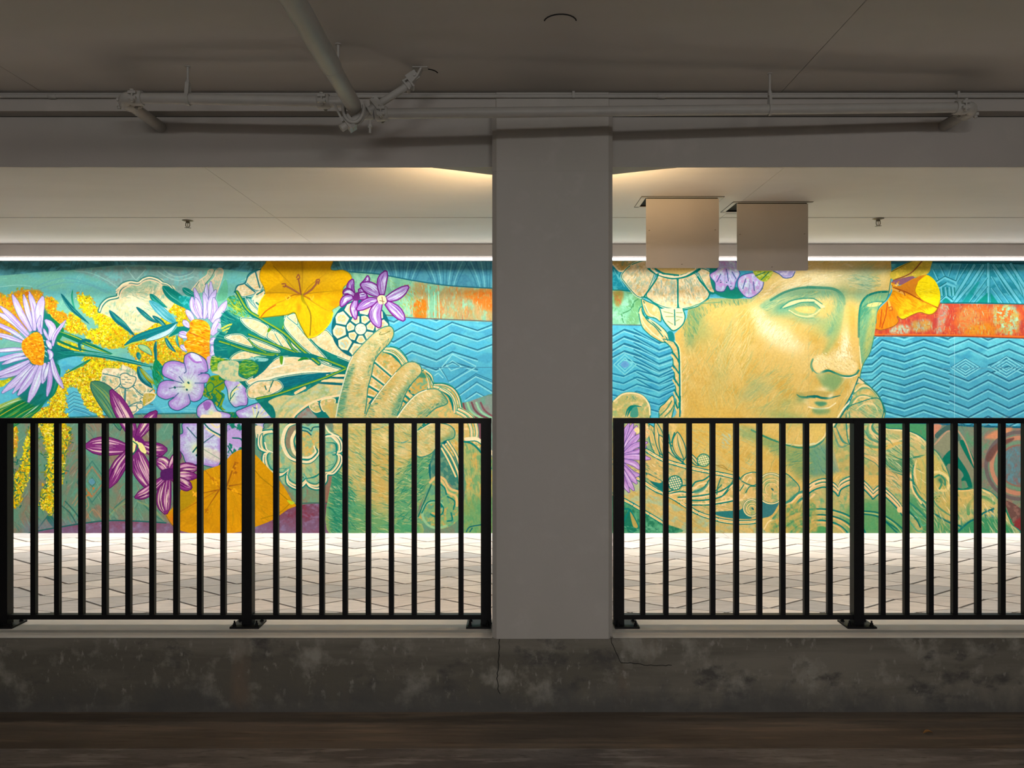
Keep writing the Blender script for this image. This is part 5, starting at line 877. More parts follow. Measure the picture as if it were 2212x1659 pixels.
    for dy, w, cc_ in ((0, 3.4, TEAL), (14, 4, (244,208,150)), (34, 2.4, (40,124,104)), (50, 3.6, (240,204,146)), (70, 2.2, (230,180,120)), (86, 3, TEAL)):
        line('H -130,%d -60,%d 0,%d 80,%d 160,%d 250,%d 290,%d 320,%d 440,%d 540,%d 630,%d 650,%d 720,%d 800,%d 900,%d 950,%d' % tuple(v + dy for v in (1120,960,890,850,840,890,930,860,810,850,940,960,910,960,1060,1130)), w, cc_)
    fill('H 900,1140 960,1130 960,1180 910,1185', (240,204,146)); 
    for k, (r, cc_) in enumerate(((330, TEAL), (312, (206,190,120)), (270, (14,110,100)), (252, (226,190,120)), (212, TEAL), (190, (230,190,120)), (150, (190,180,110)), (110, TEAL), (90, (120,176,110)))):
        line([c('H %f,%f' % (90 + r * 1.5 * math.cos(t), 1480 - r * math.sin(t)))[0] for t in np.linspace(-.1, 3.3, 20)], 3.2, cc_)
    fill('H -20,1420 20,1360 100,1330 170,1350 180,1420', (80,156,96)); lines('H 520,1170 700,1190 850,1270 960,1360|H 540,1200 720,1240 900,1400|H 770,1270 960,1400', 3, (14,110,100)); lines('H 530,1185 700,1210 850,1290 950,1400', 2.6, (170,190,120)); lines('H 1010,1130 1120,1240 1160,1320 1230,1300|H 1000,1240 1100,1370 1160,1380', 3.2, (90,170,130)); lines('H 1020,1170 1100,1260 1140,1340', 3, (10,110,100))
    # sash with reliefs
    sash = 'G -600,500 210,250 350,250 520,500 900,650 1100,730 1420,770 1500,830 1640,860 2212,960 2212,1420 -600,1420'
    fill('G -200,300 220,260 480,260 700,640 1120,760 1200,800 900,900 200,1100 -200,1100', (186,178,112), mot=[(214,180,110),(130,170,130)], cell=10)
    # leaves on the shoulder
    for s, w in (('G 620,640 560,420 500,270', 26), ('G 640,600 600,400 560,240', 20), ('G 850,670 700,560 600,380', 30), ('G 860,640 800,480 790,350', 26), ('G 1010,700 960,640 900,560', 12)):
        leaf(s, w, (214,182,110), (14,112,104), 2.0, [(240,214,160),(170,176,110),(226,190,130)], 8, 1.8, mid=(24,120,104))
    fill('G 430,290 490,290 500,380 450,420', (226,180,120), mot=(240,206,150), cell=4); lines('G 700,380 740,560 860,680|G 760,360 730,460', 3, TEAL)
    body = 'G -600,300 210,720 390,850 640,1040 900,1170 1140,1260 1400,1310 1640,1300 1720,1420 820,1420 640,1300 430,1150 210,1020 -600,700'
    fill('G -600,420 450,600 640,660 900,750 1120,770 1380,830 1640,900 1640,1260 1200,1240 900,1130 640,960 430,810 -600,500', (206,176,108), mot=[(226,190,120),(176,176,120)], cell=(9,9))
    fill(body, (210,182,110), mot=[(222,192,120),(196,176,108),(176,192,150)], cell=(14,10)); hatch('G 210,860 640,1060 1140,1270 1640,1330 1640,1400 800,1400 430,1120', 160, 26, 1.8, 32, [(226,190,110),(196,156,72),(150,180,150)], .5)
    fill('G -600,740 200,1030 420,1150 640,1290 780,1400 -600,1420', (70,150,110), mot=[(90,170,130),(40,120,90)], cell=8); fill('G 220,1300 290,1180 380,1340 300,1400', (24,116,92)); lines('G 230,1150 290,1160 230,1280|G 300,1160 390,1340', 4, TEAL); fill('G 300,1180 380,1330 330,1330', (180,160,84)); hatch('G 230,1330 640,1330 640,1395 230,1395', 40, 9, 2, 20, [(120,180,150),(24,110,90)])
    def rail(a, n, w):
        p = spline(c(a), False, 10); line(p, w + 3.4, TEAL, smooth=False)
        L = np.r_[0, np.cumsum(np.linalg.norm(np.diff(p, axis=0), axis=1))]
        for i in range(n):
            for t0, t1, ww in (((i + .08) / n, (i + .72) / n, w * .95), ((i + .8) / n, (i + .96) / n, w * .8)):
                q = np.stack([np.interp(np.linspace(t0, t1, 4) * L[-1], L, p[:, j]) for j in (0, 1)], 1); line(q, ww, (246,222,164), smooth=False); line(q, ww * .5, (222,184,110), smooth=False)
    rail('G 200,380 450,530 620,630 800,690 1000,740 1120,765 1300,800 1420,830', 8, 6); rail('G -100,500 200,720 390,840 560,950 720,1020 850,1100 1000,1190 1140,1240 1300,1280 1500,1290 1640,1275', 9, 6.4); rail('G -200,860 200,1040 400,1150 600,1270 660,1310', 5, 5)
    fill('G 460,770 560,820 650,880 640,960 520,880', (20,112,110)); fill('G 480,790 620,860 600,880 500,850', (226,186,110))
    hatch('G 210,280 500,300 640,640 1100,780 1600,940 1600,1240 1100,1120 600,920 210,700', 260, 9, 1.7, 30, [(20,112,104),(60,140,116),(250,228,176),(226,190,120),(96,156,120)], .75)
    # inner swag
    fill('G 690,970 760,940 850,910 960,920 1000,870 1080,850 1110,820 1200,810 1380,850 1500,900 1610,920 1610,1080 1480,1060 1440,1120 1380,1160 1200,1190 1100,1130 940,1110 800,1060', (220,184,112), mot=[(240,210,150),(180,176,110)], cell=8)
    lines('G 700,970 760,950 840,910 930,905|G 940,920 980,870 1060,850 1120,810|G 720,990 820,970 940,980 1060,930 1120,850|G 800,1030 960,1020 1100,1000 1250,960 1370,880|G 940,1110 1100,1110 1250,1090 1400,1060|G 900,1060 1060,1060 1250,1020 1360,900', 3, TEAL); lines('G 720,1000 820,985 940,995 1080,945 1150,850|G 800,1045 960,1037 1110,1015 1270,975 1390,880|G 950,1095 1100,1095 1260,1073 1420,1040|G 960,950 1010,900 1090,880', 3, (244,216,160))
    lines('G 1200,1000 1210,920 1240,830|G 1270,1000 1330,920 1370,850|G 1190,960 1250,900|G 1440,960 1480,900|G 1500,980 1540,920 1600,915', 2.4, (40,124,104)); fill('G 960,960 1060,920 1120,880 1060,960 980,990', (60,140,120), .8, 1); fill('G 970,1120 1100,1130 1380,1165 1380,1100 1200,1120', (214,180,110)); hatch('G 980,1110 1380,1110 1380,1170 1200,1190', 40, 16, 1.6, 20, [(240,206,150),(150,170,110)]); fill('G 1200,1180 1440,1160 1480,1100 1500,1200 1560,1250 1380,1250 1210,1220', (40,120,120)); fill('G 1640,1080 1830,1080 1820,1140 1760,1220 1650,1240', (56,120,124)); 
    for x, y, r, e in ((1062, 645, 13.5, (110,150,90)), (765, 880, 15.5, TEAL)):
        cc = c('G %d,%d' % (x, y))[0]; circ = [cc + [math.cos(t) * r, math.sin(t) * r] for t in np.linspace(0, 6.28, 16)[:-1]]; fill(circ, (250,232,180)); line(circ, 2.4, TEAL, closed=True)
        with clip(circ):
            for k in range(-4, 5): line([cc + [k * 5 - 8, -18], cc + [k * 5 + 8, 18]], 1.3, e); line([cc + [-18, k * 5 + 4], cc + [18, k * 5 - 4]], 1.3, e)
    for cx, cy, r in ((1765, 940, 31), (1560, 1140, 17)):
        cc = c('G %d,%d' % (cx, cy))[0]; circ = [cc + [math.cos(t) * r, math.sin(t) * r * 1.05] for t in np.linspace(0, 6.28, 20)[:-1]]; fill(circ, (206,178,106), mot=[(150,174,116),(226,190,126)], cell=6); line(circ, 4.4, TEAL, closed=True); line(circ, 2.6, (246,216,156), closed=True)
        for f in (.72, .45): line([cc + [math.cos(t) * r * f, math.sin(t) * r * f] for t in np.linspace(2.2, 6.0, 12)], 2.4, (120,160,104)); line([cc + [math.cos(t) * r * f + 1.2, math.sin(t) * r * f + 1.5] for t in np.linspace(2.2, 6.0, 12)], 1.8, (240,206,140))
        line([cc + [1, 0], cc + [4, 3]], 3, (16,104,110))
    relief('G 1450,850 1480,800 1560,770 1620,780 1640,850 1600,900 1540,900', (222,184,112), ((240,206,150),(196,170,100))); lines('G 1470,850 1500,800 1560,780|G 1510,870 1540,820', 2, (246,220,160)); relief('G 1900,790 2000,850 2060,940 2000,1040 1900,1120 1860,1000', (186,176,110), ((130,166,116),(214,180,110)))
    lines('G 1910,1090 1960,1060 2040,990 2090,970|G 1700,1370 1750,1290 1830,1200 1870,1130|G 1900,1150 1990,1140 2060,1060 2090,1040', 5, (60,140,120)); lines('G 1915,1110 1980,1080 2050,1010 2090,1000|G 1715,1360 1770,1290 1840,1220|G 2150,960 2212,900|G 2160,1050 2212,1000|G 2150,1300 2212,1250', 4, (244,206,146))
    fill('G 1660,1260 1760,1240 1800,1320 1740,1390 1680,1360', (222,190,110)); line('G 1690,1360 1740,1280 1800,1270', 3, (246,220,160)); fill('G 1860,1140 2090,1080 2212,1060 2212,1420 1760,1420', (176,166,90), .8, 2, mot=[(206,170,92),(100,156,100)], cell=9)
    # lilac aster at the post
    for s, w in (('G 190,580 270,400 330,265', 13), ('G 190,600 300,420 370,285', 12), ('G 190,590 240,380 290,260', 11), ('G 200,620 320,460 410,370', 13), ('G 200,620 340,500 480,460', 12), ('G 210,600 360,560 470,500', 10), ('G 210,610 370,610 510,630', 13), ('G 200,640 340,680 400,740', 12), ('G 200,660 320,780 400,800', 12), ('G 200,680 300,800 370,890', 13), ('G 190,690 270,850 340,960', 12), ('G 180,690 230,860 290,980', 12), ('G 170,690 190,860 230,970', 11), ('G 170,560 200,400 220,290', 11)): leaf(s, w, (196,150,214), (90,70,150), 1.1, [(216,180,230),(150,120,200),(226,200,236),(170,110,190)], 6, 1.5, prof=[.45,.8,1,1,.8,.25])
    fill('G 340,330 370,300 400,330 380,370', (236,214,150))

def right_all():
    right_back(); head(); head_flowers(); draped()

def paint_all():
    left_back(); left_blooms(); left_leaves(); left_flowers(); acanthus(); stems_to_hand(); yellow_trumpet(); small_star(); hand(); scallop(); left_flowers2(); right_all(); impasto(9000, 5, 1.5, .4)

# ============================================================ materials
def mat(name, base, rough=.7, var=(), metal=0.0, bump=0.0, bscale=40, spec=.4):
    """base colour (linear) with layers of noise-driven variation: (scale, detail, colour, lo, hi, stretch)"""
    m = bpy.data.materials.new(name); m.use_nodes = True; nt = m.node_tree; N = nt.nodes; L = nt.links; b = N['Principled BSDF']
    b.inputs['Roughness'].default_value = rough; b.inputs['Metallic'].default_value = metal; b.inputs['Specular IOR Level'].default_value = spec
    tc = N.new('ShaderNodeTexCoord'); rgbn = N.new('ShaderNodeRGB'); rgbn.outputs[0].default_value = (*base, 1); cur = rgbn.outputs[0]
    for sc, det, col, lo, hi, st in var:
        mp = N.new('ShaderNodeMapping'); mp.inputs['Scale'].default_value = st; L.new(tc.outputs['Object'], mp.inputs[0])
        n = N.new('ShaderNodeTexNoise'); n.inputs['Scale'].default_value = sc; n.inputs['Detail'].default_value = det; n.inputs['Roughness'].default_value = .62; L.new(mp.outputs[0], n.inputs['Vector'])
        r = N.new('ShaderNodeMapRange'); r.inputs['From Min'].default_value = lo; r.inputs['From Max'].default_value = hi; L.new(n.outputs['Fac'], r.inputs['Value'])
        x = N.new('ShaderNodeMix'); x.data_type = 'RGBA'; L.new(r.outputs[0], x.inputs[0]); L.new(cur, x.inputs[6]); x.inputs[7].default_value = (*col, 1); cur = x.outputs[2]
    L.new(cur, b.inputs['Base Color'])
    if bump:
        n = N.new('ShaderNodeTexNoise'); n.inputs['Scale'].default_value = bscale; n.inputs['Detail'].default_value = 8; L.new(tc.outputs['Object'], n.inputs['Vector'])
        bp = N.new('ShaderNodeBump'); bp.inputs['Strength'].default_value = bump; bp.inputs['Distance'].default_value = .004; L.new(n.outputs['Fac'], bp.inputs['Height']); L.new(bp.outputs[0], b.inputs['Normal'])
    return m
I3 = (1, 1, 1)
M = {}
M['paint'] = mat('grey_paint', (.47, .435, .40), .6, [(1.3, 3, (.43, .41, .37), .4, .65, I3), (3, 8, (.50, .465, .425), .55, .7, I3), (90, 4, (.10, .09, .08), .80, .83, I3)], bump=.15, bscale=60)
M['column'] = mat('column_paint', (.47, .44, .40), .55, [(1.1, 4, (.44, .42, .375), .42, .62, (1, 1, .5)), (8, 6, (.50, .47, .43), .55, .75, I3), (60, 3, (.06, .055, .05), .795, .81, I3)], bump=.2, bscale=30)
M['ceil'] = mat('ceiling_paint', (.56, .54, .515), .75, [(.7, 4, (.51, .49, .46), .4, .65, (.5, 1.6, 1)), (110, 2, (.12, .11, .1), .80, .82, I3)], bump=.12, bscale=50)
M['pipe'] = mat('pipe_paint', (.45, .435, .40), .45, [(9, 4, (.41, .395, .365), .45, .7, I3)])
M['dark'] = mat('dark_gap', (.012, .012, .011), .9)
M['curb'] = mat('raw_concrete', (.225, .205, .165), .85, [(1.7, 7, (.14, .127, .10), .42, .58, (.35, 1, 2.6)), (4.5, 9, (.33, .31, .26), .53, .66, (1, 1, 1)), (7, 10, (.09, .083, .074), .56, .66, (.6, 1, 1)), (2.3, 8, (.19, .145, .105), .58, .70, (1.4, 1, .25)), (30, 6, (.30, .28, .24), .60, .70, (1, 1, .5)), (95, 2, (.02, .02, .02), .765, .785, I3)], bump=.8, bscale=30)
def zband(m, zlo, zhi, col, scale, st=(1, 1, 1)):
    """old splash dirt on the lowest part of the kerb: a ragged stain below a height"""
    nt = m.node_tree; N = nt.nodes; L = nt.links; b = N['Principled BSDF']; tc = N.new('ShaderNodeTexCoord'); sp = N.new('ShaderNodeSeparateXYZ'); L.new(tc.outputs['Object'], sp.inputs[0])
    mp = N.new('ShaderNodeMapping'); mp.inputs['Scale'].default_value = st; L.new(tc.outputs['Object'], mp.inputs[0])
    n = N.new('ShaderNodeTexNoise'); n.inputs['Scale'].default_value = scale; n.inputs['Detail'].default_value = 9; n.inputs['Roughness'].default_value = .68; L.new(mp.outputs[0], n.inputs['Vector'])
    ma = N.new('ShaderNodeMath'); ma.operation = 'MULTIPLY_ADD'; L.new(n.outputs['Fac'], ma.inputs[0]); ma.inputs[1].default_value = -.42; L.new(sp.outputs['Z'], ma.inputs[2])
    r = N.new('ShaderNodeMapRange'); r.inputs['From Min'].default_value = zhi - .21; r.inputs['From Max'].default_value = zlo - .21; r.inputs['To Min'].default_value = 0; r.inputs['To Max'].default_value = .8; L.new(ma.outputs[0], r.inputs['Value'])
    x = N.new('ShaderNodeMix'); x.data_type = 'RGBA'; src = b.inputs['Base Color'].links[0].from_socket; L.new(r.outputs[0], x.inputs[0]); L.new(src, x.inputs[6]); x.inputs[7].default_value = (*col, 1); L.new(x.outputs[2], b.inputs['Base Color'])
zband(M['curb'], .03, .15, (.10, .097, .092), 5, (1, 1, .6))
M['step'] = mat('step_shade', (.36, .345, .295), .8, [(6, 6, (.30, .29, .25), .45, .7, (.4, 1, 1))])  # riser's shade put into its colour, darker than the kerb top
M['curbtop'] = mat('trowelled_concrete', (.68, .645, .59), .7, [(3, 8, (.58, .55, .50), .45, .7, (.25, 2, 1)), (22, 6, (.74, .71, .65), .55, .75, (.15, 1, 1))], bump=.2, bscale=30)
M['kerb_strip'] = mat('strip_concrete', (.195, .155, .12), .8, [(1.6, 7, (.13, .104, .08), .42, .58, (.3, 1.8, 1)), (7, 10, (.28, .215, .155), .50, .64, (.14, 1.6, 1)), (26, 8, (.11, .08, .055), .58, .72, (.12, 1.6, 1)), (70, 3, (.03, .024, .02), .76, .79, I3)], bump=.5, bscale=25)  # floor band next to the kerb, darker and browner than the rest
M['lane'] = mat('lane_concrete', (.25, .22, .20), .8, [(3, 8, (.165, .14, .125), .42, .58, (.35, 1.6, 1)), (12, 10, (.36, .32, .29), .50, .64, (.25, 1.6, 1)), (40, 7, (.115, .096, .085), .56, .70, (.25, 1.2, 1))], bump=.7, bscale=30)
M['black'] = mat('black_powder_coat', (.004, .004, .005), .5, [(60, 3, (.006, .006, .007), .5, .7, I3)], spec=.22)
M['door'] = mat('hatch_paint', (.52, .485, .45), .5, [(2, 4, (.49, .455, .42), .4, .65, I3)])
M['fascia'] = mat('cove_board', (.66, .61, .585), .6, [(2, 3, (.62, .575, .55), .4, .65, I3)])
M['joint'] = mat('paver_joint', (.12, .105, .09), .9, [(30, 5, (.08, .07, .06), .5, .7, I3)])
M['slab'] = mat('slab_concrete', (.45, .41, .37), .85, [(4, 6, (.38, .35, .31), .45, .7, I3)])
M['brass'] = mat('sprinkler_metal', (.16, .14, .10), .4, [(30, 3, (.10, .09, .07), .5, .7, I3)], metal=.6)
M['leaf'] = mat('dry_leaf', (.34, .17, .05), .7, [(40, 5, (.16, .07, .03), .5, .7, I3)])
M['wallp'] = mat('far_wall_paint', (.42, .40, .37), .8, [(1, 4, (.38, .36, .33), .4, .65, I3)])

def paver_mat():
    m = mat('paver', (.6, .5, .45), .8, [(7, 6, (.55, .47, .42), .5, .8, (1, 3, 1))], bump=.25, bscale=60); nt = m.node_tree; N = nt.nodes; L = nt.links
    oi = N.new('ShaderNodeObjectInfo'); cr = N.new('ShaderNodeValToRGB'); cr.color_ramp.interpolation = 'CONSTANT'; L.new(oi.outputs['Random'], cr.inputs[0])
    e = cr.color_ramp.elements; e[0].position = 0; e[0].color = (.68, .60, .535, 1); e[1].position = .17; e[1].color = (.585, .505, .45, 1)
    for p, c_ in ((.34, (.62, .55, .50)), (.5, (.47, .43, .40)), (.66, (.54, .485, .445)), (.82, (.44, .41, .39)), (.92, (.64, .555, .49))): q = e.new(p); q.color = (*c_, 1)
    tc = N.new('ShaderNodeTexCoord'); ad = N.new('ShaderNodeVectorMath'); ad.operation = 'ADD'; L.new(tc.outputs['Object'], ad.inputs[0]); L.new(oi.outputs['Location'], ad.inputs[1])
    mp = N.new('ShaderNodeMapping'); mp.inputs['Scale'].default_value = (1, 4, 1); L.new(ad.outputs[0], mp.inputs[0])
    n = N.new('ShaderNodeTexNoise'); n.inputs['Scale'].default_value = 9; n.inputs['Detail'].default_value = 8; L.new(mp.outputs[0], n.inputs['Vector'])
    r = N.new('ShaderNodeMapRange'); r.inputs['From Min'].default_value = .3; r.inputs['From Max'].default_value = .7; r.inputs['To Min'].default_value = .86; r.inputs['To Max'].default_value = 1.08; L.new(n.outputs['Fac'], r.inputs['Value'])
    x = N.new('ShaderNodeMix'); x.data_type = 'RGBA'; x.blend_type = 'MULTIPLY'; x.inputs[0].default_value = 1; L.new(cr.outputs[0], x.inputs[6]); L.new(r.outputs[0], x.inputs[7]); L.new(x.outputs[2], N['Principled BSDF'].inputs['Base Color'])
    return m
M['paver'] = paver_mat()
def emit(name, col, s):
    m = bpy.data.materials.new(name); m.use_nodes = True; nt = m.node_tree; nt.nodes.clear(); e = nt.nodes.new('ShaderNodeEmission'); e.inputs[0].default_value = (*col, 1); e.inputs[1].default_value = s
    o = nt.nodes.new('ShaderNodeOutputMaterial'); nt.links.new(e.outputs[0], o.inputs[0]); return m
M['led'] = emit('lamp_lens', (1, .98, .95), 7.0)

# ============================================================ mesh building
class MB:
    def __init__(s): s.v = []; s.f = []; s.sm = []
    def add(s, vs, fs, smooth=False):
        o = len(s.v); s.v += [tuple(v) for v in vs]; s.f += [tuple(i + o for i in f) for f in fs]; s.sm += [smooth] * len(fs); return s
    def box(s, x0, x1, y0, y1, z0, z1):
        v = [(x, y, z) for z in (z0, z1) for y in (y0, y1) for x in (x0, x1)]
        return s.add(v, [(0, 2, 3, 1), (4, 5, 7, 6), (0, 1, 5, 4), (2, 6, 7, 3), (0, 4, 6, 2), (1, 3, 7, 5)])
    def prism(s, pts, axis, a, b):
        """polygon pts (2-D) extruded along axis from a to b; axis 'y': pts are (x,z); 'z': (x,y); 'x': (y,z)"""
        f = {'y': lambda p, t: (p[0], t, p[1]), 'z': lambda p, t: (p[0], p[1], t), 'x': lambda p, t: (t, p[0], p[1])}[axis]; n = len(pts)
        v = [f(p, a) for p in pts] + [f(p, b) for p in pts]
        fs = [tuple(range(n)), tuple(range(2 * n - 1, n - 1, -1))] + [(i, n + i, n + (i + 1) % n, (i + 1) % n) for i in range(n)]
        return s.add(v, fs)
    def tube(s, p, r, n=20, cap=True):
        """round tube along points p, radius r (number or list)"""
        p = [Vector(q) for q in p]; rs = r if isinstance(r, (list, tuple)) else [r] * len(p); vs = []; up = None
        for i, q in enumerate(p):
            d = (p[min(i + 1, len(p) - 1)] - p[max(i - 1, 0)]).normalized()
            if up is None: up = d.orthogonal().normalized()
            up = (up - d * up.dot(d)).normalized(); sd = d.cross(up)
            vs += [q + (up * math.cos(t) + sd * math.sin(t)) * rs[i] for t in (2 * math.pi * k / n for k in range(n))]
        fs = [(i * n + k, i * n + (k + 1) % n, (i + 1) * n + (k + 1) % n, (i + 1) * n + k) for i in range(len(p) - 1) for k in range(n)]
        s.add(vs, fs, True)
        if cap: m = (len(p) - 1) * n; s.add(vs[:n], [tuple(range(n - 1, -1, -1))]); s.add(vs[m:], [tuple(range(n))])
        return s
    def obox(s, c_, ax, ay, az, hx, hy, hz):
        """box round c_ with given axes and half sizes"""
        c_ = Vector(c_); v = [c_ + Vector(ax) * (hx * i) + Vector(ay) * (hy * j) + Vector(az) * (hz * k) for k in (-1, 1) for j in (-1, 1) for i in (-1, 1)]
        return s.add(v, [(0, 2, 3, 1), (4, 5, 7, 6), (0, 1, 5, 4), (2, 6, 7, 3), (0, 4, 6, 2), (1, 3, 7, 5)])
    def mesh(s, name, m):
        me = bpy.data.meshes.new(name); me.from_pydata(s.v, [], s.f); me.polygons.foreach_set('use_smooth', s.sm); me.update()
        b = bmesh.new(); b.from_mesh(me); bmesh.ops.recalc_face_normals(b, faces=b.faces); b.to_mesh(me); b.free()
        me.materials.append(m); return me
    def build(s, name, m, parent=None, origin=None):
        if origin is not None: o3 = Vector(origin); s.v = [tuple(Vector(q) - o3) for q in s.v]
        ob = bpy.data.objects.new(name, s.mesh(name, m)); COL.objects.link(ob)
        if origin is not None: ob.location = origin
        if parent is not None:
            ob.parent = parent
            if origin is None: ob.matrix_parent_inverse = Matrix.Translation(parent_world(parent)).inverted()
            else: ob.location = Vector(origin) - parent_world(parent)
        return ob
def world_of(o):
    m = Matrix.Translation(o.location)
    return m if o.parent is None else world_of(o.parent) @ o.matrix_parent_inverse @ m
def parent_world(o): return world_of(o).translation
def struct(o, label=None):
    o['kind'] = 'structure'
    if label: o['label'] = label
    return o
def tag(o, label, cat, group=None):
    o['label'] = label; o['category'] = cat
    if group: o['group'] = group
    return o
def thing(name, loc, label, cat, group=None):
    o = bpy.data.objects.new(name, None); COL.objects.link(o); o.location = loc; o.empty_display_size = .1
    return tag(o, label, cat, group)
def dup(src, loc=None, parent=None):
    c_ = src.copy(); COL.objects.link(c_)
    if parent is not None: c_.parent = parent
    if loc is not None: c_.location = loc
    for k in list(src.children):
        dup(k, None, c_)
    return c_
E = EYE

# ============================================================ the setting
XW = 9.0
FRONT, CURB_B, CURB_T = 3.775, 4.05, .377            # kerb face, back edge, top height
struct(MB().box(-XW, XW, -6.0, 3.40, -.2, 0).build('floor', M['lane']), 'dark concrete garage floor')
struct(MB().box(-XW, XW, 3.40, FRONT, -.2, .003).build('trim_1', M['kerb_strip']), 'darker brown concrete strip along the kerb')
# kerb under the railings
kb = struct(MB().prism([(FRONT, 0), (FRONT + .004, CURB_T - .017), (FRONT + .012, CURB_T - .012), (CURB_B, CURB_T - .012), (CURB_B, -.2), (FRONT, -.2)], 'x', -XW, XW).build('kerb', M['curb']), 'raised concrete kerb under the black railings')
MB().box(-XW, -.098, FRONT + .006, 3.862, CURB_T - .012, CURB_T - .0105).box(.498, XW, FRONT + .006, 3.862, CURB_T - .012, CURB_T - .0105).build('kerb_lip', M['curbtop'], kb)
MB().box(-XW, XW, 3.8665, CURB_B, CURB_T - .012, CURB_T).build('kerb_top', M['curbtop'], kb)
MB().box(-XW, XW, 3.862, 3.8665, CURB_T - .012, CURB_T - .0005).build('kerb_step', M['step'], kb)
def strip(pts, wd, y):
    b = MB()
    for (x0, z0), (x1, z1) in zip(pts[:-1], pts[1:]):
        d = Vector((x1 - x0, 0, z1 - z0)); b.obox(((x0 + x1) / 2, y, (z0 + z1) / 2), d.normalized(), (0, 1, 0), Vector((d.z, 0, -d.x)).normalized(), d.length / 2 + wd * .3, .0012, wd / 2)
    return b
def crk(L):
    """kerb-face coordinates of a ragged crack through the given way points"""
    rr = random.Random(len(L)); out = []
    for (x0, y0), (x1, y1) in zip(L[:-1], L[1:]):
        n = max(2, int(math.hypot(x1 - x0, y1 - y0) / 6))
        for i in range(n): t = i / n; out.append((x0 + (x1 - x0) * t + rr.uniform(-1.3, 1.3), y0 + (y1 - y0) * t + rr.uniform(-1.1, 1.1)))
    out.append(L[-1]); return [((px - 1107) / 440., .003 + (1540 - py) / 440.) for px, py in out]
strip(crk([(1080, 1376), (1080, 1398), (1078, 1425), (1075, 1468), (1077, 1490), (1081, 1500)]), .0036, FRONT + .0015).build('crack', M['dark'], kb)
strip(crk([(1321, 1377), (1325, 1398), (1333, 1412), (1338, 1427), (1343, 1433), (1365, 1434), (1393, 1438), (1420, 1440), (1452, 1439)]), .0024, FRONT + .0015).build('crack', M['dark'], kb)
# column, 0.59 m wide with chamfered corners, in two lifts with a fine pour line
XC0, XC1, CH, CD = -.0975, .4955, .022, .58
def col_poly(i=0.0): return [(XC0 + CH + i, FRONT - .004 + i), (XC1 - CH - i, FRONT - .004 + i), (XC1 - i, FRONT - .004 + CH + i), (XC1 - i, FRONT + CD - CH), (XC1 - CH - i, FRONT + CD), (XC0 + CH + i, FRONT + CD), (XC0 + i, FRONT + CD - CH), (XC0 + i, FRONT - .004 + CH + i)]
struct(MB().prism(col_poly(), 'z', CURB_T - .013, 1.043 + E).prism(col_poly(.0012), 'z', 1.043 + E, 1.0455 + E).prism(col_poly(), 'z', 1.0455 + E, CEIL + .01).build('column', M['column']), 'square painted concrete column between the two railings')
# edge beam: upper band standing proud flush with the column, lower face set back, sloping away behind
BF, BT, BB = 3.854, 1.341 + E, 1.088 + E
bm_ = struct(MB().prism([(BF, BB), (BF, CEIL + .01), (4.35, CEIL + .01), (4.12, CEIL + .005), (BF + .012, BB)], 'x', -XW, XW).build('beam', M['paint']), 'painted concrete edge beam over the opening')
MB().box(-XW, XW, FRONT + .002, BF + .01, BT, CEIL + .005).build('beam_band', M['paint'], bm_)
MB().box(-XW, XW, BF - .0012, BF + .01, BT - .003, BT + .001).build('gap', M['dark'], bm_)
for sgn, x0 in ((-1, XC0), (1, XC1)):                      # haunches where the beam meets the column
    n = 9; L = .30 if sgn < 0 else .33; vs = []; fs = []
    for i in range(n):
        t = i / (n - 1); x = x0 + sgn * L * t - sgn * .01 * (i == 0); d = .012 + .135 * (1 - t) ** 1.1
        vs += [(x, BF + .001, BB + .0005), (x, BF + .001 + d, BB - .0012), (x, BF + .001 + d + .16, BB + .30)]
    for i in range(n - 1): a = i * 3; fs += [(a, a + 3, a + 4, a + 1), (a + 1, a + 4, a + 5, a + 2), (a, a + 2, a + 5, a + 3)]
    fs += [(0, 1, 2), (3 * n - 3, 3 * n - 1, 3 * n - 2)]
    MB().add(vs, fs).build('haunch', M['paint'], bm_)
# ceiling slab in cast panels with hairline joints
cl = struct(MB().box(-XW, XW, -6.0, 8.3, CEIL + .012, CEIL + .25).build('ceiling', M['dark']), 'painted concrete ceiling with hairline joints')
def panels(xs, y0, y1, holes=()):
    for a, b in zip(xs[:-1], xs[1:]): MB().box(a + .0015, b - .0015, y0, y1, CEIL, CEIL + .012).build('ceiling_panel', M['ceil'], cl)
panels([-XW, -5.92, -2.303, 1.32, 4.94, XW], -6.0, 4.3)
HATCH = [(1.025, 1.585, 5.894, 6.20), (1.769, 2.331, 6.06, 6.385)]           # openings: x0, x1, y0, y1
xs2 = [-XW, -5.86, -2.03, 1.80, 5.63, XW]
def panel_rect(x0, x1, y0, y1):
    if x1 - x0 > .002 and y1 - y0 > .002: MB().box(x0, x1, y0, y1, CEIL, CEIL + .012).build('ceiling_panel', M['ceil'], cl)
for a, b in zip(xs2[:-1], xs2[1:]):
    a += .0015; b -= .0015
    hs = [h for h in HATCH if h[0] < b and h[1] > a]
    if not hs: panel_rect(a, b, 4.302, 6.598)
    else:
        ys = sorted({4.302, 6.598, *[h[2] for h in hs], *[h[3] for h in hs]}); bld = MB()
        for y0, y1 in zip(ys[:-1], ys[1:]):
            cut = sorted((max(a, h[0]), min(b, h[1])) for h in hs if h[2] <= y0 and h[3] >= y1); x = a
            for c0, c1 in cut:
                if c0 - x > .001: bld.box(x, c0, y0, y1, CEIL, CEIL + .012)
                x = max(x, c1)
            if b - x > .001: bld.box(x, b, y0, y1, CEIL, CEIL + .012)
        bld.build('ceiling_panel', M['ceil'], cl)
    panel_rect(a, b, 6.614, 8.3)
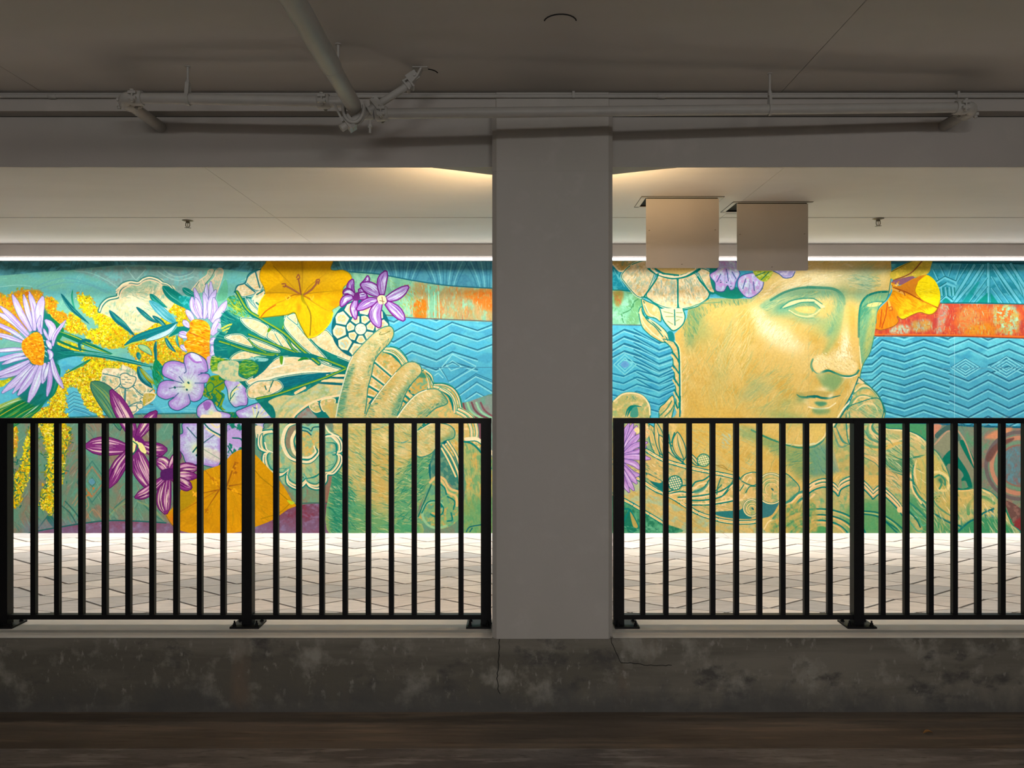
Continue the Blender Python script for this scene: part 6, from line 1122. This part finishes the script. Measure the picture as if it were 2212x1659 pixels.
# old anchor holes patched over with round plugs
for px, py, r in ((1211, 46, .062), (922, 158, .052)):
    k = (829 - py) / 1.43; x = (px - 1107) / k; y = 1661 / k
    MB().tube([(x, y, CEIL - .0022), (x, y, CEIL + .003)], r, 28).build('patch', M['ceil'], cl)
    arc = [(x + r * 1.02 * math.cos(t), y + r * 1.02 * math.sin(t), CEIL - .001) for t in np.linspace(3.3, 6.1, 12)]
    MB().tube(arc, .0028, 6).build('patch_gap', M['dark'], cl)
# walls that close the place off
wb = struct(MB().box(-XW, XW, WALL_Y + .012, 8.3, -.25, CEIL + .02).build('wall_back', M['wallp']), 'plaza wall behind the painting')
struct(MB().box(-XW - .2, -XW, -6.2, 8.3, -.25, CEIL + .25).build('wall_left', M['wallp'])); struct(MB().box(XW, XW + .2, -6.2, 8.3, -.25, CEIL + .25).build('wall_right', M['wallp']))
struct(MB().box(-XW, XW, -6.2, -6.0, -.25, CEIL + .25).build('wall_front', M['wallp']))
# plaza floor: kite-shaped pavers
PZ = EYE - 1.5555
fp_ = struct(MB().box(-XW, XW, CURB_B, 8.3, -.25, PZ - .006).build('floor_plaza', M['joint']), 'plaza paved with kite-shaped stone pavers')
KW, KA, KB_, BORD = .328, .095, .225, 7.785
def kite(kind, g=.0038):
    P_ = [(-KW, 0), (0, KA), (KW, 0), (0, -KB_)] if kind == 'A' else [(-KW, 0), (0, KB_), (KW, 0), (0, -KA)]
    return [(x * (1 - g / .07), y * (1 - g / .07)) for x, y in P_]
def slab_mesh(P_, hi=0.0):
    b = MB(); n = len(P_); cx = sum(p[0] for p in P_) / n; cy = sum(p[1] for p in P_) / n
    bot = [(x, y, -.03) for x, y in P_]; mid = [(x, y, -.0022) for x, y in P_]; top = [(cx + (x - cx) * .988, cy + (y - cy) * .988, hi) for x, y in P_]
    b.add(bot + mid + top, [tuple(range(2 * n, 3 * n))] + [(i, (i + 1) % n, n + (i + 1) % n, n + i) for i in range(n)] + [(n + i, n + (i + 1) % n, 2 * n + (i + 1) % n, 2 * n + i) for i in range(n)])
    return b
ME = {k: slab_mesh(kite(k)).mesh('paver', M['paver']) for k in 'AB'}
def clip_y(P_, ymax):
    out = []
    for (x0, y0), (x1, y1) in zip(P_, P_[1:] + P_[:1]):
        if y0 <= ymax: out.append((x0, y0))
        if (y0 <= ymax) != (y1 <= ymax): t = (ymax - y0) / (y1 - y0); out.append((x0 + (x1 - x0) * t, ymax))
    return out
spots = []
for n in range(-6, 8):
    low = 5.565 + .32 * n
    for i in range(-25, 27):
        x = -1.49 + KW * i
        kind, yc = ('A', low) if i % 2 == 0 else ('B', low + KA)
        if abs(x) < XW - .35 and yc > CURB_B + .25: spots.append((kind, x, yc))
full = [s for s in spots if s[2] + KB_ < BORD - .005 and s[2] > 4.85 and abs(s[1]) < .70 * s[2] + .35]
full.sort(key=lambda s: abs(s[1]) / s[2] * .2 + s[2]); whole = full[:300]; rest = [s for s in spots if s not in set(whole) and s[2] - KB_ < BORD - .02]
random.seed(5)
for kind, x, yc in whole:
    o = bpy.data.objects.new('paver', ME[kind]); COL.objects.link(o); o.parent = fp_; o.location = (x, yc, PZ + random.uniform(-.0012, .0012))
b = MB()
for kind, x, yc in rest:
    P_ = clip_y([(x + p, yc + q) for p, q in kite(kind)], BORD - .003)
    if len(P_) < 3: continue
    s_ = slab_mesh(P_); b.add([(p, q, r + PZ) for p, q, r in s_.v], s_.f)
pr = b.build('paver_field', M['paver'], fp_); pr['kind'] = 'stuff'
bl = slab_mesh([(-.299, -.1165), (.299, -.1165), (.299, .1165), (-.299, .1165)]).mesh('paver', M['paver'])
for i in range(-14, 15):
    o = bpy.data.objects.new('border_paver', bl); COL.objects.link(o); o.parent = fp_; o.location = (.6 * i + .1, BORD + .119, PZ)
# cove board over the painting
struct(MB().box(-XW, XW, 7.84, WALL_Y + .011, 1.2875 + E, CEIL + .005).box(-XW, XW, 7.828, 7.8405, 1.300 + E, CEIL - .006).build('trim_2', M['fascia']), 'pale board of the light cove above the painting')
# the linear lamp in the cove
ll = thing('linear_lamp', (0, LED_Y, 1.272 + E), 'thin white glowing line lamp running along the top of the painted wall', 'lamp')
MB().box(-XW + .05, XW - .05, LED_Y + .002, LED_Y + .05, 1.2595 + E, 1.2875 + E).build('lamp_housing', M['fascia'], ll)
MB().box(-XW + .05, XW - .05, LED_Y - .008, LED_Y + .0018, 1.2605 + E, 1.2855 + E).build('lamp_lens', M['led'], ll)

# ============================================================ the painting on the far wall
def mural_object():
    paint_all()
    im = bpy.data.images.new('painted_wall', CVW, CVH, alpha=False); px = np.ones((CVH, CVW, 4), np.float32); px[..., :3] = IMG[::-1].clip(0, 1)
    im.pixels.foreach_set(px.ravel()); im.update(); im.pack()
    m = bpy.data.materials.new('wall_paint'); m.use_nodes = True; nt = m.node_tree; N = nt.nodes; L = nt.links; b = N['Principled BSDF']; b.inputs['Roughness'].default_value = .85; b.inputs['Specular IOR Level'].default_value = .06
    uv = N.new('ShaderNodeUVMap'); ti = N.new('ShaderNodeTexImage'); ti.image = im; ti.interpolation = 'Cubic'; ti.extension = 'EXTEND'; L.new(uv.outputs[0], ti.inputs[0])
    tc = N.new('ShaderNodeTexCoord'); n = N.new('ShaderNodeTexNoise'); n.inputs['Scale'].default_value = 45; n.inputs['Detail'].default_value = 6; L.new(tc.outputs['Object'], n.inputs['Vector'])
    r = N.new('ShaderNodeMapRange'); r.inputs['To Min'].default_value = ALB * .9; r.inputs['To Max'].default_value = ALB * 1.08; r.inputs['From Min'].default_value = .3; r.inputs['From Max'].default_value = .7; L.new(n.outputs['Fac'], r.inputs['Value'])
    x = N.new('ShaderNodeMix'); x.data_type = 'RGBA'; x.blend_type = 'MULTIPLY'; x.inputs[0].default_value = 1; L.new(ti.outputs[0], x.inputs[6]); L.new(r.outputs[0], x.inputs[7]); L.new(x.outputs[2], b.inputs['Base Color'])
    k = 1661 / WALL_Y; x0, x1 = (X0 - 1107) / k, (X1 - 1107) / k; z0, z1 = PZ - .001, (829.3 - Y0) / k + E
    vs = [(x0, 0, z0), (x1, 0, z0), (x1, 0, z1), (x0, 0, z1), (x0, .012, z0), (x1, .012, z0), (x1, .012, z1), (x0, .012, z1)]
    me = bpy.data.meshes.new('mural'); me.from_pydata([(a, q, z - PZ) for a, q, z in vs], [], [(0, 1, 2, 3), (5, 4, 7, 6), (4, 0, 3, 7), (1, 5, 6, 2), (3, 2, 6, 7), (4, 5, 1, 0)])
    ul = me.uv_layers.new(name='UVMap'); co = {i: ((v[0] - x0) / (x1 - x0), ((829.3 - (v[2] - E) * k) - Y1) / (Y0 - Y1)) for i, v in enumerate(vs)}
    for lp in me.loops: ul.data[lp.index].uv = co[lp.vertex_index]
    me.materials.append(m); o = bpy.data.objects.new('mural', me); COL.objects.link(o); o.location = (0, WALL_Y - .0005, PZ)
    tag(o, 'long painted mural of a carved stone face, a hand holding flowers and blue zigzag relief', 'mural')
mural_object()

# ============================================================ the two black railings
RY, RT = 3.945, CURB_T                                   # railing line and the kerb top it stands on
K = 421.0
ZR = lambda py: E - (py - 829) / K
bolt_m = MB().tube([(0, 0, 0), (0, 0, .004)], .0105, 12).tube([(0, 0, .004), (0, 0, .0145)], .0078, 6).tube([(0, 0, .0145), (0, 0, .026)], .0045, 8).mesh('bolt', M['black'])
base_m = {}
def plate(x0, x1):
    key = (round(x0, 3), round(x1, 3))
    if key not in base_m: base_m[key] = MB().box(x0, x1, -.062, .062, 0, .009).tube([(0, 0, .009), (0, 0, .012)], .031, 16).mesh('base_plate', M['black'])
    return base_m[key]
post_m = MB().prism([(-.026, -.025), (.026, -.025), (.026, .025), (-.026, .025)], 'z', .009, ZR(904) - RT).mesh('post', M['black'])
bal_m = MB().box(-.0127, .0127, -.0127, .0127, ZR(1327) - RT, ZR(913) - RT).mesh('baluster', M['black'])
def railing(xa, xb, posts, bars, label):
    t = thing('guard_railing', ((xa + xb) / 2, RY, RT), label, 'railing', 'black steel railings on the kerb'); cx = (xa + xb) / 2
    MB().prism([(-.021, ZR(913.8)), (.021, ZR(913.8)), (.021, ZR(903.6)), (.017, ZR(902.4)), (-.017, ZR(902.4)), (-.021, ZR(903.6))], 'x', xa, xb).build('top_rail', M['black'], t, (cx, 0, 0)).location = (0, 0, -RT)
    cuts = [p for p, *_ in posts]; edges = sorted([xa] + cuts + [xb])
    MB().box(xa, xb, -.018, .018, ZR(1335.6), ZR(1325.6)).build('bottom_rail', M['black'], t, (cx, 0, 0)).location = (0, 0, -RT)
    for x, pl, pr_ in posts:
        p = bpy.data.objects.new('post', post_m); COL.objects.link(p); p.parent = t; p.location = (x - cx, 0, 0)
        q = bpy.data.objects.new('base_plate', plate(pl, pr_)); COL.objects.link(q); q.parent = p
        for bx in (pl + .018, pr_ - .018):
            for by in (-.042, .042): z = bpy.data.objects.new('bolt', bolt_m); COL.objects.link(z); z.parent = p; z.location = (bx, by, .009)
    for x in bars: o = bpy.data.objects.new('baluster', bal_m); COL.objects.link(o); o.parent = t; o.location = (x - cx, 0, 0)
    return t
X = lambda px: (px - 1107) / K
def between(a, b, n): return [a + (b - a) * (i + 1) / (n + 1) for i in range(n)]
pL = [X(-512), X(12.5), X(537.5), X(1051)]
barsL = [X(p) for p in (75, 126, 178, 228.5, 279.5, 331, 382.5, 433.5, 484, 597.7, 647, 697, 747, 797, 846.7, 896, 946.6, 997)] + between(pL[0], pL[1], 9)
SYM = (-.074, .074)
railing(pL[0] - .02, X(1062.5), [(pL[0], *SYM), (pL[1], *SYM), (pL[2], *SYM), (pL[3], -.099, .0265)], barsL, 'black steel railing before the painted hand and flowers, ending beside the column')
pR = [X(1337), X(1852), X(2372), X(2890)]
barsR = [X(p) for p in (1389, 1439, 1489.5, 1540, 1591, 1641, 1691, 1742, 1792.5, 1906.5, 1958, 2010, 2062, 2113, 2165, 2214.5, 2265, 2316)] + between(pR[2], pR[3], 9)
railing(X(1326.5), pR[3] + .02, [(pR[0], -.0255, .099), (pR[1], *SYM), (pR[2], *SYM), (pR[3], *SYM)], barsR, 'black steel railing before the painted stone face, starting beside the column')

# ============================================================ sprinkler pipes under the ceiling
def coupling(b, p, d, r, wd=.028, up=(0, 0, 1)):
    """grooved pipe coupling round p along d: two half shells with bolted ears"""
    p = Vector(p); d = Vector(d).normalized(); u = Vector(up); u = (u - d * u.dot(d)).normalized(); s = d.cross(u)
    b.tube([p - d * wd, p - d * wd * .8, p + d * wd * .8, p + d * wd], [r * 1.22, r * 1.42, r * 1.42, r * 1.22], 20)
    for sg in (1, -1):
        for h in (.012, -.012): b.obox(p + s * (sg * r * 1.62) + u * h, d, s, u, wd * .62, r * .34, .006)
        q = p + s * (sg * r * 1.72); b.tube([q - u * .030, q + u * .024], .0048, 8); b.tube([q - u * .026, q - u * .017], .0095, 6); b.tube([q + u * .018, q + u * .025], .0095, 10)
RP = .0232
# the large main, running towards the plaza
MX, MZ = -.696, 1.222 + E
mp_ = thing('main_pipe', (MX, 3.0, MZ), 'thick grey sprinkler main pipe coming towards the viewer under the ceiling', 'pipe')
MB().tube([(MX, -2.0, MZ), (MX, 2.95, MZ)], .0405, 32).build('pipe', M['pipe'], mp_)
MB().tube([(MX, 2.94, MZ), (MX, 3.36, MZ), (MX, 3.385, MZ), (MX, 3.40, MZ)], [.0350, .0350, .032, .022], 32).build('end_pipe', M['pipe'], mp_)
MB().tube([(MX, 2.946, MZ), (MX, 2.954, MZ)], .0412, 32).build('joint_ring', M['pipe'], mp_)
for a_, c_ in (((MX, 3.44, 1.2085 + E), (-.618, 3.442, 1.2095 + E)), ((MX, 3.44, 1.26 + E), (-.735, 3.46, 1.270 + E))): MB().tube([a_, c_], RP * 1.08, 20).build('outlet', M['pipe'], mp_)
# left branch
L0, L1 = Vector((-1.713, 3.46, 1.286 + E)), Vector((-.74, 3.46, 1.270 + E))
lp_ = thing('branch_pipe', L0, 'thin grey pipe left of the main, with a bolted elbow turning into the beam', 'pipe', 'sprinkler branch pipes')
MB().tube([L0 + Vector((.03, 0, 0)), L1], RP, 24).build('pipe', M['pipe'], lp_)
MB().tube([(-.905, 3.46, 1.2727 + E), (-.74, 3.46, 1.270 + E)], RP * 1.06, 24).build('sleeve', M['pipe'], lp_)
b = MB(); b.tube([L0 + Vector((.045 * math.cos(t) - .0, .045 - .045 * math.sin(t) - .002, 0)) + Vector((-.0, .0, 0)) for t in np.linspace(math.pi / 2, math.pi, 8)], RP * 1.2, 20)
coupling(b, L0 + Vector((.022, 0, 0)), (1, 0, 0), RP); coupling(b, L0 + Vector((-.045, .06, 0)), (0, 1, 0), RP); b.build('elbow', M['pipe'], lp_)
MB().tube([L0 + Vector((-.045, .04, 0)), (L0.x - .045, 3.8535, L0.z)], RP * 1.12, 24).build('branch', M['pipe'], lp_)
b = MB(); coupling(b, (-.848, 3.46, 1.2717 + E), (1, 0, 0), RP); b.build('coupling', M['pipe'], lp_)
# right branch
R0, R1 = Vector((-.616, 3.4424, 1.2098 + E)), Vector((2.118, 3.592, 1.292 + E)); dR = (R1 - R0).normalized()
rp_ = thing('branch_pipe', R1, 'long thin grey pipe crossing in front of the column to a bolted elbow', 'pipe', 'sprinkler branch pipes')
MB().tube([R0, R1 - dR * .03], RP, 24).build('pipe', M['pipe'], rp_)
b = MB(); b.tube([R1 + Vector((.045 - .045 * math.cos(t) - .045, .045 - .045 * math.sin(t), 0)) + Vector((.045, 0, 0)) * 0 for t in np.linspace(math.pi / 2, math.pi, 2)], RP * .5, 8)
b.tube([R1 + Vector((.045 * math.sin(t), .045 - .045 * math.cos(t), 0)) for t in np.linspace(0, math.pi / 2, 8)], RP * 1.2, 20)
coupling(b, R1 - dR * .022, dR, RP); coupling(b, R1 + Vector((.045, .062, 0)), (0, 1, 0), RP); b.build('elbow', M['pipe'], rp_)
MB().tube([R1 + Vector((.045, .045, 0)), (R1.x + .045, 3.8535, R1.z)], RP * 1.12, 24).build('branch', M['pipe'], rp_)
b = MB(); coupling(b, R0 + dR * .032, dR, RP); b.build('coupling', M['pipe'], rp_)
# sway brace under the main: strut, pipe clamp, ceiling bracket
S0, S1 = Vector((-.755, 3.395, 1.128 + E)), Vector((-.462, 3.47, 1.352 + E)); dS = (S1 - S0).normalized()
sb = thing('sway_brace', S1, 'slanting grey brace clamped under the end of the main pipe', 'brace')
MB().tube([S0, S1], .0165, 20).build('strut', M['pipe'], sb)
up = Vector((0, 1, 0)); up = (up - dS * up.dot(dS)).normalized(); sd = dS.cross(up)
for f, nm in ((.12, 'clamp_jaw'), (.52, 'clamp_jaw')):
    p = S0.lerp(S1, f); b = MB().obox(p, dS, sd, up, .017, .032, .024); b.tube([p + sd * .03 - up * .03, p + sd * .03 + up * .012], .005, 8); b.tube([p - sd * .03 - up * .034, p - sd * .03 + up * .012], .005, 8); b.tube([p - sd * .03 - up * .034, p - sd * .03 - up * .024], .0095, 6); b.build(nm, M['pipe'], sb)
for y in (3.372, 3.402):
    MB().tube([(MX + .045 * math.cos(t), y, MZ - .012 + .062 * math.sin(t)) for t in np.linspace(math.pi * .93, math.pi * 2.07, 18)], .0075, 8).build('clamp_strap', M['pipe'], sb)
MB().obox((MX - .066, 3.385, MZ - .03), (.46, 0, -.89), (0, 1, 0), (.89, 0, .46), .045, .018, .0045).build('clamp_ear', M['pipe'], sb); MB().obox((MX + .058, 3.40, MZ + .0), (.52, 0, -.85), (0, 1, 0), (.85, 0, .52), .03, .016, .0045).build('clamp_ear', M['pipe'], sb)
b = MB(); b.tube([(MX + .072, 3.38, MZ - .118), (MX + .072, 3.38, MZ - .062)], .0055, 8); b.tube([(MX + .072, 3.38, MZ - .094), (MX + .072, 3.38, MZ - .082)], .011, 6); b.build('bolt', M['pipe'], sb)
p = S1; b = MB().obox(p - dS * .02, dS, sd, up, .004, .026, .022); b.obox(p + dS * .004, dS, sd, up, .004, .026, .022); b.obox(p - dS * .008 + sd * .022, dS, sd, up, .014, .0035, .02); b.build('bracket_collar', M['pipe'], sb)
q0, q1, q2 = p + dS * .012, p + dS * .045 + Vector((0, 0, .012)), Vector((p.x + .052, p.y + .012, CEIL - .004))
b = MB()
for a_, c_ in ((q0, q1), (q1, q2)): d = (c_ - a_); b.obox((a_ + c_) / 2, d.normalized(), d.normalized().cross(Vector((0, 1, 0))).normalized(), (0, 1, 0), d.length / 2 + .003, .004, .018)
b.obox(p + dS * .03 + Vector((-.012, 0, .02)), dS, sd, up, .026, .022, .004); b.tube([p + dS * .036 + Vector((-.006, -.012, .022)), p + dS * .036 + Vector((-.006, .006, .022))], .006, 10)
b.obox((q2.x - .005, q2.y, CEIL - .002), (1, 0, 0), (0, 1, 0), (0, 0, 1), .034, .022, .0022); b.build('ceiling_bracket', M['pipe'], sb)
# pipe hangers: rod from the ceiling and a strap under the pipe
def hanger(x, y, z, r, label, wide=.011, ring=True):
    t = thing('pipe_hanger', (x, y, z), label, 'hanger', 'threaded rod pipe hangers')
    MB().tube([(x, y, z + r + .045), (x, y, CEIL)], .0052, 10).tube([(x, y, CEIL - .004), (x, y, CEIL)], .013, 14).build('rod', M['pipe'], t)
    MB().tube([(x, y, z + r + .040), (x, y, z + r + .062)], .0095, 6).build('nut', M['pipe'], t)
    b = MB(); n = 22; rr = r * 1.1; out = []
    pts = [(rr * math.sin(a), -rr * math.cos(a)) for a in np.linspace(-2.35, 2.35, n)]; pts = [(-.008, r + .050)] + pts + [(.008, r + .050)]
    for (y0, z0), (y1, z1) in zip(pts[:-1], pts[1:]):
        d = Vector((0, y1 - y0, z1 - z0)); b.obox((x, y + (y0 + y1) / 2, z + (z0 + z1) / 2), (1, 0, 0), d.normalized(), d.normalized().cross(Vector((1, 0, 0))), wide, d.length / 2 + .0008, .0016)
    b.obox((x, y, z + r + .050), (1, 0, 0), (0, 1, 0), (0, 0, 1), wide, .011, .002); b.build('strap', M['pipe'], t)
    return t
hanger(-1.459, 3.46, 1.2818 + E, RP, 'rod hanger with a wide strap on the pipe left of the main', .0085)
f = (1.187 - R0.x) / (R1.x - R0.x); hp = R0.lerp(R1, f); hanger(hp.x, hp.y, hp.z, RP, 'rod hanger with a ring on the long pipe right of the column', .006)
t = thing('pipe_hanger', (-.731, 3.235, MZ), 'short rod hanger half hidden behind the thick main pipe', 'hanger', 'threaded rod pipe hangers')
MB().tube([(-.731, 3.235, MZ + .052), (-.731, 3.235, CEIL)], .0052, 10).tube([(-.731, 3.235, CEIL - .004), (-.731, 3.235, CEIL)], .015, 14).build('rod', M['pipe'], t)
MB().box(-.745, -.713, 3.224, 3.246, MZ + .046, MZ + .054).build('ear', M['pipe'], t)
# thin conduit along the corner of ceiling and beam
cz = 1.4085 + E; cy = 3.764
cd = thing('conduit', (0, cy, cz), 'thin straight conduit running along the ceiling above the pipes and column', 'conduit')
MB().tube([(-XW + .1, cy, cz), (XW - .1, cy, cz)], .0092, 14).build('tube', M['pipe'], cd)
for px in (103, 1433, -420, 2500): x = (px - 1107) / 446.; MB().tube([(x - .019, cy, cz), (x - .017, cy, cz), (x + .017, cy, cz), (x + .019, cy, cz)], [.0095, .0118, .0118, .0095], 14).build('connector', M['pipe'], cd)
for px in (1241, 300, 2080): x = (px - 1107) / 446.; MB().box(x - .006, x + .006, cy - .0115, cy + .0105, cz - .0105, CEIL).build('clip', M['pipe'], cd)
# ============================================================ plaza ceiling: sprinkler heads and access hatches
def sprinkler(x, y, label):
    t = thing('sprinkler_head', (x, y, CEIL), label, 'sprinkler', 'pendent sprinkler heads on the plaza ceiling')
    MB().tube([(x, y, CEIL), (x, y, CEIL - .003), (x, y, CEIL - .010)], [.048, .048, .024], 24).build('escutcheon', M['brass'], t)
    MB().tube([(x, y, CEIL - .008), (x, y, CEIL - .024)], .017, 12).build('body', M['brass'], t)
    b = MB()
    for s in (-1, 1): b.tube([(x + s * .017, y, CEIL - .020), (x + s * .0175, y, CEIL - .044), (x + s * .011, y, CEIL - .058), (x + s * .002, y, CEIL - .062)], .0036, 8)
    b.build('frame_arm', M['brass'], t); MB().tube([(x, y, CEIL - .022), (x, y, CEIL - .062)], .0028, 8).build('bulb', M['brass'], t)
    b = MB().tube([(x, y, CEIL - .0625), (x, y, CEIL - .065)], .016, 12)
    for a in np.linspace(0, 2 * math.pi, 9)[:-1]: b.obox((x + .02 * math.cos(a), y + .02 * math.sin(a), CEIL - .0635), (math.cos(a), math.sin(a), 0), (-math.sin(a), math.cos(a), 0), (0, 0, 1), .007, .003, .0009)
    b.build('deflector', M['brass'], t)
ks = 353. / 1.43
sprinkler((406.5 - 1107) / ks, 1661 / ks, 'small metal sprinkler head on the plaza ceiling above the painted flowers')
ks = 357. / 1.43
sprinkler((1898 - 1107) / ks, 1661 / ks, 'small metal sprinkler head on the plaza ceiling right of the hanging doors')
def hatch_thing(h, drop, label, fw):
    x0, x1, y0, y1 = h; t = thing('access_hatch', ((x0 + x1) / 2, y0, CEIL), label, 'hatch', 'open ceiling access hatches')
    b = MB(); zf = CEIL - .0035
    b.box(x0 - fw, x0, y0 - .008, y1 + .012, zf, CEIL); b.box(x1, x1 + fw, y0 - .008, y1 + .012, zf, CEIL); b.box(x0 - fw, x1 + fw, y0 - .02, y0 + .002, zf, CEIL); b.box(x0 - fw, x1 + fw, y1 - .002, y1 + fw * .6, zf, CEIL); b.build('hatch_frame', M['ceil'], t)
    g = .004; MB().box(x0 - fw - g, x1 + fw + g, y0 - .034, y0 - .0195, CEIL - .0012, CEIL + .001).build('gap', M['dark'], t); MB().box(x0 - fw - g, x0 - fw, y0 - .02, y1 + fw * .6, CEIL - .001, CEIL + .001).build('gap', M['dark'], t); MB().box(x1 + fw, x1 + fw + g, y0 - .02, y1 + fw * .6, CEIL - .001, CEIL + .001).build('gap', M['dark'], t)
    MB().box(x0, x0 + .004, y0, y1, CEIL, CEIL + .18).box(x1 - .004, x1, y0, y1, CEIL, CEIL + .18).box(x0, x1, y1 - .004, y1, CEIL, CEIL + .18).box(x0, x1, y0, y0 + .004, CEIL, CEIL + .18).box(x0, x1, y0, y1, CEIL + .18, CEIL + .19).build('hatch_shaft', M['dark'], t)
    zb = CEIL - drop; r = .018; P_ = [(x0 + .001, CEIL - .012), (x0 + .001, zb + r)] + [(x0 + .001 + r - r * math.cos(a), zb + r - r * math.sin(a)) for a in np.linspace(0, math.pi / 2, 5)][1:] + [(x1 - .001 - r + r * math.sin(a), zb + r - r * math.cos(a)) for a in np.linspace(0, math.pi / 2, 5)] + [(x1 - .001, CEIL - .012)]
    MB().prism(P_, 'y', y0 - .011, y0 - .003).build('hatch_door', M['door'], t).name = 'hatch_door'
    d = [o for o in t.children if o.name.startswith('hatch_door')][0]
    zc = CEIL - drop * .47
    for x, z in ((x0 + .025, zc), (x1 - .03, zc + .004), ((x0 + x1) / 2 - .005, zb + .028)): MB().obox((x, y0 - .0118, z), (.9, 0, .2), (0, 1, 0), (-.2, 0, .9), .006, .0012, .0022).build('latch', M['brass'], d)
    MB().tube([(x0 + .01, y0 - .006, CEIL - .009), (x1 - .01, y0 - .006, CEIL - .009)], .0045, 10).build('hinge', M['dark'], d)
hatch_thing(HATCH[0], .542, 'warmer lit square hatch door hanging open, the one nearer the column', .034)
hatch_thing(HATCH[1], .538, 'darker grey square hatch door hanging open, the one above the painted forehead', .030)
ct = thing('closed_hatch', (2.07, 6.6, CEIL), 'closed flush ceiling hatch half hidden behind the darker hanging door', 'hatch')
b = MB(); x0, x1, y0, y1 = 1.795, 2.345, 6.455, 6.595; zf = CEIL - .003
b.box(x0, x1, y0, y0 + .006, zf, CEIL).box(x0, x0 + .006, y0, y1, zf, CEIL).box(x1 - .006, x1, y0, y1, zf, CEIL).build('hatch_frame', M['door'], ct)
# dry leaf on the brown strip by the kerb
lx, ly = (2005 - 1107) / 1661 * 3.545, 3.545
b = MB(); n = 9; vs = []
for i in range(n):
    t = i / (n - 1); wd = .009 * math.sin(math.pi * t) ** .8 * (1.2 - t * .5) + .0004; zz = .004 + .006 * math.sin(t * 3.3) + .004 * t
    vs += [(lx - .022 + .046 * t, ly - wd - .004 * t, zz + .005 * math.sin(math.pi * t)), (lx - .022 + .046 * t, ly - .004 * t, zz), (lx - .022 + .046 * t, ly + wd - .004 * t, zz + .006 * math.sin(math.pi * t))]
fs = []
for i in range(n - 1): a = 3 * i; fs += [(a, a + 1, a + 4, a + 3), (a + 1, a + 2, a + 5, a + 4)]
nv = len(vs); vs = vs + [(p, q, r - .0008) for p, q, r in vs]; fs = fs + [tuple(reversed([i + nv for i in f_])) for f_ in fs]
o = MB().add(vs, fs, True).build('dry_leaf', M['leaf'], None, (lx, ly, .003)); tag(o, 'small curled orange-brown dry leaf lying on the brown strip by the kerb', 'leaf')
